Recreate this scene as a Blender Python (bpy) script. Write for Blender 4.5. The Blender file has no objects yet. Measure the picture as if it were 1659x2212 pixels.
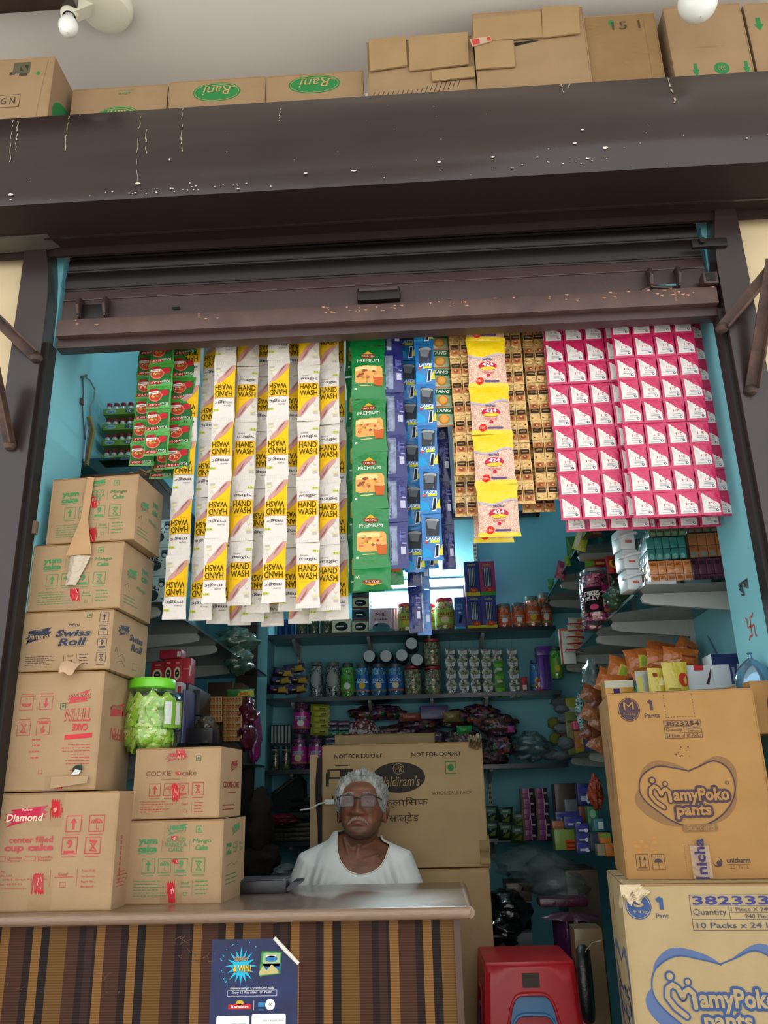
TUBE_BACK = 80.0
TUBE_FRONT = 12.0
import bpy, bmesh, math, random
from mathutils import Vector, Matrix, noise
R = random.Random(7)
SC = bpy.context.scene
COL = SC.collection
PI = math.pi
rad = math.radians

# ------------------------------------------------------------------ camera
FPX, YAW, PITCH, ROLL = 1768.3, rad(2.687), rad(18.896), rad(1.429)
CAM = Vector((0.0, -2.2, 1.25))
_f = Vector((-math.sin(YAW)*math.cos(PITCH), math.cos(YAW)*math.cos(PITCH), math.sin(PITCH)))
_r0 = Vector((math.cos(YAW), math.sin(YAW), 0)); _u0 = _r0.cross(_f)
_r = _r0*math.cos(ROLL) - _u0*math.sin(ROLL); _u = _r0*math.sin(ROLL) + _u0*math.cos(ROLL)
def ray(px, py): return _f*FPX + _r*(px-829.5) - _u*(py-1106.0)
def at(px, py, y):
    d = ray(px, py); return CAM + d*((y-CAM.y)/d.y)
def atz(px, py, z):
    d = ray(px, py); return CAM + d*((z-CAM.z)/d.z)
def atx(px, py, x):
    d = ray(px, py); return CAM + d*((x-CAM.x)/d.x)
cam = bpy.data.cameras.new('camera'); camo = bpy.data.objects.new('camera', cam); COL.objects.link(camo)
cam.sensor_fit = 'HORIZONTAL'; cam.sensor_width = 36; cam.lens = 36*FPX/1659
mw = Matrix((( _r.x, _u.x, -_f.x, CAM.x), (_r.y, _u.y, -_f.y, CAM.y), (_r.z, _u.z, -_f.z, CAM.z), (0, 0, 0, 1)))
camo.matrix_world = mw; cam.clip_start = .05
SC.camera = camo

# ------------------------------------------------------------------ materials
def lin(h):
    if isinstance(h, str):
        h = h.lstrip('#'); c = [int(h[i:i+2], 16)/255 for i in (0, 2, 4)]
        return tuple(x/12.92 if x <= .04045 else ((x+.055)/1.055)**2.4 for x in c)
    return h
_M = {}
def mat(name, col, rough=.6, metal=0.0, var=0.0, vscale=6.0, bump=0.0, bscale=60.0, spec=.5, coat=0.0, emit=0.0, alpha=1.0, stretch=None, col2=None, sheen=0.0, detail=3.0):
    if name in _M: return _M[name]
    m = bpy.data.materials.new(name); m.use_nodes = True
    nt = m.node_tree; b = nt.nodes['Principled BSDF']; L = nt.links.new
    c = lin(col)
    b.inputs['Base Color'].default_value = (*c, 1); b.inputs['Roughness'].default_value = rough
    b.inputs['Metallic'].default_value = metal; b.inputs['Specular IOR Level'].default_value = spec
    b.inputs['Coat Weight'].default_value = coat; b.inputs['Coat Roughness'].default_value = .12
    if sheen: b.inputs['Sheen Weight'].default_value = sheen
    if emit: b.inputs['Emission Color'].default_value = (*c, 1); b.inputs['Emission Strength'].default_value = emit
    if alpha < 1: b.inputs['Alpha'].default_value = alpha
    if var or bump:
        tc = nt.nodes.new('ShaderNodeTexCoord'); src = tc.outputs['Object']
        if stretch:
            mp = nt.nodes.new('ShaderNodeMapping'); mp.inputs['Scale'].default_value = stretch; L(src, mp.inputs['Vector']); src = mp.outputs['Vector']
    if var:
        n = nt.nodes.new('ShaderNodeTexNoise'); n.inputs['Scale'].default_value = vscale; n.inputs['Detail'].default_value = detail; L(src, n.inputs['Vector'])
        r = nt.nodes.new('ShaderNodeValToRGB'); r.color_ramp.elements[0].position = .3; r.color_ramp.elements[1].position = .7
        c2 = lin(col2) if col2 else tuple(x*(1-var) for x in c)
        r.color_ramp.elements[0].color = (*c2, 1); r.color_ramp.elements[1].color = (*c, 1)
        L(n.outputs['Fac'], r.inputs['Fac']); L(r.outputs['Color'], b.inputs['Base Color'])
    if bump:
        n2 = nt.nodes.new('ShaderNodeTexNoise'); n2.inputs['Scale'].default_value = bscale; n2.inputs['Detail'].default_value = 2; L(src, n2.inputs['Vector'])
        bp = nt.nodes.new('ShaderNodeBump'); bp.inputs['Strength'].default_value = bump; bp.inputs['Distance'].default_value = .01
        L(n2.outputs['Fac'], bp.inputs['Height']); L(bp.outputs['Normal'], b.inputs['Normal'])
    _M[name] = m; return m
def plastic(col, **k):      # glossy printed film
    return mat('film_'+col, col, rough=k.pop('rough', .32), coat=k.pop('coat', .25), bump=k.pop('bump', .25), bscale=k.pop('bscale', 55), **k)
def ink(col): return mat('ink_'+col, col, rough=.7, spec=.2)
def paint(col, rough=.5): return mat('paint_%s_%g' % (col, rough), col, rough=rough)
def card(col='#b08e63'): return mat('card_'+col, col, rough=.8, var=.13, vscale=9, bump=.08, bscale=120, spec=.25)
def clear(name='clear_film', tint='#ffffff', gloss=.14, rough=.08, bump=.35):
    if name in _M: return _M[name]
    m = bpy.data.materials.new(name); m.use_nodes = True; nt = m.node_tree; nt.nodes.clear(); L = nt.links.new
    o = nt.nodes.new('ShaderNodeOutputMaterial'); mx = nt.nodes.new('ShaderNodeMixShader'); t = nt.nodes.new('ShaderNodeBsdfTransparent'); g = nt.nodes.new('ShaderNodeBsdfGlossy')
    t.inputs['Color'].default_value = (*lin(tint), 1); g.inputs['Roughness'].default_value = rough
    lw = nt.nodes.new('ShaderNodeLayerWeight'); lw.inputs['Blend'].default_value = .25
    mr = nt.nodes.new('ShaderNodeMath'); mr.operation = 'MULTIPLY_ADD'; mr.inputs[1].default_value = .6; mr.inputs[2].default_value = gloss; L(lw.outputs['Facing'], mr.inputs[0])
    tc = nt.nodes.new('ShaderNodeTexCoord'); n = nt.nodes.new('ShaderNodeTexNoise'); n.inputs['Scale'].default_value = 40; L(tc.outputs['Object'], n.inputs['Vector'])
    bp = nt.nodes.new('ShaderNodeBump'); bp.inputs['Strength'].default_value = bump; bp.inputs['Distance'].default_value = .01; L(n.outputs['Fac'], bp.inputs['Height']); L(bp.outputs['Normal'], g.inputs['Normal'])
    L(mr.outputs[0], mx.inputs['Fac']); L(t.outputs[0], mx.inputs[1]); L(g.outputs[0], mx.inputs[2]); L(mx.outputs[0], o.inputs['Surface'])
    _M[name] = m; return m
def candy(name, cols, scale=70, rough=.3, bump=.9):
    """many small wrapped sweets: cells of a few colours with a bump"""
    if name in _M: return _M[name]
    m = bpy.data.materials.new(name); m.use_nodes = True; nt = m.node_tree; b = nt.nodes['Principled BSDF']; L = nt.links.new
    tc = nt.nodes.new('ShaderNodeTexCoord'); v = nt.nodes.new('ShaderNodeTexVoronoi'); v.inputs['Scale'].default_value = scale; L(tc.outputs['Object'], v.inputs['Vector'])
    s = nt.nodes.new('ShaderNodeSeparateColor'); L(v.outputs['Color'], s.inputs[0])
    r = nt.nodes.new('ShaderNodeValToRGB'); r.color_ramp.interpolation = 'CONSTANT'
    for i, c in enumerate(cols):
        e = r.color_ramp.elements[i] if i < 2 else r.color_ramp.elements.new(i/len(cols))
        e.position = i/len(cols); e.color = (*lin(c), 1)
    L(s.outputs[0], r.inputs['Fac']); L(r.outputs['Color'], b.inputs['Base Color'])
    bp = nt.nodes.new('ShaderNodeBump'); bp.inputs['Strength'].default_value = bump; bp.inputs['Distance'].default_value = .006; bp.invert = True
    L(v.outputs['Distance'], bp.inputs['Height']); L(bp.outputs['Normal'], b.inputs['Normal']); b.inputs['Roughness'].default_value = rough
    b.inputs['Coat Weight'].default_value = .4
    _M[name] = m; return m

# ------------------------------------------------------------------ mesh accumulator
_T = {}
def text2d(s, bold=0.0, shear=0.0):
    k = (s, bold, shear)
    if k in _T: return _T[k]
    cu = bpy.data.curves.new('t', 'FONT'); cu.body = s; cu.size = 1; cu.resolution_u = 2; cu.offset = bold; cu.shear = shear
    cu.align_x = 'LEFT'; cu.dimensions = '2D'; cu.fill_mode = 'FRONT'
    ob = bpy.data.objects.new('t', cu); COL.objects.link(ob)
    dg = bpy.context.evaluated_depsgraph_get()
    me = bpy.data.meshes.new_from_object(ob.evaluated_get(dg), depsgraph=dg)
    v = [(p.co.x, p.co.y) for p in me.vertices]; f = [tuple(p.vertices) for p in me.polygons]
    # faces must look towards the reader
    g = []
    for q in f:
        a = sum(v[q[i]][0]*v[q[(i+1) % len(q)]][1]-v[q[(i+1) % len(q)]][0]*v[q[i]][1] for i in range(len(q)))
        g.append(q if a > 0 else q[::-1])
    bpy.data.objects.remove(ob); bpy.data.curves.remove(cu); bpy.data.meshes.remove(me)
    x0 = min((p[0] for p in v), default=0); x1 = max((p[0] for p in v), default=1); y0 = min((p[1] for p in v), default=0); y1 = max((p[1] for p in v), default=1)
    _T[k] = ([((a-x0)/max(x1-x0, 1e-6)-.5, (b-y0)/max(y1-y0, 1e-6)-.5) for a, b in v], g, (x1-x0)/max(y1-y0, 1e-6))
    return _T[k]
def clip(poly, x0, x1, y0, y1):
    for ax, lim, sg in ((0, x0, 1), (0, x1, -1), (1, y0, 1), (1, y1, -1)):
        out = []
        for i in range(len(poly)):
            a, b = poly[i-1], poly[i]; da, db = sg*(a[ax]-lim), sg*(b[ax]-lim)
            if da >= 0 and db >= 0: out.append(b)
            elif (da >= 0) != (db >= 0):
                t = da/(da-db); q = (a[0]+(b[0]-a[0])*t, a[1]+(b[1]-a[1])*t); out.append(q)
                if db >= 0: out.append(b)
        poly = out
        if len(poly) < 3: return []
    return poly
class MB:
    def __init__(s): s.v = []; s.f = []; s.mi = []; s.mats = []; s.x = Matrix.Identity(4)
    def m(s, mt):
        if mt not in s.mats: s.mats.append(mt)
        return s.mats.index(mt)
    def add(s, vs, fs, mt):
        o = len(s.v); k = s.m(mt); s.v.extend([s.x @ Vector(p) for p in vs])
        for f in fs: s.f.append(tuple(o+i for i in f)); s.mi.append(k)
        return s
    def box(s, x0, x1, y0, y1, z0, z1, mt, bev=0.0):
        if bev:
            bm = bmesh.new(); bmesh.ops.create_cube(bm, size=1)
            for p in bm.verts: p.co = Vector(((x0+x1)/2+p.co.x*(x1-x0), (y0+y1)/2+p.co.y*(y1-y0), (z0+z1)/2+p.co.z*(z1-z0)))
            bmesh.ops.bevel(bm, geom=list(bm.edges), offset=min(bev, abs(x1-x0)*.45, abs(y1-y0)*.45, abs(z1-z0)*.45), segments=2, affect='EDGES', profile=.6)
            bm.verts.index_update(); s.add([tuple(p.co) for p in bm.verts], [tuple(q.index for q in f.verts) for f in bm.faces], mt); bm.free(); return s
        return s.add([(x0, y0, z0), (x1, y0, z0), (x1, y1, z0), (x0, y1, z0), (x0, y0, z1), (x1, y0, z1), (x1, y1, z1), (x0, y1, z1)],
              [(0, 3, 2, 1), (4, 5, 6, 7), (0, 1, 5, 4), (1, 2, 6, 5), (2, 3, 7, 6), (3, 0, 4, 7)], mt)
    def lathe(s, prof, mt, n=20, cx=0, cy=0, cz=0, cap=True, sx=1, sy=1):
        vs = []; fs = []; k = len(prof)
        for r, z in prof:
            for i in range(n):
                a = 2*PI*i/n; vs.append((cx+r*math.cos(a)*sx, cy+r*math.sin(a)*sy, cz+z))
        for j in range(k-1):
            for i in range(n):
                fs.append((j*n+i, j*n+(i+1) % n, (j+1)*n+(i+1) % n, (j+1)*n+i))
        if cap: fs.append(tuple(range(n))[::-1]); fs.append(tuple((k-1)*n+i for i in range(n)))
        return s.add(vs, fs, mt)
    def tube(s, pts, r, mt, n=8, closed=False):
        pts = [Vector(p) for p in pts]; vs = []; fs = []; k = len(pts); up = None
        rr = r if isinstance(r, (list, tuple)) else [r]*k
        for i, p in enumerate(pts):
            a = pts[i-1] if (i or closed) else p; b = pts[(i+1) % k] if (i < k-1 or closed) else p
            t = (b-a).normalized()
            if up is None: up = t.orthogonal().normalized()
            up = (up-t*up.dot(t)).normalized(); w = t.cross(up)
            for j in range(n):
                q = 2*PI*j/n; vs.append(tuple(p+(up*math.cos(q)+w*math.sin(q))*rr[i]))
        for i in range(k if closed else k-1):
            for j in range(n):
                a, b = i*n, ((i+1) % k)*n
                fs.append((a+j, a+(j+1) % n, b+(j+1) % n, b+j))
        if not closed: fs.append(tuple(range(n))[::-1]); fs.append(tuple((k-1)*n+j for j in range(n)))
        return s.add(vs, fs, mt)
    def bar(s, a, b, w, h, mt, up=(0, 0, 1)):
        a, b = Vector(a), Vector(b); t = (b-a).normalized(); u = Vector(up); u = (u-t*u.dot(t)).normalized(); q = t.cross(u)
        vs = [p+q*i*w/2+u*j*h/2 for p in (a, b) for i, j in ((-1, -1), (1, -1), (1, 1), (-1, 1))]
        return s.add([tuple(p) for p in vs], [(0, 3, 2, 1), (4, 5, 6, 7), (0, 1, 5, 4), (1, 2, 6, 5), (2, 3, 7, 6), (3, 0, 4, 7)], mt)
    def prism(s, pts, y0, y1, mt):          # outline in x,z pushed along y
        n = len(pts); a = sum(pts[i-1][0]*pts[i][1]-pts[i][0]*pts[i-1][1] for i in range(n))
        if a < 0: pts = pts[::-1]
        vs = [(p[0], y0, p[1]) for p in pts]+[(p[0], y1, p[1]) for p in pts]
        return s.add(vs, [tuple(range(n)), tuple(range(2*n-1, n-1, -1))]+[(i, i+n, (i+1) % n+n, (i+1) % n) for i in range(n)], mt)
    def prismx(s, pts, x0, x1, mt):         # outline in y,z pushed along x
        n = len(pts); a = sum(pts[i-1][0]*pts[i][1]-pts[i][0]*pts[i-1][1] for i in range(n))
        if a < 0: pts = pts[::-1]
        vs = [(x0, p[0], p[1]) for p in pts]+[(x1, p[0], p[1]) for p in pts]
        return s.add(vs, [tuple(range(n))[::-1], tuple(range(n, 2*n))]+[(i, (i+1) % n, (i+1) % n+n, i+n) for i in range(n)], mt)
    def grid(s, fn, nu, nv, mt, flip=False, closed_u=False):
        vs = [fn(i/nu, j/nv) for j in range(nv+1) for i in range(nu+(0 if closed_u else 1))]
        w = nu if closed_u else nu+1; fs = []
        for j in range(nv):
            for i in range(nu):
                a, b = j*w+i, j*w+(i+1) % w if closed_u else j*w+i+1
                q = (a, b, b+w, a+w); fs.append(q[::-1] if flip else q)
        return s.add(vs, fs, mt)
    def build(s, name, parent=None, loc=None, rot=None, smooth=True, ang=.7):
        me = bpy.data.meshes.new(name); me.from_pydata([tuple(p) for p in s.v], [], s.f)
        for q in s.mats: me.materials.append(q)
        me.polygons.foreach_set('material_index', s.mi)
        if smooth:
            me.polygons.foreach_set('use_smooth', [True]*len(s.f)); me.set_sharp_from_angle(angle=ang)
        me.update()
        o = bpy.data.objects.new(name, me); COL.objects.link(o)
        if parent is not None: o.parent = parent
        if loc is not None: o.location = loc
        if rot is not None: o.rotation_euler = rot
        return o
class Draw:
    """flat printing on a face; fn(a, b, lift) gives the point at a (across), b (up)"""
    def __init__(s, mb, fn, w, h, step=None, turn=False, lift=.0006): s.mb, s.fn, s.w, s.h, s.step, s.turn, s.k = mb, fn, w, h, step, turn, lift; s.l0 = lift
    def P(s, a, b, l):
        if s.turn: a, b = s.w-a, s.h-b
        return s.fn(a, b, l)
    def poly(s, pts, mt, up=1):
        pts = [(a*s.w, b*s.h) for a, b in pts]; n = len(pts)
        if sum(pts[i-1][0]*pts[i][1]-pts[i][0]*pts[i-1][1] for i in range(n)) < 0: pts = pts[::-1]
        l = s.k*up
        if not s.step: s.mb.add([s.P(a, b, l) for a, b in pts], [tuple(range(n))], mt); return s
        x0 = min(p[0] for p in pts); x1 = max(p[0] for p in pts); y0 = min(p[1] for p in pts); y1 = max(p[1] for p in pts); st = s.step
        for i in range(int(math.floor(x0/st)), int(math.ceil(x1/st))):
            for j in range(int(math.floor(y0/st)), int(math.ceil(y1/st))):
                q = clip(pts, i*st, (i+1)*st, j*st, (j+1)*st)
                if len(q) > 2: s.mb.add([s.P(a, b, l) for a, b in q], [tuple(range(len(q)))], mt)
        return s
    def rect(s, a0, b0, a1, b1, mt, up=1): return s.poly([(a0, b0), (a1, b0), (a1, b1), (a0, b1)], mt, up)
    def frame(s, a0, b0, a1, b1, t, mt, up=1):   # t in metres
        ta, tb = t/s.w, t/s.h
        s.rect(a0, b0, a1, b0+tb, mt, up); s.rect(a0, b1-tb, a1, b1, mt, up); s.rect(a0, b0+tb, a0+ta, b1-tb, mt, up); s.rect(a1-ta, b0+tb, a1, b1-tb, mt, up); return s
    def oval(s, a, b, ra, rb, mt, up=1, n=28, rot=0.0):
        c, d = math.cos(rot), math.sin(rot); q = []
        for i in range(n):
            x, y = ra*math.cos(2*PI*i/n)*s.w, rb*math.sin(2*PI*i/n)*s.h
            q.append((a+(x*c-y*d)/s.w, b+(x*d+y*c)/s.h))
        return s.poly(q, mt, up)
    def ring(s, a, b, ra, rb, t, mt, up=1, n=28, a0=0.0, a1=2*PI):   # t in metres
        for i in range(n):
            p, q = a0+(a1-a0)*i/n, a0+(a1-a0)*(i+1)/n; ia, ib = ra-t/s.w, rb-t/s.h
            s.poly([(a+ra*math.cos(p), b+rb*math.sin(p)), (a+ra*math.cos(q), b+rb*math.sin(q)), (a+ia*math.cos(q), b+ib*math.sin(q)), (a+ia*math.cos(p), b+ib*math.sin(p))], mt, up)
        return s
    def line(s, pts, t, mt, up=1):               # t in metres
        for (a, b), (c, d) in zip(pts, pts[1:]):
            v = Vector(((c-a)*s.w, (d-b)*s.h)); L = v.length
            if L < 1e-7: continue
            n = Vector((-v.y, v.x))/L*t/2
            s.poly([(a+n.x/s.w, b+n.y/s.h), (a-n.x/s.w, b-n.y/s.h), (c-n.x/s.w, d-n.y/s.h), (c+n.x/s.w, d+n.y/s.h)], mt, up)
        return s
    def text(s, t, a, b, w, h, mt, up=2, bold=0.0, shear=0.0, rot=0.0):   # centre, size as shares of the face
        if bold > 0 and 'M' in t:      # heavy M: overprint instead of swelling the outline
            for q in (-.35, .35): s.text(t, a+q*bold*(h or .05)*s.h/s.w, b, w, h, mt, up, 0.0, shear, rot)
            return s
        vs, fs, asp = text2d(t, bold, shear)
        if h is None: h = w*s.w/asp/s.h
        if w is None: w = h*s.h*asp/s.w
        c, d = math.cos(rot), math.sin(rot); out = []
        for x, y in vs:
            X, Y = x*w*s.w, y*h*s.h; X, Y = X*c-Y*d, X*d+Y*c
            out.append(s.P(a*s.w+X, b*s.h+Y, s.k*up))
        s.mb.add(out, fs, mt); return s

# ------------------------------------------------------------------ object helpers
def tag(o, label=None, cat=None, group=None, kind=None):
    if label: o['label'] = label
    if cat: o['category'] = cat
    if group: o['group'] = group
    if kind: o['kind'] = kind
    return o
def thing(name, label, cat, loc=(0, 0, 0), rz=0.0, group=None, rot=None):
    o = bpy.data.objects.new(name, None); COL.objects.link(o); o.location = loc; o.rotation_euler = rot or (0, 0, rz); o.empty_display_size = .05
    return tag(o, label, cat, group)
def struct(name, mb, **k):
    return tag(mb.build(name, **k), None, None, None, 'structure')
_KIDS = {}
def kids(o): return [c for c in bpy.data.objects if c.parent == o]
def clone(o, parent=None, loc=None, rz=None, label=None, group=None):
    c = o.copy(); COL.objects.link(c); c.parent = parent
    if loc is not None: c.location = loc
    if rz is not None: c.rotation_euler = (o.rotation_euler[0], o.rotation_euler[1], rz)
    if label: c['label'] = label
    if group: c['group'] = group
    for ch in o.children: clone(ch, c)
    return c
# ------------------------------------------------------------------ the place
TURQ = mat('turquoise_distemper', '#7ec7d5', rough=.75, var=.08, vscale=2.5, bump=.05, bscale=35, detail=6)
CREAM = mat('cream_plaster', '#d9c6a0', rough=.85, var=.14, vscale=4, bump=.12, bscale=25, detail=7)
WHITE = mat('white_limewash', '#d9d6d2', rough=.9, var=.03, vscale=2, bump=.04, bscale=30)
BROWN = mat('brown_enamel', '#2c201e', rough=.27, var=.28, vscale=3.2, bump=.03, bscale=9, spec=.5, detail=8, coat=.15)
BROWN2 = mat('brown_enamel_worn', '#3a2927', rough=.45, var=.35, vscale=14, bump=.08, bscale=40, col2='#3b2a27', detail=8)
RUST = mat('rusty_angle_iron', '#5a4034', rough=.65, var=.4, vscale=22, bump=.2, bscale=70, col2='#2f221e', detail=8)
DUST = paint('#b9b0a0', .9)
DARKG = mat('dark_shelf_laminate', '#13262c', rough=.3, var=.2, vscale=9, coat=.2)
RAIL = mat('worn_rail_paint', '#59433b', rough=.5, var=.3, vscale=14, bump=.08, bscale=40, col2='#443230', detail=8)
GLASS = clear('green_shelf_glass', tint='#7f9a92', gloss=.16, rough=.04, bump=.0)
GEDGE = mat('green_glass_edge', '#2f4a46', rough=.15)
ENAMEL = mat('white_enamel_steel', '#a9b0ab', rough=.45, var=.12, vscale=20)
STEEL = mat('steel', '#b9bcbd', rough=.25, metal=1.0)
CONC = mat('grey_concrete', '#b9b5af', rough=.9, var=.2, vscale=3, bump=.1, bscale=40, detail=7)
TILE = mat('shop_floor_tile', '#6d665e', rough=.5, var=.2, vscale=6)

def setbox(name, *a, m):
    b = MB(); b.box(*a, m); return struct(name, b, smooth=False)
setbox('ground', -9, 9, -16, .0, -.12, 0, m=CONC)
setbox('floor', -1.6, 1.4, .0, 2.6, -.12, .0, m=TILE)
setbox('wall_back', -1.5, 1.3, 2.45, 2.6, 0, 3.6, m=TURQ)
setbox('wall_left', -1.5, -1.25, .31, 2.45, 0, 3.6, m=TURQ)
setbox('wall_right', 1.03, 1.3, .30, 2.45, 0, 3.6, m=TURQ)
setbox('ceiling', -1.6, 1.4, .31, 2.6, 3.6, 3.7, m=WHITE)
setbox('column_left', -1.0, -.865, 2.24, 2.45, 0, 3.6, m=TURQ)
# the piers beside the opening: turquoise inside the jamb, cream outside
b = MB(); b.box(-1.6, -1.138, .025, .31, 0, 2.94, TURQ); b.box(-3.4, -1.2, .006, .025, 0, 2.94, CREAM); struct('pillar_left', b, smooth=False)
b = MB(); b.box(.926, 1.4, .025, .30, 0, 2.94, TURQ); b.box(1.0, 3.2, .006, .025, 0, 2.94, CREAM); struct('pillar_right', b, smooth=False)
setbox('wall_outer_left', -3.4, -1.6, .025, .3, 0, 2.94, m=CREAM)
setbox('wall_outer_right', 1.4, 3.2, .025, .3, 0, 2.94, m=CREAM)
setbox('beam', -3.4, 3.2, .07, .31, 2.99, 3.30, m=WHITE)
setbox('wall_upper', -3.4, 3.2, .22, .31, 3.30, 3.76, m=WHITE)
setbox('ceiling_porch', -3.4, 3.2, -1.9, .22, 3.76, 3.9, m=WHITE)
# dark edge of the roof beam that just shows in the corner
p0, p1 = atz(-60, 18, 3.70), atz(128, 4, 3.70)
b = MB(); b.bar((p0.x-.4, p0.y-.05, 3.715), (p1.x+.06, p1.y-.05, 3.715), .11, .085, BROWN); struct('trim_1', b)

# ---- shutter hood ---------------------------------------------------------
HX0, HX1 = -2.1, 1.9
HP = [(-.03, 2.925), (-.246, 2.93), (-.252, 2.945), (-.262, 3.02), (-.261, 3.10), (-.243, 3.19), (-.222, 3.26), (-.208, 3.305), (.06, 3.308), (.06, 3.29), (-.06, 3.29), (-.06, 2.95)]
def hood_y(z):
    q = HP[1:8]
    for (y0, z0), (y1, z1) in zip(q, q[1:]):
        if z0 <= z <= z1: return y0+(y1-y0)*(z-z0)/(z1-z0)
    return -.214
BRM = mat('brown_enamel_matt', '#261a18', rough=.6, var=.2, vscale=3, spec=.2)
hood = thing('shutter_hood', 'long dark brown sheet-metal housing over the shop opening with cartons on top', 'shutter housing', (0, 0, 2.93))
def dent(x, z): return .009*math.sin(x*1.7+z*7+.6)+.0035*math.sin(x*5.1+1.3)*math.sin(z*13)
b = MB()
zs = [2.93+.375*i/14 for i in range(15)]
b.grid(lambda u, v: (HX0+(HX1-HX0)*u, hood_y(2.93+.375*v)+dent(HX0+(HX1-HX0)*u, 2.93+.375*v)*min(1, 6*v)*min(1, 6*(1-v)), .375*v), 60, 16, BROWN)
b.grid(lambda u, v: (HX0+(HX1-HX0)*u, -.252+.222*v, -.002-.004*math.sin(v*PI)), 30, 4, BRM, flip=True)
b.grid(lambda u, v: (HX0+(HX1-HX0)*u, -.208+.274*v, .3745), 30, 2, BROWN)
b.box(HX0, HX1, .055, .068, .05, .378, BROWN)
# chips, drips and splashes of old whitewash
fn = lambda a, c, l: (a+HX0, hood_y(2.93+c)+dent(a+HX0, 2.93+c)*min(1, 16*c)*min(1, 6*(1-c/.375))-l, c)
d = Draw(b, fn, HX1-HX0, .375, step=.03, lift=.0018)
CHIP = paint('#cfc8bb', .9); DRIP = paint('#a79b86', .9)
def hpx(px, py):
    y = -.24
    for _ in range(6): p = at(px, py, y); y = hood_y(p.z)
    return ((p.x-HX0)/(HX1-HX0), (p.z-2.93)/.375)
def drip(px, py, qx, qy, t=.004):
    a, c = hpx(px, py), hpx(qx, qy); pts = []
    for i in range(15):
        k = i/14; pts.append((a[0]+(c[0]-a[0])*k+R.uniform(-.0008, .0008), min(.985, max(.02, a[1]+(c[1]-a[1])*k))))
    for i in range(14):
        if R.random() < .74: d.line(pts[i:i+2], t*R.uniform(.25, 1.1), DRIP)
for q in ((30, 260, 19, 345), (40, 258, 32, 320), (152, 252, 135, 345), (307, 243, 297, 392), (316, 270, 314, 335), (394, 230, 391, 325), (608, 235, 602, 265), (1442, 152, 1457, 234), (1212, 168, 1217, 205), (1232, 170, 1228, 190)):
    drip(*q, t=.0032 if q[0] < 1400 else .0055)
def chip(px, py, w, h=None):
    a, c = hpx(px, py); w2 = w*.0011/(HX1-HX0)/2; h2 = (h or w*.5)*.0011/.375/2; c = min(.97, max(.03, c))
    d.poly([(a+w2*math.cos(k*PI/4)*R.uniform(.6, 1.1), c+h2*math.sin(k*PI/4)*R.uniform(.6, 1.1)) for k in range(8)], CHIP, up=2)
for q in ((948, 348, 14), (1065, 340, 12), (1256, 287, 12), (1306, 325, 16), (1240, 315, 14, 4), (297, 395, 18), (660, 373, 12), (765, 367, 22, 5), (22, 420, 18), (1610, 305, 8), (490, 328, 5), (410, 395, 6), (585, 403, 6), (366, 343, 6, 10), (1160, 342, 7), (830, 384, 5), (515, 415, 8)): chip(*q)
for i in range(46):
    px = R.choice((R.uniform(180, 540), R.uniform(330, 520), R.uniform(1050, 1300), R.uniform(0, 1659))); y = 442-.067*px
    chip(px, y-R.uniform(2, 12), R.uniform(3, 8))
for i in range(30): chip(R.uniform(0, 1659), R.uniform(240, 420)-.06*R.uniform(0, 1659), R.uniform(2, 4.5))
b.build('hood_panel', hood)
b = MB(); b.box(HX0, HX1, -.045, -.035, -.032, .0, BRM); b.bar((HX0, -.10, -.006), (HX1, -.10, -.006), .008, .006, BROWN); b.build('bottom_lip', hood)
e = at(60, 548, -.05)
b = MB(); b.prism([(-1.5, -.016), (e.x+.06, -.012), (e.x+.12, .0), (-1.5, .0)], -.12, -.05, mat('bent_zinc_flap', '#45423a', rough=.5)); b.build('end_flap', hood)

# ---- roller shutter rolled up under the hood -------------------------------
sh = thing('roller_shutter', 'rolled-up dark brown steel roller shutter hanging under the hood', 'shutter', (0, 0, 2.61))
X0, X1 = -1.112, .905
SL = mat('shutter_slat_paint', '#171211', rough=.5, spec=.3, var=.25, vscale=8, bump=.05, bscale=20, coat=.1)
def slat(zb, zt, y, name, m=SL, bow=.014):
    b = MB()
    b.grid(lambda u, v: (X0+(X1-X0)*u, y-bow*math.sin(PI*v)**.7, zb+(zt-zb)*v), 24, 8, m)
    b.tube([(X0, y-.006, zb), (X1, y-.006, zb)], .006, m, n=8); b.tube([(X0, y-.008, zt-.004), (X1, y-.008, zt-.004)], .005, m, n=8)
    return b.build(name, sh)
o = slat(.19, .262, .012, 'slat'); slat(.264, .32, .02, 'slat'); slat(.322, .40, .034, 'slat')
b = MB(); b.grid(lambda u, v: (X0+(X1-X0)*u, .004-.004*math.sin(PI*v)+.0025*noise.noise((u*9, v*3, 1)), .052+.136*v), 60, 6, BROWN2)
b.box(X0, X1, .008, .011, .052, .188, BROWN2); b.tube([(X0, .0, .150), (X1, .0, .150)], .003, BROWN2, n=6)
dr = Draw(b, lambda a, c, l: (X0+a, -.004-l, c), X1-X0, 1, lift=.001)
for px, py in ((381, 667), (1254, 643)):
    p = at(px, py, 0); a = (p.x-X0)/(X1-X0); dr.rect(a-.006, p.z-2.61-.004, a+.006, p.z-2.61+.004, paint('#0c0a0a', .9))
b.build('bottom_slat', sh)
b = MB(); b.box(X0+.005, X1+.012, -.036, .012, .0, .058, RAIL, bev=.004); b.box(X0, X1+.012, -.014, .03, -.03, .002, BROWN2, bev=.003)
dr = Draw(b, lambda a, c, l: (X0+a, -.036-l, c), X1-X0, .058, lift=.0008)
PK = paint('#b9876f', .8)
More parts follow.
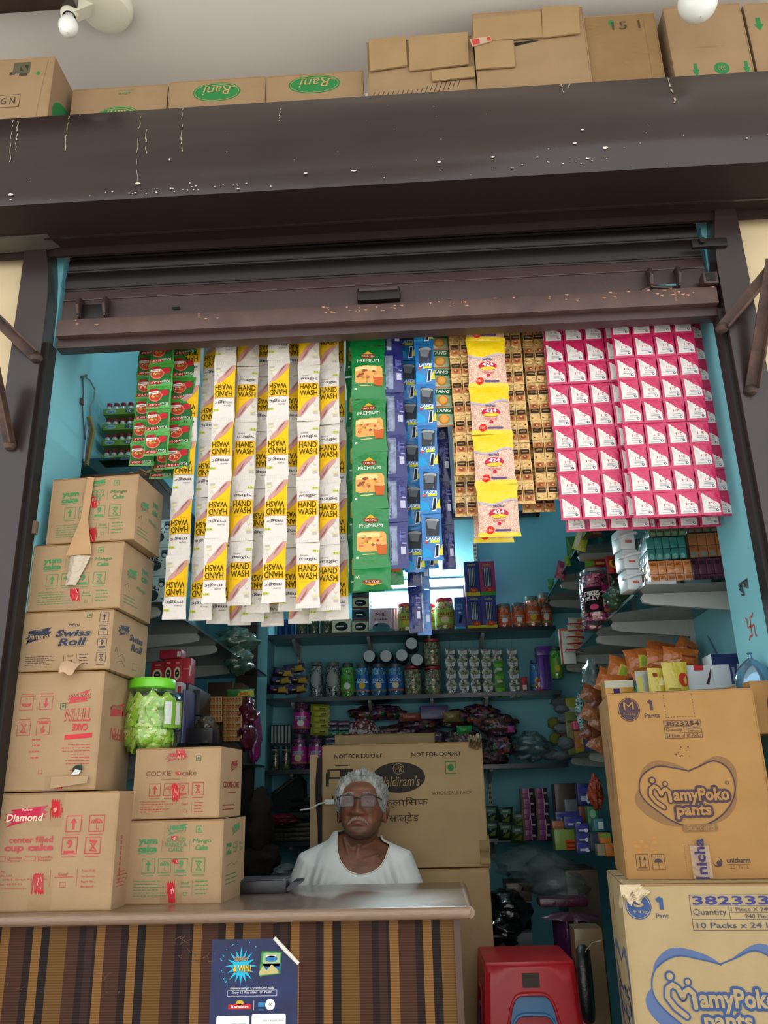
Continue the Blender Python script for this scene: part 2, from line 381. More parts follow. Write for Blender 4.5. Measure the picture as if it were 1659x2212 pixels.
for i in range(60):
    px = R.choice((R.uniform(900, 1545), R.uniform(1290, 1500), R.uniform(700, 860), R.uniform(140, 1540))); p = at(px, 690, 0); a = (p.x-X0)/(X1-X0); t = R.uniform(.001, .004); c = R.uniform(.55, .98)
    dr.poly([(a-t, c), (a+t*.4, c-R.uniform(.02, .1)), (a+t, c+.01), (a, c+.02)], PK)
for px, n in ((437, 9), (1458, 22)):
    p = at(px, 690, 0); a = (p.x-X0)/(X1-X0)
    for k in range(n): dr.rect(a-.0008-R.random()*.0015, .95-k*.035, a+.0008+R.random()*.0012, .93-k*.035+.03, PK)
b.build('bottom_rail', sh)
for px, nm in ((205, 'l'), (1440, 'r')):       # two pairs of padlock lugs
    c = at(px, 655, -.01)
    b = MB()
    for sx in (-1, 1):
        x = c.x+sx*.042
        b.tube([(x, -.004, .075), (x, -.03, .082), (x, -.042, .105), (x, -.034, .13), (x, -.004, .14)], .006, BROWN2)
        b.box(x-.003, x+.003, -.03, 0, .07, .14, BROWN2, bev=.001)
    if nm == 'r':
        b.tube([(c.x-.07, -.012, .07), (c.x-.042, -.018, .078), (c.x+.02, -.014, .074)], .006, BROWN2)
        b.box(c.x-.038, c.x+.038, -.008, -.004, .085, .09, TURQ)
    else: b.box(c.x-.04, c.x+.04, -.012, -.004, .07, .125, SL, bev=.004)
    b.build('lock_lug', sh)
c = at(818, 645, -.02)
b = MB(); b.box(c.x-.068, c.x+.068, -.03, .0, .075, .125, SL, bev=.012); b.box(c.x-.06, c.x+.06, -.036, -.02, .105, .122, BROWN2, bev=.004); b.build('pull_handle', sh)
c = at(1530, 620, -.02); b = MB(); b.box(c.x-.022, c.x+.022, -.05, -.012, .06, .1, BROWN2, bev=.003); b.box(c.x-.014, c.x+.014, -.052, -.048, .066, .094, SL); b.build('end_stop', sh)

# ---- guide posts and angle-iron brackets -----------------------------------
def post(name, xi, xo, label):
    s = 1 if xo > xi else -1
    t = thing(name, label, 'post', (0, 0, 0)); b = MB()
    # bell-mouthed top, straight below
    def prof(z):
        k = max(0, (z-2.70)/.24); return k*k*.035
    n = 30; vs = []; fs = []
    for i in range(n+1):
        z = 2.94*i/n if i < 12 else 2.94*(12/n)+ (2.94-2.94*12/n)*((i-12)/(n-12)); k = prof(z)
        xi2 = xi+s*k*.6; xo2 = xo-s*k*.2
        vs += [(xi2, .03, z), (xi2, -.045-k*.4, z), (xo2, -.045-k*.4, z), (xo2, .012, z)]
    for i in range(n):
        for j in range(3):
            q = (i*4+j, i*4+j+1, i*4+j+5, i*4+j+4); fs.append(q if s > 0 else q[::-1])
    fs.append((n*4, n*4+1, n*4+2, n*4+3))
    b.add(vs, fs, BROWN); b.build('guide_channel', t, ang=.5)
    b = MB(); b.box(min(xi, xi-s*.012), max(xi, xi-s*.012), -.02, .03, 0, 2.6, mat('black_seal_strip', '#171312', rough=.6)); b.build('seal_strip', t)
    return t
pl = post('guide_post', -1.142, -1.237, 'dark brown steel guide post beside the stacked cake cartons')
pr = post('guide_post', .926, 1.014, 'dark brown steel guide post beside the pink sachet sheets')
b = MB(); c = at(1490, 532, -.04); e = at(1570, 530, -.05); b.box(c.x, e.x, -.06, -.045, c.z-.018, c.z+.012, SL, bev=.003); b.tube([(c.x+.03, -.062, c.z), (c.x+.03, -.07, c.z)], .01, SL); b.build('stop_plate', pr)
def bracket(pts, label, w=.034):
    b = MB()
    (p, yp), (q, yq) = pts; A = at(*p, yp); B = at(*q, yq)
    t = (B-A).normalized(); dd = Vector((0, -1, 0))
    b.bar(A, B, w, .005, RUST, up=(0, -1, 0)); n = t.cross(dd).normalized(); s = n*(w/2-.003)
    b.bar(A+s+dd*w/2, B+s+dd*w/2, .005, w, RUST, up=(0, -1, 0))
    o = b.build('bracket_bar'); SPL = b
    k = MB(); k.x = Matrix.Translation(A)
    k.lathe([(.001, -.016), (.014, -.012), (.02, 0), (.013, .012), (.001, .016)], RUST, n=10, cap=False); k.build('weld_bead', o)
    return tag(o, label, 'bracket')
bracket((((1560, 708), -.05), ((1700, 540), -.16)), 'rusty angle-iron arm rising from the guide post by the pink sachets')
bracket((((1622, 842), -.05), ((1668, 560), -.17)), 'paint-speckled upright angle iron welded lower on the post by the pink sachets')
bracket((((78, 772), -.05), ((-60, 640), -.16)), 'rusty angle-iron arm rising from the guide post by the cake cartons')
bracket((((22, 962), -.05), ((-20, 760), -.16)), 'rusty upright angle iron welded lower on the post by the cake cartons')

# ---- light bulbs on the porch ceiling ---------------------------------------
CER = mat('old_white_plastic', '#d8d6c4', rough=.4, coat=.1); OPAL = mat('opal_glass', '#e6ebe8', rough=.35, coat=.3)
c = atz(228, 30, 3.72)
l1 = thing('bulb_holder', 'white lamp holder on a round ceiling block with a small bulb', 'lamp holder', (c.x, c.y, 3.76))
b = MB(); b.lathe([(.086, 0), (.086, -.02), (.078, -.036), (.06, -.042), (.001, -.043)][::-1], CER, n=40, cap=False); b.build('ceiling_block', l1)
A = Vector(at(150, 30, c.y-.05))-Vector(l1.location); B = Vector(at(143, 105, c.y-.10))-Vector(l1.location)
tt = (B-A).normalized(); q = tt.to_track_quat('Z', 'Y').to_matrix().to_4x4()
b = MB(); b.x = Matrix.Translation(A-tt*.012) @ q
b.lathe([(.001, -.03), (.024, -.03), (.03, -.01), (.027, .022), (.021, .034)], CER, n=24, cap=False); b.lathe([(.021, .034), (.017, .03), (.016, .0)], mat('brass_dark', '#4a4038', metal=.6, rough=.4), n=24, cap=False)
b.x = Matrix.Identity(4); b.bar((A.x*.5, A.y*.5, -.03), (A.x, A.y, A.z), .05, .035, CER); b.build('socket', l1)
b = MB(); b.x = Matrix.Translation(A+tt*.02) @ q
b.lathe([(.013, -.02), (.016, .01), (.024, .03), (.031, .055), (.028, .078), (.015, .092), (.001, .096)], OPAL, n=24, cap=False); b.build('bulb', l1)
c = atz(1497, -45, 3.58)
l2 = thing('hanging_bulb', 'large round white bulb hanging above the carton with green arrows', 'light bulb', (c.x, c.y, 3.76))
b = MB(); b.lathe([(.03, 0), (.03, -.02), (.018, -.03), (.018, -.09), (.02, -.11)], CER, n=20); b.build('socket', l2)
zc = at(1497, 6, c.y).z-3.76
b = MB(); b.lathe([(.018, -.1), (.022, zc+.055)]+[(.058*math.sin(k*PI/10), zc+.058*math.cos(k*PI/10)) for k in range(2, 10)]+[(.001, zc-.058)], OPAL, n=32, cap=False); b.build('bulb', l2)

# tube light behind the lintel, throwing its light into the shop
t = thing('tube_light', 'tube light batten fixed on the inner side of the lintel behind the soup sachet strips', 'tube light', (-.78, .31, 3.16))
b = MB(); b.box(-.32, .32, 0, .035, -.02, .025, ENAMEL, bev=.004); b.build('batten', t)
b = MB(); b.tube([(-.30, .052, 0), (.30, .052, 0)], .014, mat('tube_glow_front', '#f0fbff', emit=TUBE_FRONT), n=14); b.build('tube', t)
for s_ in (-1, 1): b = MB(); b.box(s_*.305-.012, s_*.305+.012, .03, .07, -.02, .02, ENAMEL, bev=.004); b.build('end_cap', t)
# ------------------------------------------------------------------ cartons
KRAFT = '#a88c6a'
def make_carton(name, label, w, dp, h, loc, rz=0.0, col=KRAFT, front=None, side=None, bulge=.004, flaps=True, tape=None, seed=0, group=None, cat='carton', left=None, lean=0.0, turn=False, sides_open=False):
    """closed corrugated box; local x across, y into the depth, z up; front face at y = 0"""
    t = thing(name, label, cat, loc, group=group, rot=(0, lean, rz)); c = card(col); b = MB(); hw = w/2
    def ff(a, q, l):
        u, v = a/w, q/h; k = max(0.0, 16*u*(1-u)*v*(1-v))
        return (a-hw, -bulge*k+.0022*k**.5*noise.noise((a*11+seed, q*11, seed*1.7))*(1 if 0 < k else 0)-l, q)
    b.grid(lambda u, v: ff(u*w, v*h, 0), 14, 14, c)
    def sf(a, q, l):
        u, v = a/dp, q/h; k = 16*max(0, u*(1-u)*v*(1-v))
        return (hw+bulge*.6*k+l, a, q)
    b.grid(lambda u, v: sf(u*dp, v*h, 0), 8, 8, c)
    def lf(a, q, l): return (-hw-bulge*.4*16*max(0, (a/dp)*(1-a/dp)*(q/h)*(1-q/h))-l, dp-a, q)
    b.grid(lambda u, v: lf(u*dp, v*h, 0), 6, 6, c)
    b.add([(-hw, dp, 0), (hw, dp, 0), (hw, dp, h), (-hw, dp, h)], [(1, 0, 3, 2)], c)
    b.add([(-hw, 0, 0), (hw, 0, 0), (hw, dp, 0), (-hw, dp, 0)], [(0, 3, 2, 1)], c)
    if not sides_open: b.add([(-hw, 0, h), (hw, 0, h), (hw, dp, h), (-hw, dp, h)], [(0, 1, 2, 3)], c)
    EDGE = card('#9c7a52')
    # worn rounded edges
    for x in (-hw, hw): b.tube([(x, .001, .002), (x*(1+.004*math.sin(seed)), -.0005, h*.5), (x, .001, h-.002)], .0022, c, n=6)
    b.tube([(-hw, .001, .002), (hw, .001, .002)], .0025, EDGE, n=6); b.tube([(-hw, .001, h-.002), (hw, .001, h-.002)], .0025, EDGE, n=6)
    if front: front(Draw(b, ff, w, h, step=.025, turn=turn))
    if side: side(Draw(b, sf, dp, h, step=.03, turn=turn))
    if left: left(Draw(b, lf, dp, h, step=.03, turn=turn))
    b.build('carton_body', t)
    if flaps:
        for k in (0, 1):
            f = MB(); rr = random.Random(seed*7+k)
            y0, y1 = (.001, dp/2-.002) if k == 0 else (dp/2+.002, dp-.001)
            f.grid(lambda u, v: (-hw+.002+(w-.004)*u, y0+(y1-y0)*v, h+.0015+.0028*abs(math.sin(u*5+seed+k))*(v if k == 0 else 1-v)), 8, 3, c)
            f.grid(lambda u, v: (-hw+.002+(w-.004)*u, y0+(y1-y0)*v, h+.0002), 1, 1, EDGE)
            f.build('top_flap', t)
    if tape:
        TP = clear('buff_tape', tint='#fbf5ea', gloss=.02, rough=.35); RD = ink('#b8222c')
        for a, b0, b1 in tape.get('strips', ()): f = MB(); Draw(f, ff, w, h, step=.025, lift=.0011).rect(a-.03/w, b0, a+.03/w, b1, TP); f.build('packing_tape', t)
        for a, q, ww, hh in tape.get('red', ()):      # ragged brush-mark printed on the tape
            rr = random.Random(int(a*1000+q*77)); f = MB(); d = Draw(f, ff, w, h, step=.025, lift=.0011); sk = .10*ww; W2 = ww*.42
            T = [(a-W2-sk+2*W2*i/7, q+hh*(.5 if i % 2 else rr.uniform(.30, .42))) for i in range(8)]; B = [(a-W2+sk+2*W2*i/7, q-hh*(.5 if i % 2 else rr.uniform(.26, .44))) for i in range(8)]
            for i in range(7): d.poly([B[i], B[i+1], T[i+1], T[i]], RD)
            for i in range(5):
                u = a+rr.uniform(-.7, .7)*ww; v = q+rr.uniform(-.3, .3)*hh; L = hh*rr.uniform(.15, .35); d.poly([(u, v-L), (u+ww*.09, v-L*.8), (u-sk*.5+ww*.07, v+L), (u-sk*.6, v+L*.8)], RD)
            for i in range(4): u = a+rr.uniform(-.25, .25)*ww; v = q+rr.uniform(-.3, .3)*hh; d.line([(u+.1*ww, v-hh*.1), (u, v+hh*.12)], .0011, ink('#d9b8a4'), up=2)
            f.build('tape_print', t)
    return t

def icon(d, kind, a, b, s, m, t=.0014):
    """square pictogram, s metres wide, centred on a, b"""
    wa, hb = s/d.w/2, s/d.h/2; d.frame(a-wa, b-hb, a+wa, b+hb, t, m)
    P = lambda x, y: (a+x*wa, b+y*hb)
    if kind == 'up':
        d.poly([P(-.42, .12), P(.42, .12), P(0, .72)], m); d.poly([P(-.14, -.7), P(.14, -.7), P(.14, .13), P(-.14, .13)], m)
    elif kind == 'rain':
        d.poly([P(.75*math.cos(k*PI/10), .02+.55*math.sin(k*PI/10)) for k in range(11)], m); d.line([P(0, .0), P(0, -.6), P(.08, -.72), P(.2, -.68), P(.22, -.56)], t*.8, m)
        for k in range(-2, 3): d.line([P(k*.3, .04), P(k*.12, .5)], t*.5, card(KRAFT), up=2)
    elif kind == 'nine':
        d.text('9', a, b+hb*.2, None, hb*1.15*.9, m, bold=.03); d.poly([P(-.7, -.85), P(.7, -.85), P(.7, -.58), P(-.7, -.58)], m)
    elif kind == 'step':
        d.ring(*P(.12, .42), .3*wa, .24*hb, t*1.2, m, n=10); d.line([P(-.5, .55), P(.5, .45)], t*2.2, m); d.line([P(-.3, .25), P(.42, -.62)], t*1.6, m); d.line([P(.3, .2), P(-.35, -.6), P(.55, -.7)], t*1.3, m)
    elif kind == 'down':
        d.poly([P(-.42, -.12), P(.42, -.12), P(0, -.72)], m); d.poly([P(-.14, .7), P(.14, .7), P(.14, -.13), P(-.14, -.13)], m)
    d.line([(a-wa*.9, b-hb-.006/d.h), (a+wa*.9, b-hb-.006/d.h)], .0016, m)
def brush_logo(d, a, b, w, h, m, bg, word='Diamond', small='Yellow'):
    P = lambda x, y: (a+x*w/2, b+y*h/2)
    d.poly([P(-1, -.35), P(-.6, -.55), P(-.9, -1), P(-.2, -.6), P(.95, -.15), P(.8, .05), P(1.0, .35), P(.75, .5), P(1, .95), P(.2, .75), P(-.75, .6), P(-.55, .35), P(-1, .2), P(-.75, .0)], m)
    d.text(word, a-.02*w, b-.06*h, w*.84, h*.34, bg, up=3, bold=.02, shear=.12); d.text(small, a+.02*w, b+.3*h, w*.25, h*.13, bg, up=3, shear=.2)
def veg(d, a, b, s, m):
    wa, hb = s/d.w/2, s/d.h/2; d.frame(a-wa, b-hb, a+wa, b+hb, .0016, m); d.oval(a, b, wa*.42, hb*.42, m, n=12)
def smalltext(d, a, b, w, n, m, seed=1, lh=.022, head=None):
    rr = random.Random(seed)
    if head: d.text(head, a+w*.35, b+lh*1.1, w*.7, lh*.7, m)
    for i in range(n):      # lines of print too fine to read
        x = a
        end = a+w*rr.uniform(.6, 1)
        while x < end:
            q = rr.uniform(.012, .05); d.rect(x, b-i*lh, min(x+q, end), b-i*lh+lh*.24, m); x += q+.008
GREENI, REDI, NAVYI, BRNI = ink('#3f8a55'), ink('#b8474d'), ink('#34384a'), ink('#7d3b33')
KB = card(KRAFT)
def yum_front(d, m=GREENI):
    brush_logo(d, .52, .885, .22, .15, m, KB); veg(d, .755, .885, .017, m)
    d.text('yum', .225, .735, .20, .085, m, bold=.035); d.text('cake', .225, .66, .20, .085, m, bold=.035); d.rect(.13, .598, .30, .606, m)
    d.line([(.375, .62), (.375, .77)], .0008, m); d.line([(.665, .62), (.665, .77)], .0008, m)
    for s, b, w in (('CHOCO', .765, .2), ('VANILLA', .705, .23), ('CAKE', .645, .15)): d.text(s, .52, b, w, .05, m, bold=.005)
    d.text('Mango', .79, .74, .19, .065, m, bold=.02, shear=.2); d.text('Cake', .79, .665, .13, .065, m, bold=.02, shear=.2)
    for k, a in (('up', .245), ('rain', .415), ('nine', .585), ('step', .765)): icon(d, k, a, .455, .036, m)
    smalltext(d, .10, .235, .42, 5, m, 3, .034, 'Manufactured By:')
    d.line([(.565, .1), (.565, .28)], .0007, m); d.line([(.71, .1), (.71, .28)], .0007, m); d.text('food', .635, .25, .08, .04, m, shear=.3); d.rect(.585, .2, .69, .208, m); d.frame(.62, .1, .655, .14, .001, m)
    smalltext(d, .74, .26, .15, 4, m, 5, .048)
def yum_side(d, m=GREENI):
    brush_logo(d, .55, .86, .36, .16, m, KB); d.text('yum', .25, .66, .2, .07, m, bold=.03); d.text('cake', .25, .59, .2, .07, m, bold=.03)
    d.text('CHOCO', .52, .68, .2, .04, m); d.text('VANILLA', .52, .63, .22, .04, m); d.text('CAKE', .52, .58, .15, .04, m); d.text('Mango', .8, .66, .2, .05, m, shear=.2); d.text('Cake', .8, .6, .15, .05, m, shear=.2)
    d.line([(.2, .42), (.4, .45), (.5, .41), (.62, .44)], .0012, ink('#5a5048')); smalltext(d, .15, .3, .6, 3, m, 9, .05)
def yum_side_big(d, m=GREENI):
    brush_logo(d, .3, .58, .3, .2, m, KB); d.text('yum', .7, .72, .22, .1, m, bold=.03); d.text('cake', .7, .62, .22, .1, m, bold=.03); d.text('Mango', .62, .42, .3, .08, m, shear=.2)
    d.line([(.1, .35), (.2, .42), (.25, .3)], .0012, ink('#5a5048')); smalltext(d, .1, .22, .5, 3, m, 4, .05)
def swiss_front(d, m=NAVYI):
    brush_logo(d, .19, .60, .29, .28, m, KB)
    OUT = ink('#8a7a63')
    for da, db in ((.012, 0), (-.012, 0), (0, .014), (0, -.014)):
        d.text('Swiss', .58+da, .62+db, .40, .13, OUT, bold=.05, shear=.2, up=1); d.text('Roll', .58+da, .47+db, .32, .14, OUT, bold=.05, shear=.2, up=1)
    for da, db in ((.006, 0), (-.006, 0), (0, .007), (0, -.007)):
        d.text('Swiss', .58+da, .62+db, .40, .13, KB, bold=.05, shear=.2, up=2); d.text('Roll', .58+da, .47+db, .32, .14, KB, bold=.05, shear=.2, up=2)
    d.text('Swiss', .58, .62, .39, .12, m, bold=.035, shear=.2, up=3); d.text('Roll', .58, .47, .31, .13, m, bold=.035, shear=.2, up=3); d.text('Mini', .58, .755, .13, .055, m, shear=.25)
    veg(d, .74, .915, .015, ink('#3f6a45'))
    for k, b in (('up', .87), ('rain', .65), ('nine', .43), ('step', .2)): icon(d, k, .905, b, .027, m, .001)
    smalltext(d, .07, .24, .37, 5, m, 6, .034); d.line([(.5, .1), (.5, .27)], .0007, m); d.line([(.64, .1), (.64, .27)], .0007, m); d.text('food', .57, .24, .07, .035, m, shear=.3); d.frame(.55, .12, .59, .17, .001, m); smalltext(d, .67, .25, .13, 4, m, 8, .05)
def swiss_side(d, m=NAVYI):
    brush_logo(d, .3, .72, .3, .24, m, KB); d.text('Swiss', .65, .66, .4, .12, m, bold=.03, shear=.2); d.text('Roll', .68, .5, .34, .13, m, bold=.03, shear=.2)
    d.line([(.1, .3), (.14, .4), (.2, .25), (.3, .32), (.38, .22)], .0012, ink('#4a463f')); d.line([(.15, .15), (.3, .2), (.4, .12)], .0012, ink('#4a463f')); d.frame(.6, .12, .72, .24, .001, ink('#3f6a45'))
def tiffin_front(d, m=REDI):      # printed the other way up: the carton stands on its head
    veg(d, .40, .30, .016, ink('#3f6a45')); brush_logo(d, .235, .22, .25, .13, m, KB)
    T = ink('#c23a44')
    d.text('TIFFIN', .235, .375, .27, .11, T, bold=.02, shear=.15); d.text('TIFFIN', .235, .375, .25, .085, KB, bold=-.004, shear=.15, up=3)
    d.text('CAKE', .20, .48, .16, .06, T, bold=.03); d.poly([(.07, .53), (.35, .545), (.35, .585), (.07, .57)], T)
    for k, a, b in (('down', .585, .265), ('rain', .79, .265), ('nine', .585, .48), ('step', .79, .48)):
        icon(d, 'up' if k == 'down' else k, a, b, .037, m)
    smalltext(d, .08, .78, .3, 7, m, 11, .026); d.text('food', .2, .86, .09, .04, m, shear=.3); d.rect(.15, .835, .27, .842, m); d.frame(.55, .83, .59, .86, .001, m); smalltext(d, .6, .72, .12, 4, m, 13, .05)
def cup_front(d, m=REDI):
    brush_logo(d, .30, .80, .34, .19, ink('#bb2a49'), ink('#e7d3b8'), small='Yellow')
    d.text('center filled', .36, .60, .335, .055, m, bold=.015); d.text('cup cake', .35, .525, .375, .075, m, bold=.03)
    for a, s in ((.14, 'Chocolate'), (.37, 'Vanilla')): d.frame(a-.04, .418, a+.04, .462, .0012, m); d.text(s, a+.11, .45, .12, .022, m); d.text('Flavour', a+.11, .425, .10, .022, m)
    for k, a, b in (('up', .675, .725), ('rain', .85, .725), ('nine', .66, .54), ('step', .835, .54)): icon(d, k, a, b, .041, m, .0022)
    for s, a, b, w in (('Manufactured By:', .09, .335, .2), ('Prataap Snacks Ltd.', .12, .300, .26), ('Khasra No. 378/2, Gram Pigdambar,', .26, .265, .52), ('(M.P.) India 453331', .16, .228, .33), ('info@yellowdiamond.in', .18, .193, .36)): d.text(s, a, b, w, .02, m)
    d.line([(.535, .2), (.535, .345)], .001, m); d.line([(.735, .2), (.735, .345)], .001, m); d.text('food', .63, .305, .075, .03, m, shear=.3); d.rect(.565, .277, .71, .283, m); d.frame(.61, .195, .655, .24, .0012, m)
    for s, b in (('Product of India', .33), ('Net Quantity:', .28), ('Batch No.:', .24), ('Brand:', .2)): d.text(s, .82, b, .1, .02, m)
def cup_side(d, m=REDI):
    d.text('cup cake', .6, .45, .62, .1, m, bold=.02, rot=PI/2); smalltext(d, .1, .3, .3, 5, m, 21, .03); d.line([(.3, .2), (.45, .3), (.4, .18), (.6, .2)], .0012, ink('#4a463f'))
    for i in range(9): d.rect(.14, .22+.045*i, .17, .25+.045*i, m)
def cookie_front(d, m=ink('#a83c3c')):
    brush_logo(d, .47, .87, .24, .16, m, KB); veg(d, .745, .84, .015, ink('#3f6a45'))
    C = ink('#7d4a42'); d.text('COOKIE', .285, .635, .30, .075, C, bold=.004); d.text('cake', .645, .635, .17, .075, C, bold=.004); d.text('Chocolate Flavour', .43, .55, .22, .022, C)
    for k, a in (('up', .25), ('rain', .425), ('nine', .58), ('step', .755)): icon(d, k, a, .405, .033, m)
    smalltext(d, .09, .2, .42, 4, m, 23, .035, 'Manufactured By:'); d.line([(.535, .08), (.535, .22)], .0007, m); d.line([(.69, .08), (.69, .22)], .0007, m); d.text('food', .61, .2, .08, .035, m, shear=.3); d.frame(.6, .08, .635, .12, .001, m); smalltext(d, .72, .21, .14, 4, m, 25, .042)
def cookie_side(d, m=ink('#8a3330')):
    brush_logo(d, .6, .74, .36, .2, m, KB); d.text('COOKIE-CAKE', .5, .46, .72, .09, m, bold=.02); smalltext(d, .15, .16, .6, 2, m, 27, .06); d.rect(.35, .34, .7, .355, m)

ZC = .985
T1 = {'strips': ((.49, .0, 1),), 'red': ((.49, .47, .07, .17), (.49, .33, .05, .12))}
# ---- the tall stack of five by the post ---------------------------------------
cup = make_carton('cake_carton', 'large kraft cup cake carton with red print, bottom of the five-high stack', .345, .27, .285, (-.992, .03, ZC), col=KRAFT, front=cup_front, side=cup_side, seed=1,
    tape={'strips': ((.50, .70, 1), (.47, 0, .3)), 'red': ((.525, .86, .075, .17), (.455, .23, .08, .18))})
tif = make_carton('cake_carton', 'kraft tiffin cake carton standing upside down, second from the bottom of the tall stack', .262, .25, .312, (-1.02, .035, ZC+.289), rz=rad(1), col=KRAFT, front=tiffin_front, seed=2, turn=True,
    tape={'strips': ((.6, 0, .12),), 'red': ((.62, .06, .09, .1),)}, side=lambda d: (brush_logo(d, .5, .3, .5, .16, REDI, KB), d.text('TIFFIN', .45, .52, .5, .1, REDI, shear=.15)))
b = MB(); b.x = Matrix.Translation((0, 0, 0)); HOLE = paint('#1d2a1c', .8)
dd = Draw(b, lambda a, q, l: (a-.131, -.0062-l, q), .262, .312, lift=.0016); dd.poly([(.78, .135), (.87, .16), (.865, .21), (.80, .205), (.76, .17)], HOLE); dd.poly([(.76, .125), (.84, .13), (.86, .16), (.8, .17)], paint('#c9ccc6', .6), up=1.6)
b.build('torn_hole', tif)
b = MB(); b.grid(lambda u, v: (.015+.10*u, -.0075-.008*v*u, .036-.03*v+.012*u*v), 6, 4, KB); b.build('torn_flap', tif)
swi = make_carton('cake_carton', 'kraft carton with dark swiss roll lettering, in the middle of the tall stack', .262, .27, .168, (-1.008, .04, ZC+.605), rz=rad(-2), col=KRAFT, front=swiss_front, side=swiss_side, seed=3)
b = MB(); b.grid(lambda u, v: (-.005+.06*u-.02*v*(u-.5), -.005-.028*math.sin(v*1.5), .022-.035*v+.005*math.sin(u*6)), 6, 5, card('#c2a283')); b.build('torn_flap', swi)
yu2 = make_carton('cake_carton', 'kraft yum cake carton with ripped tape, second from the top of the tall stack', .272, .235, .197, (-1.0, .045, ZC+.777), rz=rad(-3), col=KRAFT, front=yum_front, side=yum_side_big, seed=4,
    tape={'strips': ((.49, 0, .35),), 'red': ((.52, .22, .10, .2), (.5, .78, .07, .06))})
b = MB(); CR = mat('crumpled_clear_tape', '#b9ab93', rough=.25, coat=.5, bump=.8, bscale=60)
b.grid(lambda u, v: (-.018+.062*u*(1-.5*v)-.006*v, -.010-.012*math.sin(u*PI)*(1-.6*v)-.004*noise.noise((u*7, v*7, 3)), .155-.085*v), 8, 10, CR); b.build('crumpled_tape', yu2)
yu1 = make_carton('cake_carton', 'kraft yum cake carton with a long torn cardboard strip, topmost of the tall stack', .268, .195, .205, (-.972, .05, ZC+.979), rz=rad(-4), col=KRAFT, front=yum_front, side=yum_side_big, seed=5,
    tape={'strips': (), 'red': ((.50, .60, .11, .2), (.52, .10, .09, .24))})
b = MB()
pts = [(.0, .205), (.0, .12), (-.004, .06), (-.012, .02), (-.02, -.035)]
b.grid(lambda u, v: (-.012+.022*(u-.5)*(1 if v < .55 else 1+2.6*(v-.55)/.45*(1 if v < .75 else 1))-.016*max(0, v-.4), -.007-.010*math.sin(v*2.6)-.012*max(0, v-.7), .203-.245*v), 6, 16, card('#b8946c'))
b.build('torn_strip', yu1)
b = MB()
for k in range(5): b.grid(lambda u, v: (.09+.05*u+.006*k, .004+.02*v, .205+.007*math.sin(u*9+k)+.006*v+.003*k), 5, 2, card('#9c7a52'))
b.build('crushed_corner', yu1)
c = at(170, 1020, .5)
b = MB(); p = at(330, 1024, .42); q = at(168, 1022, .42)
t = thing('brown_tray_box', 'flat dark brown box lying behind the topmost cake carton', 'box', ((p.x+q.x)/2, .42, p.z-.13)); b.box(-.14, .14, 0, .25, .0, .135, mat('dark_brown_board', '#4a3a30', rough=.7, var=.2), bev=.004); b.build('tray_body', t)
b = MB(); b.box(-.143, .143, -.003, .253, .118, .138, mat('dark_brown_board', '#4a3a30'), bev=.003); b.build('lid', t)

# ---- the pair beside it ---------------------------------------------------------
yu3 = make_carton('cake_carton', 'kraft yum cake carton on the counter under the cookie cake carton', .262, .24, .207, (-.694, .13, ZC), rz=rad(-2), col=KRAFT, front=yum_front, side=yum_side, seed=6, tape={'strips': ((.5, 0, 1),), 'red': ((.5, .78, .07, .06), (.53, .5, .06, .06), (.5, .14, .085, .27))})
coo = make_carton('cake_carton', 'kraft cookie cake carton on top of a yum cake carton beside the candy jar', .240, .22, .185, (-.698, .135, ZC+.211), rz=rad(-3), col=KRAFT, front=cookie_front, side=cookie_side, seed=7, tape={'strips': ((.5, 0, 1),), 'red': ((.53, .90, .12, .16), (.52, .63, .06, .06), (.49, .36, .09, .27))})

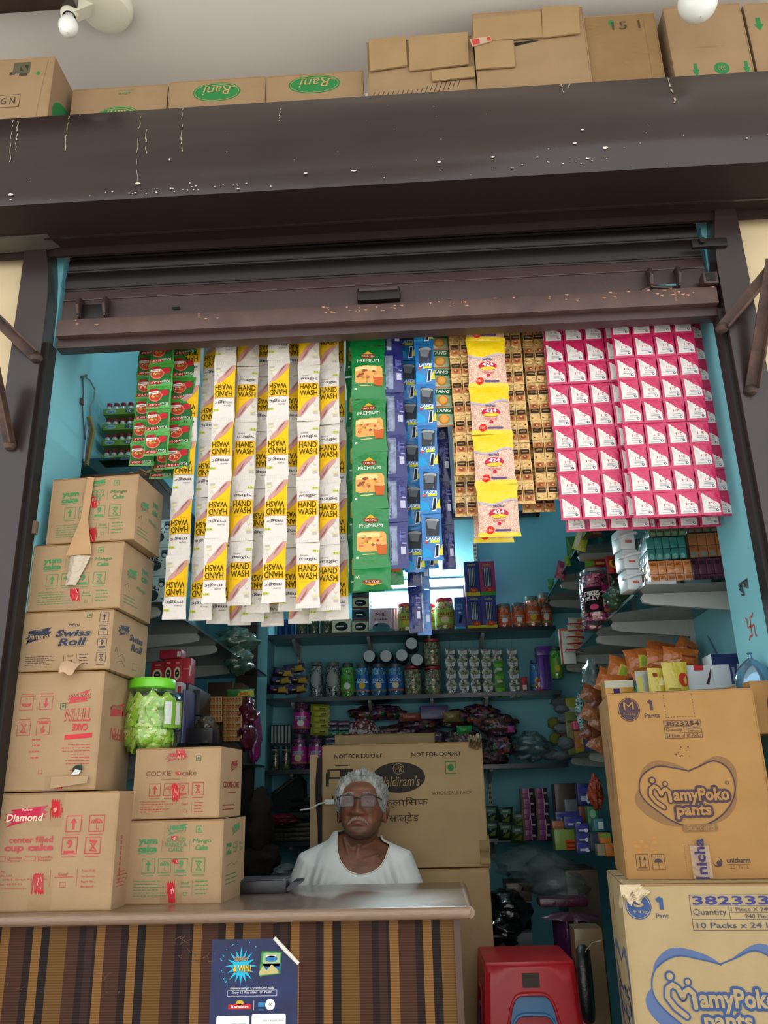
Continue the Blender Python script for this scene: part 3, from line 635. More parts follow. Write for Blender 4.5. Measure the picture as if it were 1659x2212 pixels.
# ---- diaper cartons at the other side --------------------------------------------
TAN = '#a07a48'; BUF = '#ab966e'
HEART = [(-.5, .10), (-.455, .30), (-.29, .44), (-.10, .405), (.04, .355), (.04, .355), (.15, .415), (.32, .50), (.46, .37), (.5, .10), (.44, -.14), (.29, -.36), (.05, -.5), (-.17, -.42), (-.35, -.23), (-.465, -.06)]
def spline(P, k=4):
    o = []; n = len(P)
    for i in range(n):
        a, b, c, d = P[i-1], P[i], P[(i+1) % n], P[(i+2) % n]
        for j in range(k):
            t = j/k; o.append(tuple(.5*(2*b[q]+(c[q]-a[q])*t+(2*a[q]-5*b[q]+4*c[q]-d[q])*t*t+(3*b[q]-a[q]-3*c[q]+d[q])*t**3) for q in (0, 1)))
    return o
def mamy_logo(d, a, b, w, h, m, band, base):
    """heart outline with the rounded wordmark"""
    o = [(a+x*w, b+y*h) for x, y in spline(HEART)]; N = len(o)
    # shaded ribbon over the two lobes and round the lower sides
    for i0, i1, t in ((3, 16, .030), (23, 37, .030), (37, 47, .022), (50, 64, .045)):
        P1, P2 = [], []
        for i in range(i0, i1+1):
            x, y = o[i % N]; k = math.sin(PI*(i-i0)/(i1-i0)); dx, dy = (x-a)/w, (y-b)/h; L = math.hypot(dx, dy)+1e-6; P1.append((x, y)); P2.append((x+dx/L*t*k*w/.64*1.7, y+dy/L*t*k*h/.345*1.15))
        for (p, q, r, s) in zip(P1, P1[1:], P2[1:], P2): d.poly([p, q, r, s], band)
    d.line(o+[o[0]], .0032, m, up=2)
    def word(s, ca, cb, ww, hh):
        for k in range(12):
            c, sn = math.cos(k*PI/6), math.sin(k*PI/6); d.text(s, ca+.0042/d.w*c*1.4, cb+.0042/d.h*sn*1.4, ww, hh, m, bold=.04, up=3)
        d.text(s, ca, cb, ww, hh, base, bold=.035, up=4.2)
    word('amyPoko', a+.135*w, b-.035*h, .58*w, .26*h); word('pants', a+.04*w, b-.27*h, .36*w, .21*h)
    # the initial M as two leaning arched figures with round heads
    def limb(P, t, m_, up):
        q = [(a+x*w, b+y*h) for x, y in P]; d.line(q, t, m_, up=up)
        for x, y in q: d.oval(x, y, t/2/d.w, t/2/d.h, m_, up=up, n=10)
    S0 = w*d.w
    for m_, k, up in ((m, 1, 3.1), (base, .55, 4.3)):
        limb(((-.263, -.196), (-.342, -.104), (-.39, 0), (-.38, .096), (-.342, .133), (-.303, .096), (-.276, 0)), S0*.062*k, m_, up)
        limb(((-.276, 0), (-.255, .0625), (-.224, .0875), (-.192, .04), (-.187, -.10)), S0*.062*k, m_, up)
    for A, B2, r0 in ((a-.355*w, b+.222*h, .040), (a-.224*w, b+.165*h, .031)):
        d.oval(A, B2, r0*w, r0*w*d.w/d.h, m, up=3.2); d.oval(A, B2, r0*.62*w, r0*.62*w*d.w/d.h, base, up=4.4)
    d.oval(a+.42*w, b+.16*h, .018*w, .018*w*d.w/d.h, m, up=2); d.oval(a+.42*w, b+.16*h, .013*w, .013*w*d.w/d.h, base, up=3); d.text('R', a+.42*w, b+.16*h, .012*w, .014*w*d.w/d.h, m, up=4)
    d.poly([(a-.09*w, b-.57*h), (a+.25*w, b-.56*h), (a+.265*w, b-.51*h), (a+.25*w, b-.45*h), (a-.09*w, b-.46*h), (a-.105*w, b-.51*h)], band, up=3); d.text('Standard', a+.08*w, b-.505*h, .28*w, .075*h, base, up=4.5, shear=.12)
def mamy_front(d, m=ink('#46363f'), band=ink('#80603f'), base=card(TAN), size='M', kg='7~12 kg', n='1', pants='Pants', code='3823254', lines='24 Lines of 10 Packs'):
    d.oval(.138, .905, .077, .067, m); d.ring(.138, .905, .072, .0625, .0012, base, up=2); d.text(size, .138, .925, .07, .045, base, up=3, bold=.03); d.text(kg, .138, .878, .085, .018, base, up=3)
    (d.line([(.278, .94), (.297, .951), (.297, .898)], .007, m, up=2)); d.text(pants, .295, .867, .105, .026, m, bold=.01)
    for k in range(9): d.rect(.40+.02*k, .852, .41+.02*k, .855, m)
    for k in range(10):
        if k < 9: d.rect(.388, .85+.0155*k, .391, .858+.0155*k, m); d.rect(.585, .85+.0155*k, .588, .858+.0155*k, m)
    d.frame(.365, .735, .62, .835, .0011, m); d.line([(.365, .80), (.62, .80)], .0009, m); d.line([(.365, .765), (.62, .765)], .0009, m); d.line([(.50, .765), (.50, .80)], .0009, m); d.line([(.50, .783), (.62, .783)], .0007, m)
    d.text(code, .492, .817, .235, .026, m, bold=.02); d.text('Quantity', .432, .782, .11, .022, m); d.text('1 Piece X 240 Pack', .56, .791, .105, .010, m); d.text('240 Pieces', .56, .774, .07, .010, m); d.text(lines, .492, .750, .235, .02, m)
    mamy_logo(d, .465, .435, .64, .345, m, band, base)
    for a, k in ((.11, 'up2'), (.215, 'rain')):
        wa, hb = .042, .04; b0 = .088; d.frame(a-wa, b0-hb, a+wa, b0+hb, .0009, m)
        if k == 'up2':
            for q in (-.016, .016): d.poly([(a+q-.01, b0+.01), (a+q+.01, b0+.01), (a+q, b0+.032)], m); d.rect(a+q-.002, b0-.022, a+q+.002, b0+.012, m)
            d.rect(a-.03, b0-.03, a+.03, b0-.026, m)
        else:
            d.poly([(a+.028*math.cos(q*PI/8), b0-.002+.02*math.sin(q*PI/8)) for q in range(9)], m); d.line([(a, b0), (a, b0-.028), (a+.006, b0-.031)], .0009, m)
            for q in range(5): d.line([(a-.025+.012*q, b0+.034), (a-.029+.012*q, b0+.024)], .0007, m)
    d.oval(.60, .085, .03, .026, m); d.oval(.595, .09, .025, .022, base, up=2); d.oval(.608, .08, .015, .013, m, up=3); d.text('unicharm', .735, .093, .15, .028, m, bold=.015); d.line([(.665, .072), (.805, .072)], .0006, m); d.text('ユニ・チャーム', .735, .058, .12, .018, m)
    for k in range(14): d.rect(.395, .04+.0095*k*1.1, .397, .045+.0105*k, m)
    for k in range(8): d.rect(.398+.022*k, .168, .41+.022*k, .1695, m)
    S = ink('#a87a44')
    rr = random.Random(4)
    for k in range(14): d.oval(.13+rr.uniform(-.06, .09), .18+rr.uniform(-.05, .05), rr.uniform(.006, .022), rr.uniform(.003, .01), mat('dirt_smear', '#a9763a', rough=.9), up=.8, n=9)
    for k in range(12): d.oval(.47+rr.uniform(-.05, .05), .66+rr.uniform(-.03, .03), rr.uniform(.002, .006), rr.uniform(.001, .004), ink('#3a3030'), up=1, n=6)
W1, H1 = .362, .452
d1 = make_carton('diaper_carton', 'orange-tan diaper carton marked M on top of a bigger S carton', W1, .34, H1, (.656, .02, 1.031), rz=rad(-7), col=TAN, front=mamy_front, seed=8, bulge=.006, left=lambda d: d.oval(.5, .6, .2, .2, ink('#96704f')))
b = MB(); VIO = ink('#3a3358'); dd = Draw(b, lambda a, q, l: (a-W1/2, -.0068-l, q), W1, H1, lift=.0012)
dd.rect(.43, .0, .555, .17, clear('clear_parcel_tape', tint='#f3ead8', gloss=.12, rough=.2)); dd.text('nicha', .49, .115, .225, .055, VIO, bold=.03, rot=PI/2, up=3); dd.rect(.445, .002, .53, .012, VIO, up=3)
b.build('packing_tape', d1)
MBLUE = ink('#3d5480')
def mamy2(d):
    base = card(BUF); m2 = ink('#4a4a58')
    d.oval(.078, .915, .068, .052, MBLUE); d.ring(.078, .915, .063, .048, .0014, base, up=2); d.text('S', .078, .93, .058, .038, base, up=3, bold=.04, shear=-.1); d.text('4~8 kg', .083, .893, .078, .016, base, up=3)
    d.line([(.175, .935), (.198, .947), (.198, .902)], .009, MBLUE, up=2); d.text('Pant', .196, .878, .065, .019, m2, bold=.01)
    d.frame(.345, .822, .84, .958, .0012, m2); d.line([(.345, .915), (.84, .915)], .001, m2); d.line([(.345, .864), (.84, .864)], .001, m2); d.line([(.54, .864), (.54, .915)], .001, m2); d.line([(.54, .889), (.84, .889)], .0008, m2)
    d.text('3823332', .59, .936, .46, .034, ink('#3a3f78'), bold=.02); d.text('Quantity', .44, .889, .17, .031, m2); d.text('1 Piece X 240 Pack', .69, .902, .28, .015, m2); d.text('240 Pieces', .69, .876, .15, .015, m2); d.text('10 Packs x 24 Lines', .60, .842, .47, .021, m2, bold=.01)
    mamy_logo(d, .43, .575, .66, .345, MBLUE, ink('#56688f'), base)
d2 = make_carton('diaper_carton', 'big pale buff diaper carton marked S with a torn corner under the M carton', .44, .36, .553, (.662, -.055, .475), rz=rad(-6), col=BUF, front=mamy2, seed=9, bulge=.006,
    left=lambda d: (mamy_logo(d, .5, .52, .8, .38, MBLUE, ink('#56688f'), card(BUF)), [d.oval(.35, .90-.018*k, .014, .008, ink('#b83a34')) for k in range(4)]))
b = MB(); PALE = card('#cdbb98'); rr = random.Random(3)
for k in range(6):
    b.grid(lambda u, v: (-.224+.05*u*(1-.4*v)+.004*k, -.004-.010*v-.006*noise.noise((u*5, v*5, k)), .553-.006*k*.5-.026*v*(1-.3*u)+.005*math.sin(u*9+k)*v), 8, 4, PALE)
b.grid(lambda u, v: (-.225+.012*u, .0+.05*v, .50+.056*u+.006*math.sin(v*20)), 3, 6, PALE); b.build('torn_corner', d2)
d0 = make_carton('diaper_carton', 'plain buff carton on the floor carrying the two diaper cartons', .42, .36, .47, (.66, -.06, 0), col=BUF, seed=10, front=lambda d: d.text('MamyPoko', .5, .5, .6, .12, MBLUE))
d3 = make_carton('diaper_carton', 'orange-tan carton with a dark oval badge, half hidden behind the M carton by the jamb', .20, .28, .135, (.950, .05, 1.37), rz=rad(6), col=TAN, seed=11, flaps=False, front=lambda d: d.oval(.33, .5, .16, .34, ink('#46363f')), left=lambda d: d.oval(.7, .5, .12, .36, ink('#46363f')))

# ---- snack cartons behind the man -------------------------------------------------
HB = '#9c8560'
def hal_front(d):
    K = ink('#2b2620'); base = card(HB); G = ink('#2f6a3a')
    d.text('NOT FOR EXPORT', .225, .905, .30, .034, K, bold=.02); d.text('NOT FOR EXPORT', .715, .905, .31, .034, K, bold=.02)
    d.oval(.475, .72, .165, .125, K); d.text("Haldiram's", .478, .69, .255, .085, base, up=3, shear=.25); d.ring(.475, .79, .035, .044, .0018, base, up=3); d.text('HR', .475, .79, .04, .05, base, up=3, shear=.2)
    a, b0 = .80, .79; d.frame(a-.035, b0-.052, a+.035, b0+.052, .003, G); d.oval(a, b0, .019, .03, G)
    d.text('WHOLESALE PACK', .80, .585, .25, .026, ink('#4a4034'))
    d.text('िचप्स क्लािसक', .41, .515, .48, .085, K); d.text('साल्टेड', .50, .39, .18, .09, K)
    d.rect(.03, .72, .19, .80, K); d.rect(.045, .735, .11, .785, base, up=2); d.rect(.02, .66, .04, .77, K); d.line([(.06, .52), (.065, .58)], .004, K); d.text('HR', .085, .55, .04, .06, K, shear=.3); d.rect(.08, .825, .16, .832, K)
hal = make_carton('snack_carton', 'big kraft snack carton printed NOT FOR EXPORT standing behind the seated man', .598, .36, .432, (-.105, 1.0, .99), rz=rad(1.0), col=HB, front=hal_front, seed=12, bulge=.008)
b = MB(); b.grid(lambda u, v: (-.318-.03*v, .008+.01*v, .01+.39*u+.0*v), 10, 2, card('#a8916c')); b.grid(lambda u, v: (-.300-.022*v+.005*math.sin(u*7), .006, .03+.36*u), 10, 1, paint('#1b1612', .9)); b.build('split_seam', hal)
b = MB()
for k in range(5): b.grid(lambda u, v: (.25+.05*u, -.01+.05*v-.004*k, .415+.016*math.sin(u*8+k*2)+.004*k+.02*v), 6, 3, card('#8f7a52'))
b.build('crushed_corner', hal); b = MB()
for k in range(4): b.grid(lambda u, v: (.27+.036*u, -.012+.02*v, .01+.05*k*.5+.018*math.sin(v*5+k)), 5, 3, card('#8f7a52'))
b.build('crushed_corner', hal)
b = MB(); b.tube([(-.38, -.01, .205), (-.34, -.03, .21), (-.31, -.02, .225), (-.28, -.012, .232)], .003, paint('#b9c2be', .5)); b.box(-.29, -.255, -.014, -.008, .222, .24, paint('#c3cac6', .5), bev=.003); b.build('white_tie', hal)
hal2 = make_carton('snack_carton', 'plain kraft carton under the big snack carton, beyond the counter end', .575, .35, .56, (-.095, 1.0, .425), col=HB, seed=13, bulge=.006)
hal3 = make_carton('snack_carton', 'plain kraft carton on the floor under two snack cartons', .54, .34, .42, (-.13, 1.09, .0), col=HB, seed=14, flaps=True)
hal4 = make_carton('snack_carton', 'kraft carton leaning close behind the big snack carton', .42, .16, .50, (-.19, 1.4, .985), rz=rad(3), col='#a08a66', seed=15)
b = MB(); b.box(-.24, .24, .0, .30, 0, .985, card('#8f7a58'), bev=.004); t = thing('snack_carton', 'tall kraft carton hidden behind the snack cartons', 'carton', (-.19, 1.40, 0)); b.build('carton_body', t)

# ---- cartons on the hood --------------------------------------------------------------
GRN = ink('#2f7d46')
def oval_logo(d, a, b, ra, rb, w, turn=True):
    base = card('#bd9b6c'); d.oval(a, b, ra, rb, GRN); d.ring(a, b, ra*.93, rb*.93, .0016, base, up=2); d.text(w, a, b-.02, ra*1.2, rb*.9, base, up=3, shear=.25); d.line([(a-ra*.8, b-rb*.35), (a-ra*.2, b-rb*.7), (a+ra*.5, b-rb*.62)], .002, base, up=3)
HC = '#9c8263'
def hood_box(label, l, r, top, yf, front=None, dp=.30, side=None, col=HC, **k):
    """l, r, top: pixels of the front face; stands on the hood"""
    p, q = at(l, top, yf), at(r, top, yf); w = q.x-p.x; h = p.z*.5+q.z*.5-3.310
    return make_carton('snack_carton', label, w, dp, h, ((p.x+q.x)/2, yf, 3.3095), col=col, front=front, side=side, seed=len(label), **k)
def f_left(d):
    K = ink('#3a3a32'); d.rect(.55, .74, .74, .93, ink('#5c5a44')); d.rect(.63, .7, .72, .88, K); d.rect(.52, .72, .58, .76, K); d.oval(.84, .73, .02, .03, GRN); d.frame(.42, .20, .68, .40, .0015, K); d.text('G', .5, .3, .06, .1, K); d.text('N', .6, .3, .06, .1, K); d.line([(.88, .05), (.93, .95)], .001, ink('#8a6a44'))
hood_box('carton with dark smudged print at the far end of the hood above the cake stack', -70, 118, 128, -.195, f_left, dp=.31, side=lambda d: d.oval(.4, .25, .32, .3, GRN), bulge=.004)
hood_box('hood-top carton with the lower half of a green oval hidden and alfina print turned over', 160, 362, 188, -.10, lambda d: (oval_logo(d, .49, .60, .22, .2, 'Rani'), d.text('afira', .45, .15, .13, .05, GRN), smalltext(d, .35, .08, .3, 1, GRN, 3)), turn=True)
hood_box('hood-top carton with a green oval logo upside down, second in the low row', 368, 573, 171, -.10, lambda d: oval_logo(d, .5, .26, .25, .19, 'Rani'), turn=True)
hood_box('hood-top carton with a green oval logo upside down, last of the low row', 577, 783, 159, -.10, lambda d: oval_logo(d, .5, .22, .27, .19, 'Rani'), turn=True)
def flapped(t, pieces):
    for pts, y, n in pieces:
        b = MB(); b.prism(pts, y-.005, y, card('#a0855f'))
        b.build('loose_flap', t)
b5 = hood_box('open hood-top carton with hatched edge marks and folded flaps', 793, 1020, 84, -.13, lambda d: [d.line([(.02+.045*k, .16+.16*(k > 9)*(k-9)/11), (.06+.045*k, .29+.16*(k > 9)*(k-9)/11)], .002, ink('#3a342a')) for k in range(19)] and None, dp=.3)
w5, h5 = .30, .35
def rel(t, px, py, yf): p = at(px, py, yf); return (p.x-t.location.x, p.z-t.location.z)
def flap_on(t, pix, y, lift, name='loose_flap'):
    yf = y; b = MB(); b.prism([rel(t, px, py, yf) for px, py in pix], lift-.005, lift, card('#a0855f')); b.build(name, t)
flap_on(b5, [(882, 86), (1010, 76), (1012, 145), (885, 160)], -.13, -.008); flap_on(b5, [(797, 92), (876, 84), (880, 148), (800, 160)], -.13, -.008); flap_on(b5, [(932, 160), (1024, 150), (1026, 172), (934, 182)], -.13, -.008)
b6 = hood_box('tall hood-top carton with overlapping open flaps and a red-printed tab', 1020, 1257, 22, -.14, None, dp=.3)
flap_on(b6, [(1022, 50), (1168, 34), (1170, 88), (1020, 98)], -.14, -.010); flap_on(b6, [(1170, 22), (1248, 19), (1252, 78), (1170, 88)], -.14, -.008); flap_on(b6, [(1024, 96), (1108, 94), (1112, 150), (1028, 155)], -.14, -.007)
b = MB(); b.prism([rel(b6, *q, -.14) for q in ((1014, 95), (1058, 88), (1062, 98), (1020, 110))], -.018, -.014, paint('#b9a08a')); b.prism([rel(b6, *q, -.14) for q in ((1018, 96), (1034, 94), (1036, 104), (1022, 108))], -.019, -.018, ink('#b8443c')); b.prism([rel(b6, *q, -.14) for q in ((1050, 92), (1057, 90), (1060, 97), (1053, 99))], -.019, -.018, ink('#b8443c')); b.build('red_tab', b6)
b = MB(); b.prism([rel(b6, *q, -.14) for q in ((1110, 96), (1140, 92), (1168, 90), (1112, 103))], -.0062, -.006, paint('#15110d', .9)); b.build('flap_gap', b6)
hood_box('stained hood-top carton with handwritten scrawl', 1260, 1412, 32, -.13, lambda d: ([d.oval(.5+.4*math.sin(k*5.1), .5+.4*math.cos(k*3.7), .05, .02, mat('brown_stain', '#8a6c45', rough=.9), n=9) for k in range(24)], d.text('15 1', .58, .86, .4, .1, ink('#4a4034')), d.oval(.38, .9, .04, .04, GRN), d.line([(.83, .1), (.84, .95)], .001, ink('#7a5c3a')))[0] and None, dp=.3, col='#8c714c')
hood_box('hood-top carton with two green down arrows behind the large bulb', 1432, 1597, 12, -.14, lambda d: ([(d.poly([(a-.045, .24), (a+.045, .24), (a, .15)], GRN), d.rect(a-.022, .24, a+.022, .31, GRN)) for a in (.27, .92)], d.oval(.60, .24, .1, .065, GRN), d.text('eco', .60, .24, .1, .05, card(HC), up=3), smalltext(d, .3, .49, .5, 1, ink('#8a7a5a'), 9), d.oval(.58, .06, .05, .05, GRN)) and None, dp=.3)
hood_box('end hood-top carton with green arrow beyond the down-arrow carton', 1604, 1760, 4, -.14, lambda d: ((d.poly([(.08, .74), (.22, .74), (.15, .66)], GRN), d.rect(.12, .74, .18, .82, GRN)), d.oval(.5, .76, .1, .08, GRN), smalltext(d, .3, .55, .5, 1, ink('#8a7a5a'), 9), d.frame(.36, .25, .6, .48, .001, ink('#9a9a6a'))) and None, dp=.3)
# ------------------------------------------------------------------ counter
def stripes():
    m = bpy.data.materials.new('striped_laminate'); m.use_nodes = True; nt = m.node_tree; b = nt.nodes['Principled BSDF']; L = nt.links.new
    tc = nt.nodes.new('ShaderNodeTexCoord'); sx = nt.nodes.new('ShaderNodeSeparateXYZ'); L(tc.outputs['Object'], sx.inputs[0])
    a = nt.nodes.new('ShaderNodeMath'); a.operation = 'ADD'; a.inputs[1].default_value = .358+4*.2417; L(sx.outputs['X'], a.inputs[0])
    d = nt.nodes.new('ShaderNodeMath'); d.operation = 'DIVIDE'; d.inputs[1].default_value = .2417; L(a.outputs[0], d.inputs[0])
    f = nt.nodes.new('ShaderNodeMath'); f.operation = 'FRACT'; L(d.outputs[0], f.inputs[0])
    r = nt.nodes.new('ShaderNodeValToRGB'); r.color_ramp.interpolation = 'CONSTANT'
    TANC, BR, DK, PU, OC = '#80592c', '#46281a', '#23140f', '#38231d', '#6a4a20'
    seq = [(TANC, .086), (BR, .171), (DK, .076), (TANC, .09), ('#1c120e', .086), (OC, .181), (BR, .129), (DK, .071), (PU, .077), (DK, .033)]
    p = 0
    for i, (c, w) in enumerate(seq):
        e = r.color_ramp.elements[i] if i < 2 else r.color_ramp.elements.new(p)
        e.position = p; e.color = (*lin(c), 1); p += w
    L(f.outputs[0], r.inputs['Fac'])
    # fine cross ribs
    w = nt.nodes.new('ShaderNodeMath'); w.operation = 'MULTIPLY'; w.inputs[1].default_value = 2*PI/.0058; L(sx.outputs['Z'], w.inputs[0])
    s = nt.nodes.new('ShaderNodeMath'); s.operation = 'SINE'; L(w.outputs[0], s.inputs[0])
    k = nt.nodes.new('ShaderNodeMath'); k.operation = 'MULTIPLY_ADD'; k.inputs[1].default_value = .2; k.inputs[2].default_value = .82; L(s.outputs[0], k.inputs[0])
    mx = nt.nodes.new('ShaderNodeVectorMath'); mx.operation = 'SCALE'; L(r.outputs['Color'], mx.inputs[0]); L(k.outputs[0], mx.inputs['Scale']); L(mx.outputs[0], b.inputs['Base Color'])
    bp = nt.nodes.new('ShaderNodeBump'); bp.inputs['Strength'].default_value = .3; bp.inputs['Distance'].default_value = .002; L(s.outputs[0], bp.inputs['Height']); L(bp.outputs['Normal'], b.inputs['Normal'])
    b.inputs['Roughness'].default_value = .6; b.inputs['Specular IOR Level'].default_value = .22; return m
def ribbed():
    m = bpy.data.materials.new('ribbed_worktop'); m.use_nodes = True; nt = m.node_tree; b = nt.nodes['Principled BSDF']; L = nt.links.new
    tc = nt.nodes.new('ShaderNodeTexCoord'); mp = nt.nodes.new('ShaderNodeMapping'); mp.inputs['Rotation'].default_value = (0, 0, rad(12)); L(tc.outputs['Object'], mp.inputs[0])
    w = nt.nodes.new('ShaderNodeTexWave'); w.bands_direction = 'Y'; w.inputs['Scale'].default_value = 42; w.inputs['Distortion'].default_value = .4; L(mp.outputs[0], w.inputs[0])
    r = nt.nodes.new('ShaderNodeValToRGB'); r.color_ramp.elements[0].color = (*lin('#3f2c24'), 1); r.color_ramp.elements[1].color = (*lin('#8c7360'), 1); L(w.outputs['Fac'], r.inputs[0]); L(r.outputs[0], b.inputs['Base Color'])
    b.inputs['Roughness'].default_value = .28; b.inputs['Coat Weight'].default_value = .7; b.inputs['Coat Roughness'].default_value = .12
    bp = nt.nodes.new('ShaderNodeBump'); bp.inputs['Strength'].default_value = .25; bp.inputs['Distance'].default_value = .002; L(w.outputs['Fac'], bp.inputs['Height']); L(bp.outputs[0], b.inputs['Normal']); return m
ct = thing('shop_counter', 'brown shop counter with a striped laminate front and blue poster', 'counter', (0, 0, 0))
WOOD = mat('counter_edge_wood', '#8b715b', rough=.35, var=.3, vscale=30, stretch=(1, 20, 20), coat=.3)
RIB = ribbed()
b = MB(); b.box(-1.135, .078, -.008, .545, .957, .985, RIB, bev=.004); b.build('worktop', ct)
b = MB(); b.tube([(-1.135, -.010, .971), (.080, -.010, .971)], .0145, WOOD, n=14); b.tube([(.078, -.010, .971), (.080, .545, .971)], .0145, WOOD, n=14); b.build('edge_band', ct)
ST = stripes()
b = MB(); b.box(-1.13, .048, .012, .028, .06, .957, ST); b.build('front_panel', ct, smooth=False)
b = MB(); b.box(.040, .056, .008, .52, .0, .957, mat('counter_side', '#4d352b', rough=.5, var=.2)); b.build('side_panel', ct, smooth=False); b = MB(); b.box(-1.13, -1.115, .03, .52, .0, .957, mat('counter_side', '#4d352b')); b.build('side_panel', ct, smooth=False)
b = MB(); b.box(-1.115, .04, .03, .05, .0, .06, mat('counter_side', '#4d352b')); b.build('plinth', ct, smooth=False)
b = MB(); b.box(-1.115, .04, .05, .5, .45, .468, mat('counter_side', '#4d352b')); b.build('inner_shelf', ct, smooth=False)
# scuffs and dried splashes on the panel
b = MB(); d = Draw(b, lambda a, c, l: (-1.13+a, .012-l, c), 1.178, 1, lift=.0008); SC_ = mat('grey_scuff', '#5c4838', rough=.8)
rr = random.Random(5)
for px, py, n, s in ((395, 2035, 12, 14), (405, 2065, 12, 16), (440, 2075, 10, 14), (230, 2130, 8, 26), (60, 2140, 6, 20), (760, 2155, 2, 6)):
    for k in range(n):
        p = at(px+rr.gauss(0, s), py+rr.gauss(0, s*.4), .012); t = rr.uniform(.001, .005); d.line([((p.x+1.13)/1.178, p.z), ((p.x+1.13+rr.uniform(-.012, .02))/1.178, p.z+rr.uniform(-.006, .012))], t*.35, SC_)
b.build('scuff_marks', ct)

# ---- blue poster ------------------------------------------------------------------------
p0, p1, p2 = at(458, 2030, .010), at(640, 2024, .010), at(462, 2212, .010)
PW = .212; PH = .30
ps = thing('poster', 'blue scratch and win poster with a curling corner stuck on the striped counter front', 'poster', (p0.x, .0115, p0.z-PH))
PB = mat('poster_blue', '#13265a', rough=.5, var=.35, vscale=14, col2='#0a1538'); b = MB()
b.add([(0, 0, 0), (PW, 0, 0), (PW, 0, PH-.055), (PW-.055, 0, PH), (0, 0, PH)], [(0, 1, 2, 3, 4)], PB); b.add([(0, .001, 0), (PW, .001, 0), (PW, .001, PH-.055), (PW-.055, .001, PH), (0, .001, PH)], [(4, 3, 2, 1, 0)], paint('#e6e6e2'))
d = Draw(b, lambda a, c, l: (a, -l, c), PW, PH, lift=.0004)
CY, YE, OR_, WH = ink('#2bb3d6'), ink('#f0c02c'), ink('#e0862a'), ink('#f1f1ee')
q = []
for k in range(32):
    r = (1.0 if k % 2 == 0 else .52)*(1 if k % 4 else 1.12); q.append((.345+.165*r*math.cos(k*PI/16), .805+.125*r*math.sin(k*PI/16)))
d.poly([(.345, .805)]+q[:17], CY); d.poly([(.345, .805)]+q[16:]+[q[0]], CY)
for k in range(26):
    a = rr.uniform(0, 2*PI); d.oval(.36+.27*math.cos(a)*rr.uniform(.85, 1), .81+.18*math.sin(a)*rr.uniform(.85, 1), .006, .005, CY, n=6)
d.text('SCRATCH', .345, .855, .155, .035, ink('#5a2a18'), up=3, bold=.05); d.text('SCRATCH', .345, .857, .15, .03, OR_, up=4, bold=.02); d.text('& WIN!', .36, .787, .215, .055, ink('#5a2a18'), up=3, bold=.05); d.text('& WIN!', .36, .789, .205, .05, YE, up=4, bold=.02)
# the little packet picture
d.poly([(.555, .73), (.80, .745), (.815, .905), (.58, .91)], ink('#3f8a4a'), up=2); d.poly([(.575, .74), (.785, .755), (.80, .82), (.60, .82)], ink('#2a6aa8'), up=3); d.poly([(.595, .80), (.79, .80), (.80, .895), (.605, .9)], ink('#9fb88a'), up=3); d.oval(.695, .855, .07, .022, ink('#3a78b4'), up=4); d.rect(.64, .865, .75, .88, WH, up=4); d.poly([(.56, .76), (.60, .81), (.64, .77), (.70, .815), (.78, .77), (.78, .75), (.565, .738)], ink('#c0b57a'), up=3.5)
d.text('Retailers shall get a Scratch Card Inside', .48, .645, .50, .022, WH, shear=.2); d.text('Every 12 Pkts of Rs. 10/- Packs!', .48, .615, .46, .022, WH, shear=.2); d.frame(.20, .59, .765, .632, .0006, WH)
d.rect(.215, .50, .475, .535, ink('#c8282e'), up=2); d.oval(.345, .545, .045, .018, ink('#c9a33a'), up=2); d.text('Retailers', .345, .517, .2, .02, WH, up=3, bold=.02); d.line([(.505, .49), (.505, .56)], .0007, WH)
d.oval(.69, .53, .055, .04, WH, up=2); d.rect(.555, .515, .63, .545, ink('#3a86b8'), up=2); d.text('100', .69, .53, .05, .025, ink('#4a4a4a'), up=3); d.rect(.56, .49, .62, .497, ink('#3a86b8'), up=2)
def rrect(a0, b0, a1, b1, m, up): 
    r1, r2 = .02, .014; pts = []
    for ca, cb, s in ((a1-r1, b1-r2, 0), (a0+r1, b1-r2, 1), (a0+r1, b0+r2, 2), (a1-r1, b0+r2, 3)):
        for k in range(5): t = (s+k/4)*PI/2; pts.append((ca+r1*math.cos(t), cb+r2*math.sin(t)))
    d.poly(pts, m, up)
rrect(.085, .255, .46, .455, WH, 2); rrect(.485, .265, .87, .465, WH, 2); rrect(.085, .03, .46, .225, WH, 2); rrect(.485, .04, .87, .235, WH, 2)
d.poly([(.12, .33), (.19, .33), (.215, .37), (.195, .39), (.12, .39)], ink('#6f6f72'), up=3)
for i, s in enumerate(('Scratch to reveal the', 'unique code', 'given at the rear of', 'the card')): d.text(s, .335, .40-.028*i, .17*len(s)/21, .014, ink('#8a8a8a'), up=3)
for i, s in enumerate(('Give a missed call on', 'the number or', 'log on and register', 'the unique code')): d.text(s, .73, .42-.028*i, .24*len(s)/21, .015, ink('#8a8a8a'), up=3)
d.ring(.44, .275, .012, .009, .0006, ink('#8a8a8a'), up=3); d.ring(.845, .285, .012, .009, .0006, ink('#8a8a8a'), up=3)
b.build('poster_sheet', ps, smooth=False)
b = MB(); A = Vector((PW-.058, -.002, PH+.002)); B = Vector((PW+.002, -.002, PH-.055))
b.tube([A, A.lerp(B, .5)+Vector((0, -.003, 0)), B], [.0045, .0052, .0042], mat('poster_back', '#dedbd0', rough=.5), n=12); b.build('curled_corner', ps)

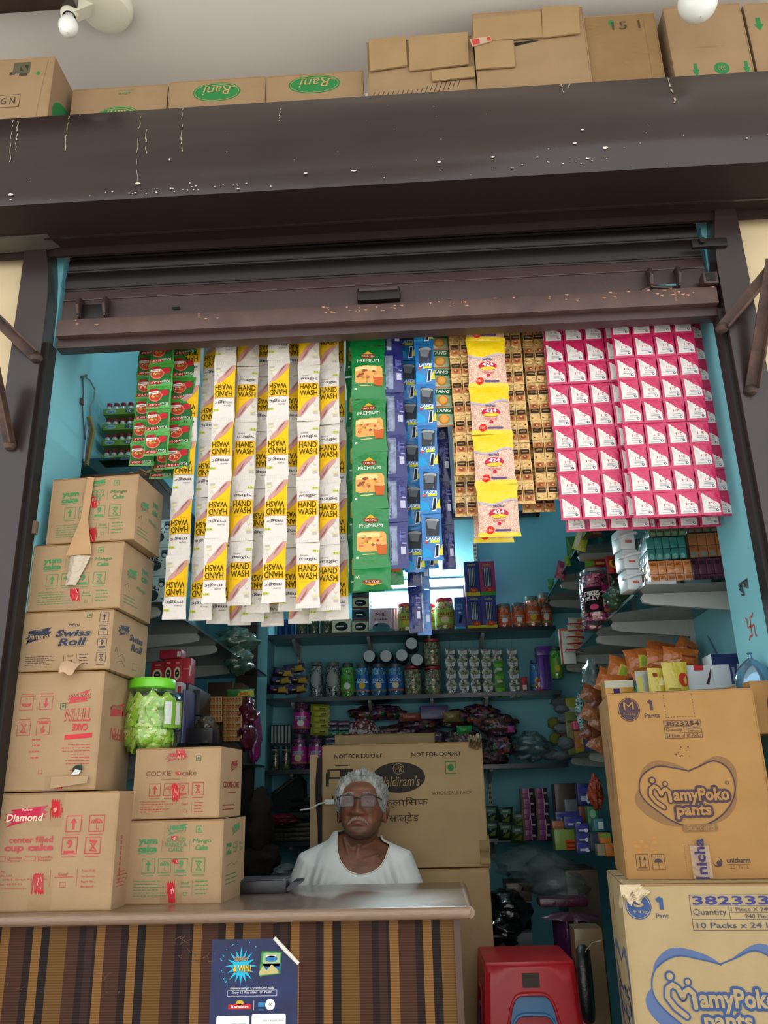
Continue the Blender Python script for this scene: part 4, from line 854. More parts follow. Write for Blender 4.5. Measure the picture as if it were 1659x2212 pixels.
# ---- black cash tray ----------------------------------------------------------------------
BLK = mat('black_plastic', '#17161b', rough=.35, bump=.05, bscale=90, coat=.1)
a, e = atz(513, 1929, ZC), atz(640, 1926, ZC)
tr = thing('cash_tray', 'flat black plastic tray with a sloping end lying on the counter', 'tray', ((a.x+e.x)/2, .33, ZC), rz=rad(2)); hw = (e.x-a.x)/2
b = MB(); b.box(-hw, hw*.72, 0, .13, 0, .034, BLK, bev=.004); b.build('tray_body', tr)
b = MB(); b.box(-hw+.006, hw*.70, .006, .124, .034, .037, mat('grey_lid', '#39353f', rough=.4), bev=.001); b.build('lid', tr)
b = MB(); b.prism([(hw*.72, .004), (hw*.80, .004), (hw*1.18, .022), (hw*1.2, .029), (hw*.9, .027), (hw*.72, .012)], .01, .12, mat('grey_lid', '#39353f')); b.build('scoop_lip', tr)

# ---- jar of green sweets ---------------------------------------------------------------------
JP = at(316, 1608, .26)
jz = ZC+.211+.185+.006
jr = thing('candy_jar', 'large clear jar of lime green wrapped sweets with a green lid on the cookie carton', 'jar', (JP.x, .275, jz))
prof = [(.001, .0), (.058, .0), (.078, .006), (.087, .02), (.0875, .05), (.084, .054), (.0875, .058), (.0885, .10), (.085, .104), (.0885, .108), (.088, .135), (.078, .155), (.060, .168), (.056, .174)]
b = MB(); b.lathe([(r*1.07, z*1.03) for r, z in prof], clear('jar_plastic', tint='#fbfffa', gloss=.08, rough=.05), n=40, cap=False); b.build('jar_body', jr)
LIME = mat('lime_plastic', '#6fd028', rough=.35, coat=.3)
b = MB(); b.lathe([(.065, .172), (.070, .175), (.071, .196), (.067, .202), (.001, .204)], LIME, n=44, cap=False); b.build('lid', jr)
b = MB()
def cyl(a0, a1, z0, z1, r, m, n=10): b.grid(lambda u, v: (r*math.cos(a0+(a1-a0)*u), r*math.sin(a0+(a1-a0)*u), z0+(z1-z0)*v), n, 1, m)
LBG = mat('lime_label', '#6f9e2e', rough=.4); LR = .0955; cyl(rad(-48), rad(0), .056, .134, LR, LBG); cyl(rad(-46), rad(-32), .066, .130, LR+.0005, paint('#c9d2cc', .4), 4); cyl(rad(-22), rad(-8), .066, .130, LR+.0005, paint('#c9d2cc', .4), 4); b.build('label', jr)
SW = [mat('lime_wrapper', '#a6d43c', rough=.35, var=.3, vscale=60, col2='#6fae22', coat=.3, bump=.3, bscale=120), mat('lime_wrapper_pale', '#c6de6c', rough=.35, var=.3, vscale=60, col2='#8fc23a', coat=.3, bump=.3, bscale=120)]
def sweet(m):
    b = MB(); b.grid(lambda u, v: (.019*(2*u-1), -.008*math.sin(u*PI)**.6*math.sin(v*PI)**.6, .017*(2*v-1)+.002*math.sin(u*9)), 6, 5, m); b.grid(lambda u, v: (.019*(2*u-1), .008*math.sin(u*PI)**.6*math.sin(v*PI)**.6, .017*(2*v-1)+.002*math.sin(u*9)), 6, 5, m, flip=True)
    for s in (-1, 1): b.box(min(s*.017, s*.022), max(s*.017, s*.022), -.001, .001, -.015, .015, m)
    d = Draw(b, lambda a, c, l: (a-.017, -.0072-l, c-.013), .034, .026, lift=.0003); d.oval(.5, .55, .3, .16, ink('#d3e69a')); d.rect(.55, .3, .68, .42, ink('#b8642c'), up=2)
    return b.build('wrapped_sweet')
proto = [sweet(m) for m in SW]; rr = random.Random(11); n = 0
for lv in range(9):
    z = .014+lv*.0155
    for k in range(13):
        a = 2*PI*k/13+lv*.21+rr.uniform(-.1, .1); r = (.067 if lv else .058)+rr.uniform(-.004, .003)
        if math.sin(a) > .55: continue
        o = proto[n % 2] if n < 2 else proto[rr.randrange(2)].copy()
        if n >= 2: COL.objects.link(o)
        o.location = (JP.x+r*math.cos(a), .275+r*math.sin(a), jz+z+rr.uniform(-.003, .003)); o.rotation_euler = (rr.uniform(-.5, .5), rr.uniform(-1.2, 1.2), a+PI/2+rr.uniform(-.35, .35))
        tag(o, 'lime green wrapped sweet inside the big clear jar', 'sweet', 'green wrapped sweets in the jar'); n += 1
# ------------------------------------------------------------------ the seated shopkeeper
MX, MY = -.245, .80                      # head centre across / depth
SKIN = mat('brown_skin', '#7f523c', rough=.5, var=.28, vscale=28, bump=.12, bscale=140, col2='#63402e', spec=.4, detail=6)
LIP = mat('lips', '#74453b', rough=.45)
SKND = mat('stubble_skin', '#6d4b3e', rough=.6, var=.25, vscale=60, bump=.15, bscale=220)
def g(x, s): return math.exp(-(x/s)**2)
HZ0, HZ1, FS = 1.098, 1.302, .86                  # chin, crown
def head_pt(u, v):
    """u round the head (0 = front), v up from the chin"""
    a = 2*PI*u; s, c = math.sin(a), math.cos(a)      # c = 1 faces the viewer
    # half width, front and back reach by height
    def lut(t, tab):
        for (t0, a0), (t1, a1) in zip(tab, tab[1:]):
            if t <= t1:
                k = (t-t0)/(t1-t0); k = k*k*(3-2*k); return a0+(a1-a0)*k
        return tab[-1][1]
    w = lut(v, [(0, .018), (.05, .040), (.12, .056), (.25, .068), (.42, .0735), (.6, .0745), (.75, .0735), (.87, .062), (.95, .038), (1, .004)])
    f = lut(v, [(0, .066), (.05, .082), (.12, .088), (.2, .087), (.34, .090), (.46, .090), (.55, .0905), (.66, .092), (.78, .083), (.9, .056), (.97, .026), (1, .004)])
    bk = lut(v, [(0, .0), (.05, .02), (.15, .045), (.3, .076), (.5, .096), (.7, .101), (.85, .084), (.95, .045), (1, .004)])
    e = .86
    x = w*math.copysign(abs(s)**e, s); y = -(f if c > 0 else bk)*math.copysign(abs(c)**e, c)
    z = HZ0+(HZ1-HZ0)*v
    if c > 0:
        ax = abs(x); d = 0.0; zz = (z-HZ0)/FS; k = c
        d += .026*g(x, .0165)*g(zz-.094, .020)+.014*g(x, .009)*g(zz-.122, .022)      # nose tip and bridge
        d += .012*g(ax-.020, .009)*g(zz-.090, .009)                                  # nostril wings
        d -= .008*g(x, .02)*g(zz-.079, .006)
        d -= .0125*g(ax-.033, .017)*g(zz-.137, .013)                                  # eye sockets
        d += .0075*g(ax-.030, .022)*g(zz-.157, .009)+.004*g(x, .012)*g(zz-.152, .01)  # brow ridge
        d += .006*g(ax-.031, .012)*g(zz-.134, .006)                                   # lids
        d += .007*g(ax-.046, .018)*g(zz-.108, .016)                                   # cheek bones
        d -= .0055*g(ax-.030-.25*(.085-zz), .006)*g(zz-.075, .020)                    # folds from nose to mouth
        d += .008*g(x, .026)*g(zz-.060, .017)                                         # muzzle
        lipc = .060-.9*max(0, ax-.006)**1.0*.55
        d += .0045*g(x, .020)*g(zz-lipc-.0055, .0045)+.0055*g(x, .017)*g(zz-lipc+.006, .005)-.006*g(x, .024)*g(zz-lipc, .0028)
        d -= .005*g(x, .02)*g(zz-.040, .006); d += .008*g(x, .02)*g(zz-.020, .012)    # chin
        d += .005*g(ax-.05, .014)*g(zz-.05, .02)                                      # jowls
        d += .0012*math.sin(zz*620)*g(zz-.19, .022)*g(x, .045)                        # forehead lines
        y -= d*min(1, k*2.2)
    return Vector((x, y, z))
TILT = rad(-5)
def pose(p):      # a slight nod back and turn
    p = Vector(p); o = Vector((0, .02, 1.12)); q = p-o
    q = Matrix.Rotation(TILT, 3, 'X') @ Matrix.Rotation(rad(-3), 3, 'Z') @ Matrix.Rotation(rad(1.5), 3, 'Y') @ q
    return q+o+Vector((MX, MY, 0))
b = MB()
b.grid(lambda u, v: pose(head_pt(u, v)), 96, 84, SKIN, closed_u=True, flip=True)
n0 = len(b.v)
b.add([pose(head_pt(0, 0)+Vector((0, .03, -.002))), ], [], SKIN)
ring = list(range(96)); b.f += [(n0, i, (i+1) % 96) for i in ring]; b.mi += [0]*96
top = [84*96+i for i in range(96)]; b.f.append(tuple(top[::-1])); b.mi.append(0)
def blob(c, r, n=20, m=SKIN, rot=None):
    vs = []; fs = []; k = n//2
    for j in range(k+1):
        for i in range(n):
            t, q = PI*j/k, 2*PI*i/n; p = Vector((r[0]*math.sin(t)*math.cos(q), r[1]*math.sin(t)*math.sin(q), r[2]*math.cos(t)))
            if rot: p = rot @ p
            vs.append(Vector(c)+p)
    for j in range(k):
        for i in range(n): fs.append((j*n+i, (j+1)*n+i, (j+1)*n+(i+1) % n, j*n+(i+1) % n))
    b.add(vs, fs, m)
for s in (-1, 1):        # ears: rim, lobe, hollow
    c = Vector((s*.077, .012, 1.190)); vs = []
    b.tube([pose(c+Vector((s*(.004+.010*math.sin(t*.5)), .012-.016*math.cos(t)*.9, .034*math.sin(t)))) for t in [(-80+200*i/12)*PI/180+PI*0 for i in range(13)]], .0055, SKIN, n=10)
    blob(pose(c+Vector((s*.004, .006, -.003))), (.006, .017, .032)); blob(pose(c+Vector((s*.004, -.004, -.030))), (.0065, .009, .011))
    b.tube([pose(c+Vector((s*.009, .018, .028))), pose(c+Vector((s*.013, .026, .005))), pose(c+Vector((s*.008, .012, -.026)))], [.005, .0055, .004], SKIN, n=10)
def loft(secs, m, n=40, mb=None):
    """stack of oval rings (cx, cy, z, rx, ry front, ry back)"""
    mb = mb or b; vs = []; fs = []
    for cx, cy, z, rx, rf, rb in secs:
        for i in range(n):
            a = 2*PI*i/n; s, c = math.sin(a), math.cos(a); vs.append((cx+rx*math.copysign(abs(s)**.9, s), cy-(rf if c > 0 else rb)*c, z))
    k = len(secs)
    for j in range(k-1):
        for i in range(n): fs.append((j*n+i, j*n+(i+1) % n, (j+1)*n+(i+1) % n, (j+1)*n+i))
    fs.append(tuple(range(n))[::-1]); fs.append(tuple((k-1)*n+i for i in range(n))); fs = [q[::-1] for q in fs]; mb.add(vs, fs, m)
BX, BY = MX-.030, MY+.065
TORSO = [(BX, BY, .44, .150, .10, .11), (BX, BY, .55, .165, .125, .115), (BX, BY, .66, .168, .145, .11), (BX, BY, .80, .168, .132, .112), (BX, BY, .93, .168, .115, .115), (BX, BY+.004, 1.015, .160, .102, .112), (BX, BY+.012, 1.062, .132, .086, .098), (BX+.002, BY+.016, 1.092, .090, .070, .08), (BX+.004, BY+.010, 1.115, .066, .06, .064)]
loft(TORSO, SKIN)
loft([(BX+.004, BY+.004, 1.03, .068, .064, .062), (BX+.006, BY-.006, 1.08, .060, .062, .058), (MX, MY+.035, 1.12, .057, .064, .056), (MX, MY+.03, 1.17, .058, .06, .06)], SKIN)
for s in (-1, 1):
    b.tube([(BX+s*.030, BY-.052, 1.11), (BX+s*.012, BY-.078, 1.045)], [.010, .006], SKIN, n=8)      # neck cords
    b.tube([(BX+.015+s*.02, BY-.081, 1.035), (BX+.015+s*.075, BY-.066, 1.05)], [.007, .004], SKIN, n=8)              # collar bones
    sh = Vector((BX+s*.152, BY+.005, 1.012)); el = Vector((BX+s*.225, BY+.0, .76)); wr = Vector((BX+s*.12, BY-.175, .60))
    b.tube([Vector((BX+s*.09, BY+.008, 1.03)), sh, sh.lerp(el, .3), sh.lerp(el, .7), el, el.lerp(wr, .3), el.lerp(wr, .75), wr], [.055, .056, .05, .042, .036, .037, .028, .023], SKIN, n=16)
    # hand on the thigh: palm, four fingers and a thumb
    pd = Vector((-s*.25, -1, -.35)).normalized(); pc = wr+pd*.045; sd = Vector((s, -.25, 0)).normalized()
    b.tube([wr, wr+pd*.02, wr+pd*.055, wr+pd*.085], [.022, .026, .034, .03], SKIN, n=12)
    for k, (L, o) in enumerate(((.068, -.027), (.078, -.009), (.072, .009), (.056, .026))):
        q0 = wr+pd*.075+sd*o; q1 = q0+pd*L*.45+Vector((0, 0, .004)); q2 = q1+pd*L*.3+Vector((0, 0, -.010)); q3 = q2+pd*L*.22+Vector((0, 0, -.016)); b.tube([q0, q1, q2, q3], [.0095, .009, .008, .0065], SKIN, n=8)
    t0 = wr+pd*.03-sd*.024; b.tube([t0, t0-sd*.022+pd*.022, t0-sd*.030+pd*.048], [.012, .0105, .0075], SKIN, n=8)
    hip = Vector((BX+s*.085, BY-.02, .50)); kn = Vector((BX+s*.12, BY-.10, .50)); kn = Vector((BX+s*.125, .66, .505)); ft = Vector((BX+s*.12, .69, .08))
    b.tube([hip+Vector((0, .06, -.0)), hip, hip.lerp(kn, .6), kn, kn.lerp(ft, .15), kn.lerp(ft, .45), ft], [.08, .085, .072, .058, .056, .052, .034], SKIN, n=16)
    b.tube([ft+Vector((0, .03, -.03)), ft+Vector((0, -.03, -.035)), ft+Vector((0, -.07, -.05))], [.034, .034, .024], SKIN, n=12)
def remesh(ob, voxel, smooth=2, fac=.5):
    m = ob.modifiers.new('r', 'REMESH'); m.mode = 'VOXEL'; m.voxel_size = voxel
    if smooth: s = ob.modifiers.new('s', 'SMOOTH'); s.iterations = smooth; s.factor = fac
    dg = bpy.context.evaluated_depsgraph_get(); dg.update(); me = bpy.data.meshes.new_from_object(ob.evaluated_get(dg), depsgraph=dg)
    ob.modifiers.clear(); old = ob.data; ob.data = me; bpy.data.meshes.remove(old)
    me.polygons.foreach_set('use_smooth', [True]*len(me.polygons)); return me
man = thing('person', 'person with white hair and dark glasses in a white undershirt seated behind the counter', 'person', (0, 0, 0))
body = b.build('body', man); me = remesh(body, .0034, 2, .4)
me.materials.clear()
for m in (SKIN, LIP, SKND): me.materials.append(m)
# lips and stubble follow the face
rs = random.Random(2)
inv = lambda p: Matrix.Rotation(rad(-1.5), 3, 'Y') @ (Matrix.Rotation(rad(3), 3, 'Z') @ (Matrix.Rotation(-TILT, 3, 'X') @ (Vector(p)-Vector((MX, MY, 0))-Vector((0, .02, 1.12)))))+Vector((0, .02, 1.12))
for p in me.polygons:
    q = inv(p.center); zz = (q.z-HZ0)/FS; ax = abs(q.x)
    lipc = .060-.5*max(0, ax-.006)
    if q.y < -.07 and ax < .024 and -.011 < zz-lipc < .0085-.1*ax: p.material_index = 1
    elif q.y < .0 and zz < .040-.1*ax+.03*rs.random() and zz > -.02-.02*rs.random() and not (zz > .05 and ax < .01): p.material_index = 2
# hair
HAIR = mat('white_hair', '#a9aca6', rough=.75, var=.45, vscale=70, bump=.6, bscale=160, col2='#6d706b', stretch=(1, 1, .35))
b = MB()
def hairline(u): 
    a = abs(((u+.5) % 1)-.5)*2          # 0 front .. 1 back
    tab = [(0, .905), (.18, .875), (.25, .80), (.30, .60), (.36, .50), (.42, .46), (.5, .40), (.62, .28), (1, .22)]
    for (t0, a0), (t1, a1) in zip(tab, tab[1:]):
        if a <= t1: return a0+(a1-a0)*(a-t0)/(t1-t0)
    return .22
def hairpt(u, k):
    h = hairline(u); v = h+(1-h)*k; p = head_pt(u, min(v, .999)); c = Vector((0, .0, 1.20)); n = (p-c).normalized()
    th = (.004+.011*min(1, k*5))*(1+.55*noise.noise((p.x*60, p.y*60, p.z*45)))+.006*k*k
    if k < .001: th = -.002
    return pose(p+n*th)
b.grid(hairpt, 110, 22, HAIR, closed_u=True, flip=True)
rr = random.Random(8)
for i in range(900):
    u = rr.random(); k = rr.random()**.8
    p = hairpt(u, max(.03, k)); p2 = hairpt(u, min(1, max(.03, k)+.03)); c = Vector((MX, MY+.01, 1.18)); n = (p-c).normalized(); t = Vector((rr.uniform(-.9, .9), rr.uniform(-.6, .6), .9))
    L = rr.uniform(.004, .0085)
    b.tube([p-n*.003, p+(n+t*.5).normalized()*L*.6, p+(n+t).normalized()*L], [.0016, .0012, .0003], HAIR, n=4)
for dx in (-.020, -.013, -.006): b.tube([pose((dx, -.040, 1.298)), pose((dx+.003, -.045, 1.312)), pose((dx+.008, -.045, 1.324))], [.008, .006, .001], HAIR, n=6)
for k in range(4): b.tube([pose((.055, -.03+.008*k, 1.272)), pose((.066, -.035+.008*k, 1.285)), pose((.074, -.036+.008*k, 1.298))], [.008, .005, .001], HAIR, n=6)
b.build('hair', man, smooth=True, ang=1.2)
b = MB()
for s in (-1, 1):
    for i in range(26):
        x = s*(.014+.036*i/25); z = HZ0+FS*.163+.004*math.sin(i/25*PI)-.004*(i/25)+rr.uniform(-.003, .003); p = head_pt((math.asin(max(-1, min(1, x/.0745)))/(2*PI)), (z-HZ0)/(HZ1-HZ0)); p.x = x; b.tube([pose(p+Vector((0, .001, 0))), pose(p+Vector((s*.006, -.004, .002)))], [.0016, .0004], HAIR, n=4)
b.build('eyebrows', man)
b = MB(); MST = mat('grey_moustache', '#8b7f74', rough=.8)
for i in range(150):
    s = rr.choice((-1, 1)); t = rr.random(); x = s*(.003+.030*t); z = HZ0+FS*.0765-.014*t*t-.004*t+rr.uniform(-.004, .003)
    p = head_pt(math.asin(max(-1, min(1, x/.072)))/(2*PI), (z-HZ0)/(HZ1-HZ0)); p.x = x
    b.tube([pose(p+Vector((0, .001, .001))), pose(p+Vector((s*.003, -.004, -.006)))], [.0013, .0003], MST, n=4)
b.build('moustache', man)
for s in (-1, 1):       # eyes, half closed under the lids
    b = MB(); blob(pose((s*.031, -.0685, HZ0+FS*.1345)), (.0118, .0118, .0118), m=paint('#5e534b', .3)); blob(pose((s*.0305, -.077, HZ0+FS*.1335)), (.0052, .0045, .0052), m=paint('#191210', .2)); b.build('eye', man)
# glasses
b = MB(); FR = mat('black_spectacle_frame', '#141110', rough=.3, coat=.3); LN = clear('spectacle_lens', tint='#f2f4f4', gloss=.035, rough=.02); GY = -.114
for s in (-1, 1):
    pts = []
    for cx, cz, q in ((.0605, .156, 0), (.0115, .156, 1), (.0115, .113, 2), (.0605, .113, 3)):
        sg = ((1, 1), (-1, 1), (-1, -1), (1, -1))[q]
        for k in range(5):
            t = (q+k/4)*PI/2; r = .010; pts.append((s*(cx-sg[0]*r+r*math.cos(t)), GY+.12*abs(cx-.013)*.5, HZ0+FS*(cz-sg[1]*r+r*math.sin(t))))
    b.tube([pose(p) for p in pts], .0021, FR, n=8, closed=True)
    b.tube([pose((s*.0605, GY+.004, HZ0+FS*.149)), pose((s*.070, GY+.014, HZ0+FS*.147)), pose((s*.080, .0, HZ0+FS*.140)), pose((s*.081, .025, HZ0+FS*.13))], .0022, FR, n=8)
b.tube([pose((-.0115, GY, HZ0+FS*.143)), pose((0, GY-.004, HZ0+FS*.147)), pose((.0115, GY, HZ0+FS*.143))], .0022, FR, n=8)
b.build('spectacle_frame', man)
for s in (-1, 1):
    b = MB(); b.grid(lambda u, v: pose((s*(.012+.048*u), GY+.001+.0024*u, HZ0+FS*(.114+.041*v))), 4, 4, LN, flip=s < 0); b.build('lens', man)
# undershirt: a loose shell round the trunk and upper arms, cut at the scoop neck
b = MB(); VEST = mat('white_cotton', '#d6dcd8', rough=.85, var=.05, vscale=30, bump=.06, bscale=260, sheen=.2)
loft([(x, y, z, rx+.010+.006*(z < .9), rf+.013, rb+.012) for x, y, z, rx, rf, rb in TORSO[1:-1]]+[(BX+.004, BY+.012, 1.125, .080, .07, .078)], VEST)
for s in (-1, 1):
    sh = Vector((BX+s*.150, BY+.005, 1.010)); el = Vector((BX+s*.228, BY+.0, .76))
    b.tube([Vector((BX+s*.075, BY+.012, 1.045)), sh, sh.lerp(el, .25), sh.lerp(el, .72)], [.056, .064, .064, .068], VEST, n=20)
o = b.build('undershirt', man); me = remesh(o, .0055, 3, .5)
bm = bmesh.new(); bm.from_mesh(me)
NX, NYC = BX+.034, BY-.02
def neck(p):
    """below zero inside the neck opening"""
    if p.y < BY-.01:
        return (abs(p.x-NX)/.092)**2.3+(abs(p.z-1.12)/(.126 if p.z < 1.12 else .05))**2.3-1      # deep scoop at the front
    return ((p.x-NX)/.088)**2+((p.z-1.145)/.055)**2-1
for v in bm.verts:      # draw folds
    q = v.co
    if q.y < BY:
        s = 1 if q.x > BX else -1; ax = abs(q.x-BX); zz = q.z
        arm = ax*1.0+(.97-zz)*.45
        f = math.sin((ax*1.5+(zz-.94)*.55)*150)*.0045*g(ax-.135, .045)*g(zz-.95, .07)+math.sin((ax+(zz-.92)*1.4)*95)*.0045*g(ax-.085, .06)*g(zz-.935, .05)+.0045*math.sin((zz-.3*q.x)*80+q.x*30)*g(zz-.92, .05)
        v.co.y -= f
geom = [f for f in bm.faces if neck(f.calc_center_median()) < 0 or f.calc_center_median().z > 1.14 or (abs(f.calc_center_median().x-BX) > .175 and f.calc_center_median().z < .835)]
bmesh.ops.delete(bm, geom=geom, context='FACES')
loose = [v for v in bm.verts if not v.link_faces]; bmesh.ops.delete(bm, geom=loose, context='VERTS')
for it in range(6):     # relax the cut edges
    bd = [v for v in bm.verts if v.is_boundary]; new = {}
    for v in bd:
        nb = [e.other_vert(v) for e in v.link_edges if e.is_boundary]
        if len(nb) == 2: new[v] = v.co*.4+(nb[0].co+nb[1].co)*.3
    for v, c in new.items(): v.co = c
edges = [e for e in bm.edges if e.is_boundary]; hems = []; HEM = mat('cotton_binding', '#d9d6c4', rough=.85)
seen = set()
for e in edges:
    if e in seen: continue
    loop = [e.verts[0], e.verts[1]]; seen.add(e)
    while True:
        nx = [q for q in loop[-1].link_edges if q.is_boundary and q not in seen]
        if not nx: break
        seen.add(nx[0]); loop.append(nx[0].other_vert(loop[-1]))
    if len(loop) > 20: hem = MB(); hems.append(hem); hem.tube([v.co.copy() for v in loop[:-1]], .0026, HEM if max(v.co.z for v in loop) > 1.0 else VEST, n=6, closed=True)
bm.to_mesh(me); bm.free(); me.polygons.foreach_set('use_smooth', [True]*len(me.polygons))
sol = o.modifiers.new('cloth', 'SOLIDIFY'); sol.thickness = .0022; sol.offset = -1
for hem in hems: hem.build('binding', o)
# trousers and sandals, under the counter
b = MB(); TRS = mat('grey_trouser_cloth', '#4a4a4e', rough=.85, var=.2)
loft([(BX, BY, .42, .165, .125, .13), (BX, BY, .50, .178, .14, .13), (BX, BY, .60, .178, .148, .122)], TRS)
for s in (-1, 1):
    hip = Vector((BX+s*.085, BY+.04, .50)); kn = Vector((BX+s*.125, .66, .505)); ft = Vector((BX+s*.12, .69, .10)); b.tube([hip, hip.lerp(kn, .6), kn, kn.lerp(ft, .2), kn.lerp(ft, .6), ft], [.098, .086, .070, .068, .064, .055], TRS, n=18)
o = b.build('trousers', man); remesh(o, .012, 2)
for s in (-1, 1):
    b = MB(); b.box(BX+s*.12-.045, BX+s*.12+.045, .59, .77, .0, .018, mat('sandal_sole', '#3a2a20', rough=.7), bev=.006); b.build('sandal', man)
stl = thing('stool', 'wooden stool the seated person sits on behind the counter', 'stool', (BX, BY+.04, 0)); WD = mat('plain_wood', '#7a5a3a', rough=.5, var=.3, vscale=20, stretch=(1, 8, 8))
b = MB(); b.box(-.17, .17, -.15, .17, .36, .395, WD, bev=.008); b.build('seat', stl)
for i in (-1, 1):
    for j in (-1, 1): b = MB(); b.bar((i*.14, .01+j*.12, .36), (i*.16, .01+j*.14, 0), .035, .035, WD, up=(0, 1, 0)); b.build('leg', stl)
# ------------------------------------------------------------------ strips and sheets of sachets hanging under the lintel
BEAMZ = 2.99
def pillow(b, w, h, bul, m, nx=8, nz=12, seal=.08, wr=.0012, seed=0, top=None):
    """filled sachet: x across, z from -h to 0, flat crimped ends; returns its front surface"""
    def y(u, v):
        if v < seal or v > 1-seal: k = 0.0
        else: t = (v-seal)/(1-2*seal); k = math.sin(PI*t)**.55
        e = max(0.0, 1-(2*u-1)**2)**.5
        return bul*k*e, k*e
    def fr(a, c, l):
        u, v = min(1, max(0, a/w)), min(1, max(0, c/h)); q, k = y(u, v)
        a = (a-w/2)*(1-.065*min(1, y(.5, v)[1]*1.5))+w/2
        return (a-w/2, -q-wr*k*noise.noise((a*70+seed, c*38, seed*3.1))-l-.0004, c-h)
    b.grid(lambda u, v: fr(u*w, v*h, 0), nx, nz, m)
    b.grid(lambda u, v: ((w*u-w/2)*(1-.065*min(1, y(.5, v)[1]*1.5)), y(u, v)[0]*.8+.0006, h*v-h), max(3, nx//2), max(5, nz//2), m, flip=True)
    return fr
WPL = plastic('#d8d2ca', rough=.33, bump=.6, bscale=38); GRY = plastic('#e3ded8', rough=.4)
def handwash(turn, seed):
    b = MB(); w, h = .071, .1965; fr = pillow(b, w, h, .0075, WPL, 8, 20, seed=seed, seal=.07, wr=.003); d = Draw(b, fr, w, h, step=.00983, turn=turn, lift=.0009)
    Y, K, SKN, GR = ink('#f2c21c'), ink('#4a3a1c'), ink('#c79690'), ink('#c9d35a')
    d.poly([(0, .08), (0, .655), (.97, .655), (.97, .44), (.62, .34)], Y)
    d.poly([(.02, .07), (.05, .16), (.26, .27), (.50, .345), (.72, .40), (.86, .395), (.80, .34), (.55, .25), (.30, .13), (.16, .075)], SKN, up=2)
    for k in range(4): d.line([(.16+.02*k, .10+.035*k*.4), (.42+.03*k, .20+.03*k)], .0008, ink('#9a625c'), up=3)
    d.text('HAND', .50, .59, .82, .10, K, bold=.012, up=3); d.text('WASH', .50, .475, .82, .10, K, bold=.012, up=3); d.rect(.06, .645, .95, .655, ink('#d49a10'), up=2)
    d.text('magic', .52, .735, .78, .062, ink('#3b3b40'), up=2); d.text('Godrej', .33, .793, .33, .032, ink('#55555a'), shear=.3, up=2); d.text('LIQUID', .33, .39, .3, .02, ink('#d9a218'), up=3)
    d.rect(.70, .845, .98, .88, GR, up=2); d.text('₹15', .84, .863, .2, .022, ink('#5a6a2a'), up=3)
    d.line([(.72, .31), (.82, .235), (.90, .27)], .0008, ink('#b8b45a'), up=2); d.oval(.80, .175, .12, .02, ink('#d8d3a0'), up=2)
    for k in range(3): d.rect(.70, .145-.013*k, .92, .139-.013*k, ink('#bdb8b0'), up=2)
    for k in range(12): d.rect(.04+.08*k, .01, .07+.08*k, .045, GRY)
    return b.build('sachet')
def tea(seed):
    b = MB(); w, h = .112, .183; G = plastic('#0e7a38', rough=.3, bump=.5, bscale=35); fr = pillow(b, w, h, .010, G, 10, 16, seed=seed, seal=.07, wr=.004); d = Draw(b, fr, w, h, step=.013, lift=.0009)
    d.oval(.5, .80, .22, .055, ink('#8a3c28')); d.poly([(.36, .83), (.5, .90), (.64, .83)], ink('#d9a52c'), up=2); d.text('TATA TEA', .5, .79, .34, .03, ink('#e9e4d2'), up=3); d.text('PREMIUM', .5, .70, .66, .062, ink('#e3ead9'), up=2, bold=.015)
    d.poly([(.10, .30), (.10, .55), (.22, .60), (.86, .60), (.93, .55), (.93, .30), (.8, .27), (.2, .27)], ink('#dca45c')); d.rect(.12, .50, .75, .58, ink('#f0cf8a'), up=2)
    rr = random.Random(seed)
    for k in range(16): d.oval(.2+.6*rr.random(), .36+.16*rr.random(), .05, .02, ink(rr.choice(('#b4553a', '#e8c07a', '#8a4a34', '#c98a4a'))), up=2, n=8)
    d.poly([(.68, .22), (.92, .22), (.95, .40), (.64, .40)], ink('#c2602e'), up=3); d.oval(.795, .40, .155, .03, ink('#e2a86a'), up=4); d.rect(.08, .16, .15, .19, ink('#d9e6d2')); d.rect(.25, .22, .6, .235, ink('#d9c98a'))
    return b.build('sachet')
def soup(seed, turn=True):
    b = MB(); w, h = .083, .080; G = plastic('#459a3c', rough=.28, bump=.45, bscale=55); fr = pillow(b, w, h, .006, G, 8, 8, seed=seed, seal=.1, wr=.003); d = Draw(b, fr, w, h, step=.012, turn=turn, lift=.0009)
    R_, W_ = ink('#b3202e'), ink('#e6e4dc')
    d.poly([(.06, .18), (.94, .18), (.94, .86), (.06, .86)], ink('#2c6a34')); d.rect(.5, .28, .92, .40, W_, up=3.5); d.rect(.55, .33, .86, .35, ink('#a03038'), up=3.8); d.oval(.62, .48, .30, .24, ink('#d9806a'), up=2); d.oval(.62, .50, .24, .18, ink('#c0402e'), up=3); d.oval(.25, .36, .16, .14, ink('#c22a34'), up=2); d.text('Knorr', .3, .84, .40, .11, W_, up=3, shear=.2); d.rect(.46, .80, .94, .92, R_, up=2); d.text('SOUP', .7, .86, .34, .07, W_, up=3)
    d.rect(.55, .14, .9, .26, R_, up=3); d.poly([(.06, .3), (.22, .2), (.42, .26), (.3, .42)], ink('#c22a34'), up=3); d.text('₹10', .84, .96, .12, .06, ink('#f0c02c'), up=3)
    rr = random.Random(seed)
    for k in range(10): d.oval(.45+.34*rr.random(), .40+.2*rr.random(), .04, .03, ink(rr.choice(('#e9b04a', '#e4d9c2', '#8ab04a', '#d9604a'))), up=4, n=7)
    return b.build('sachet')
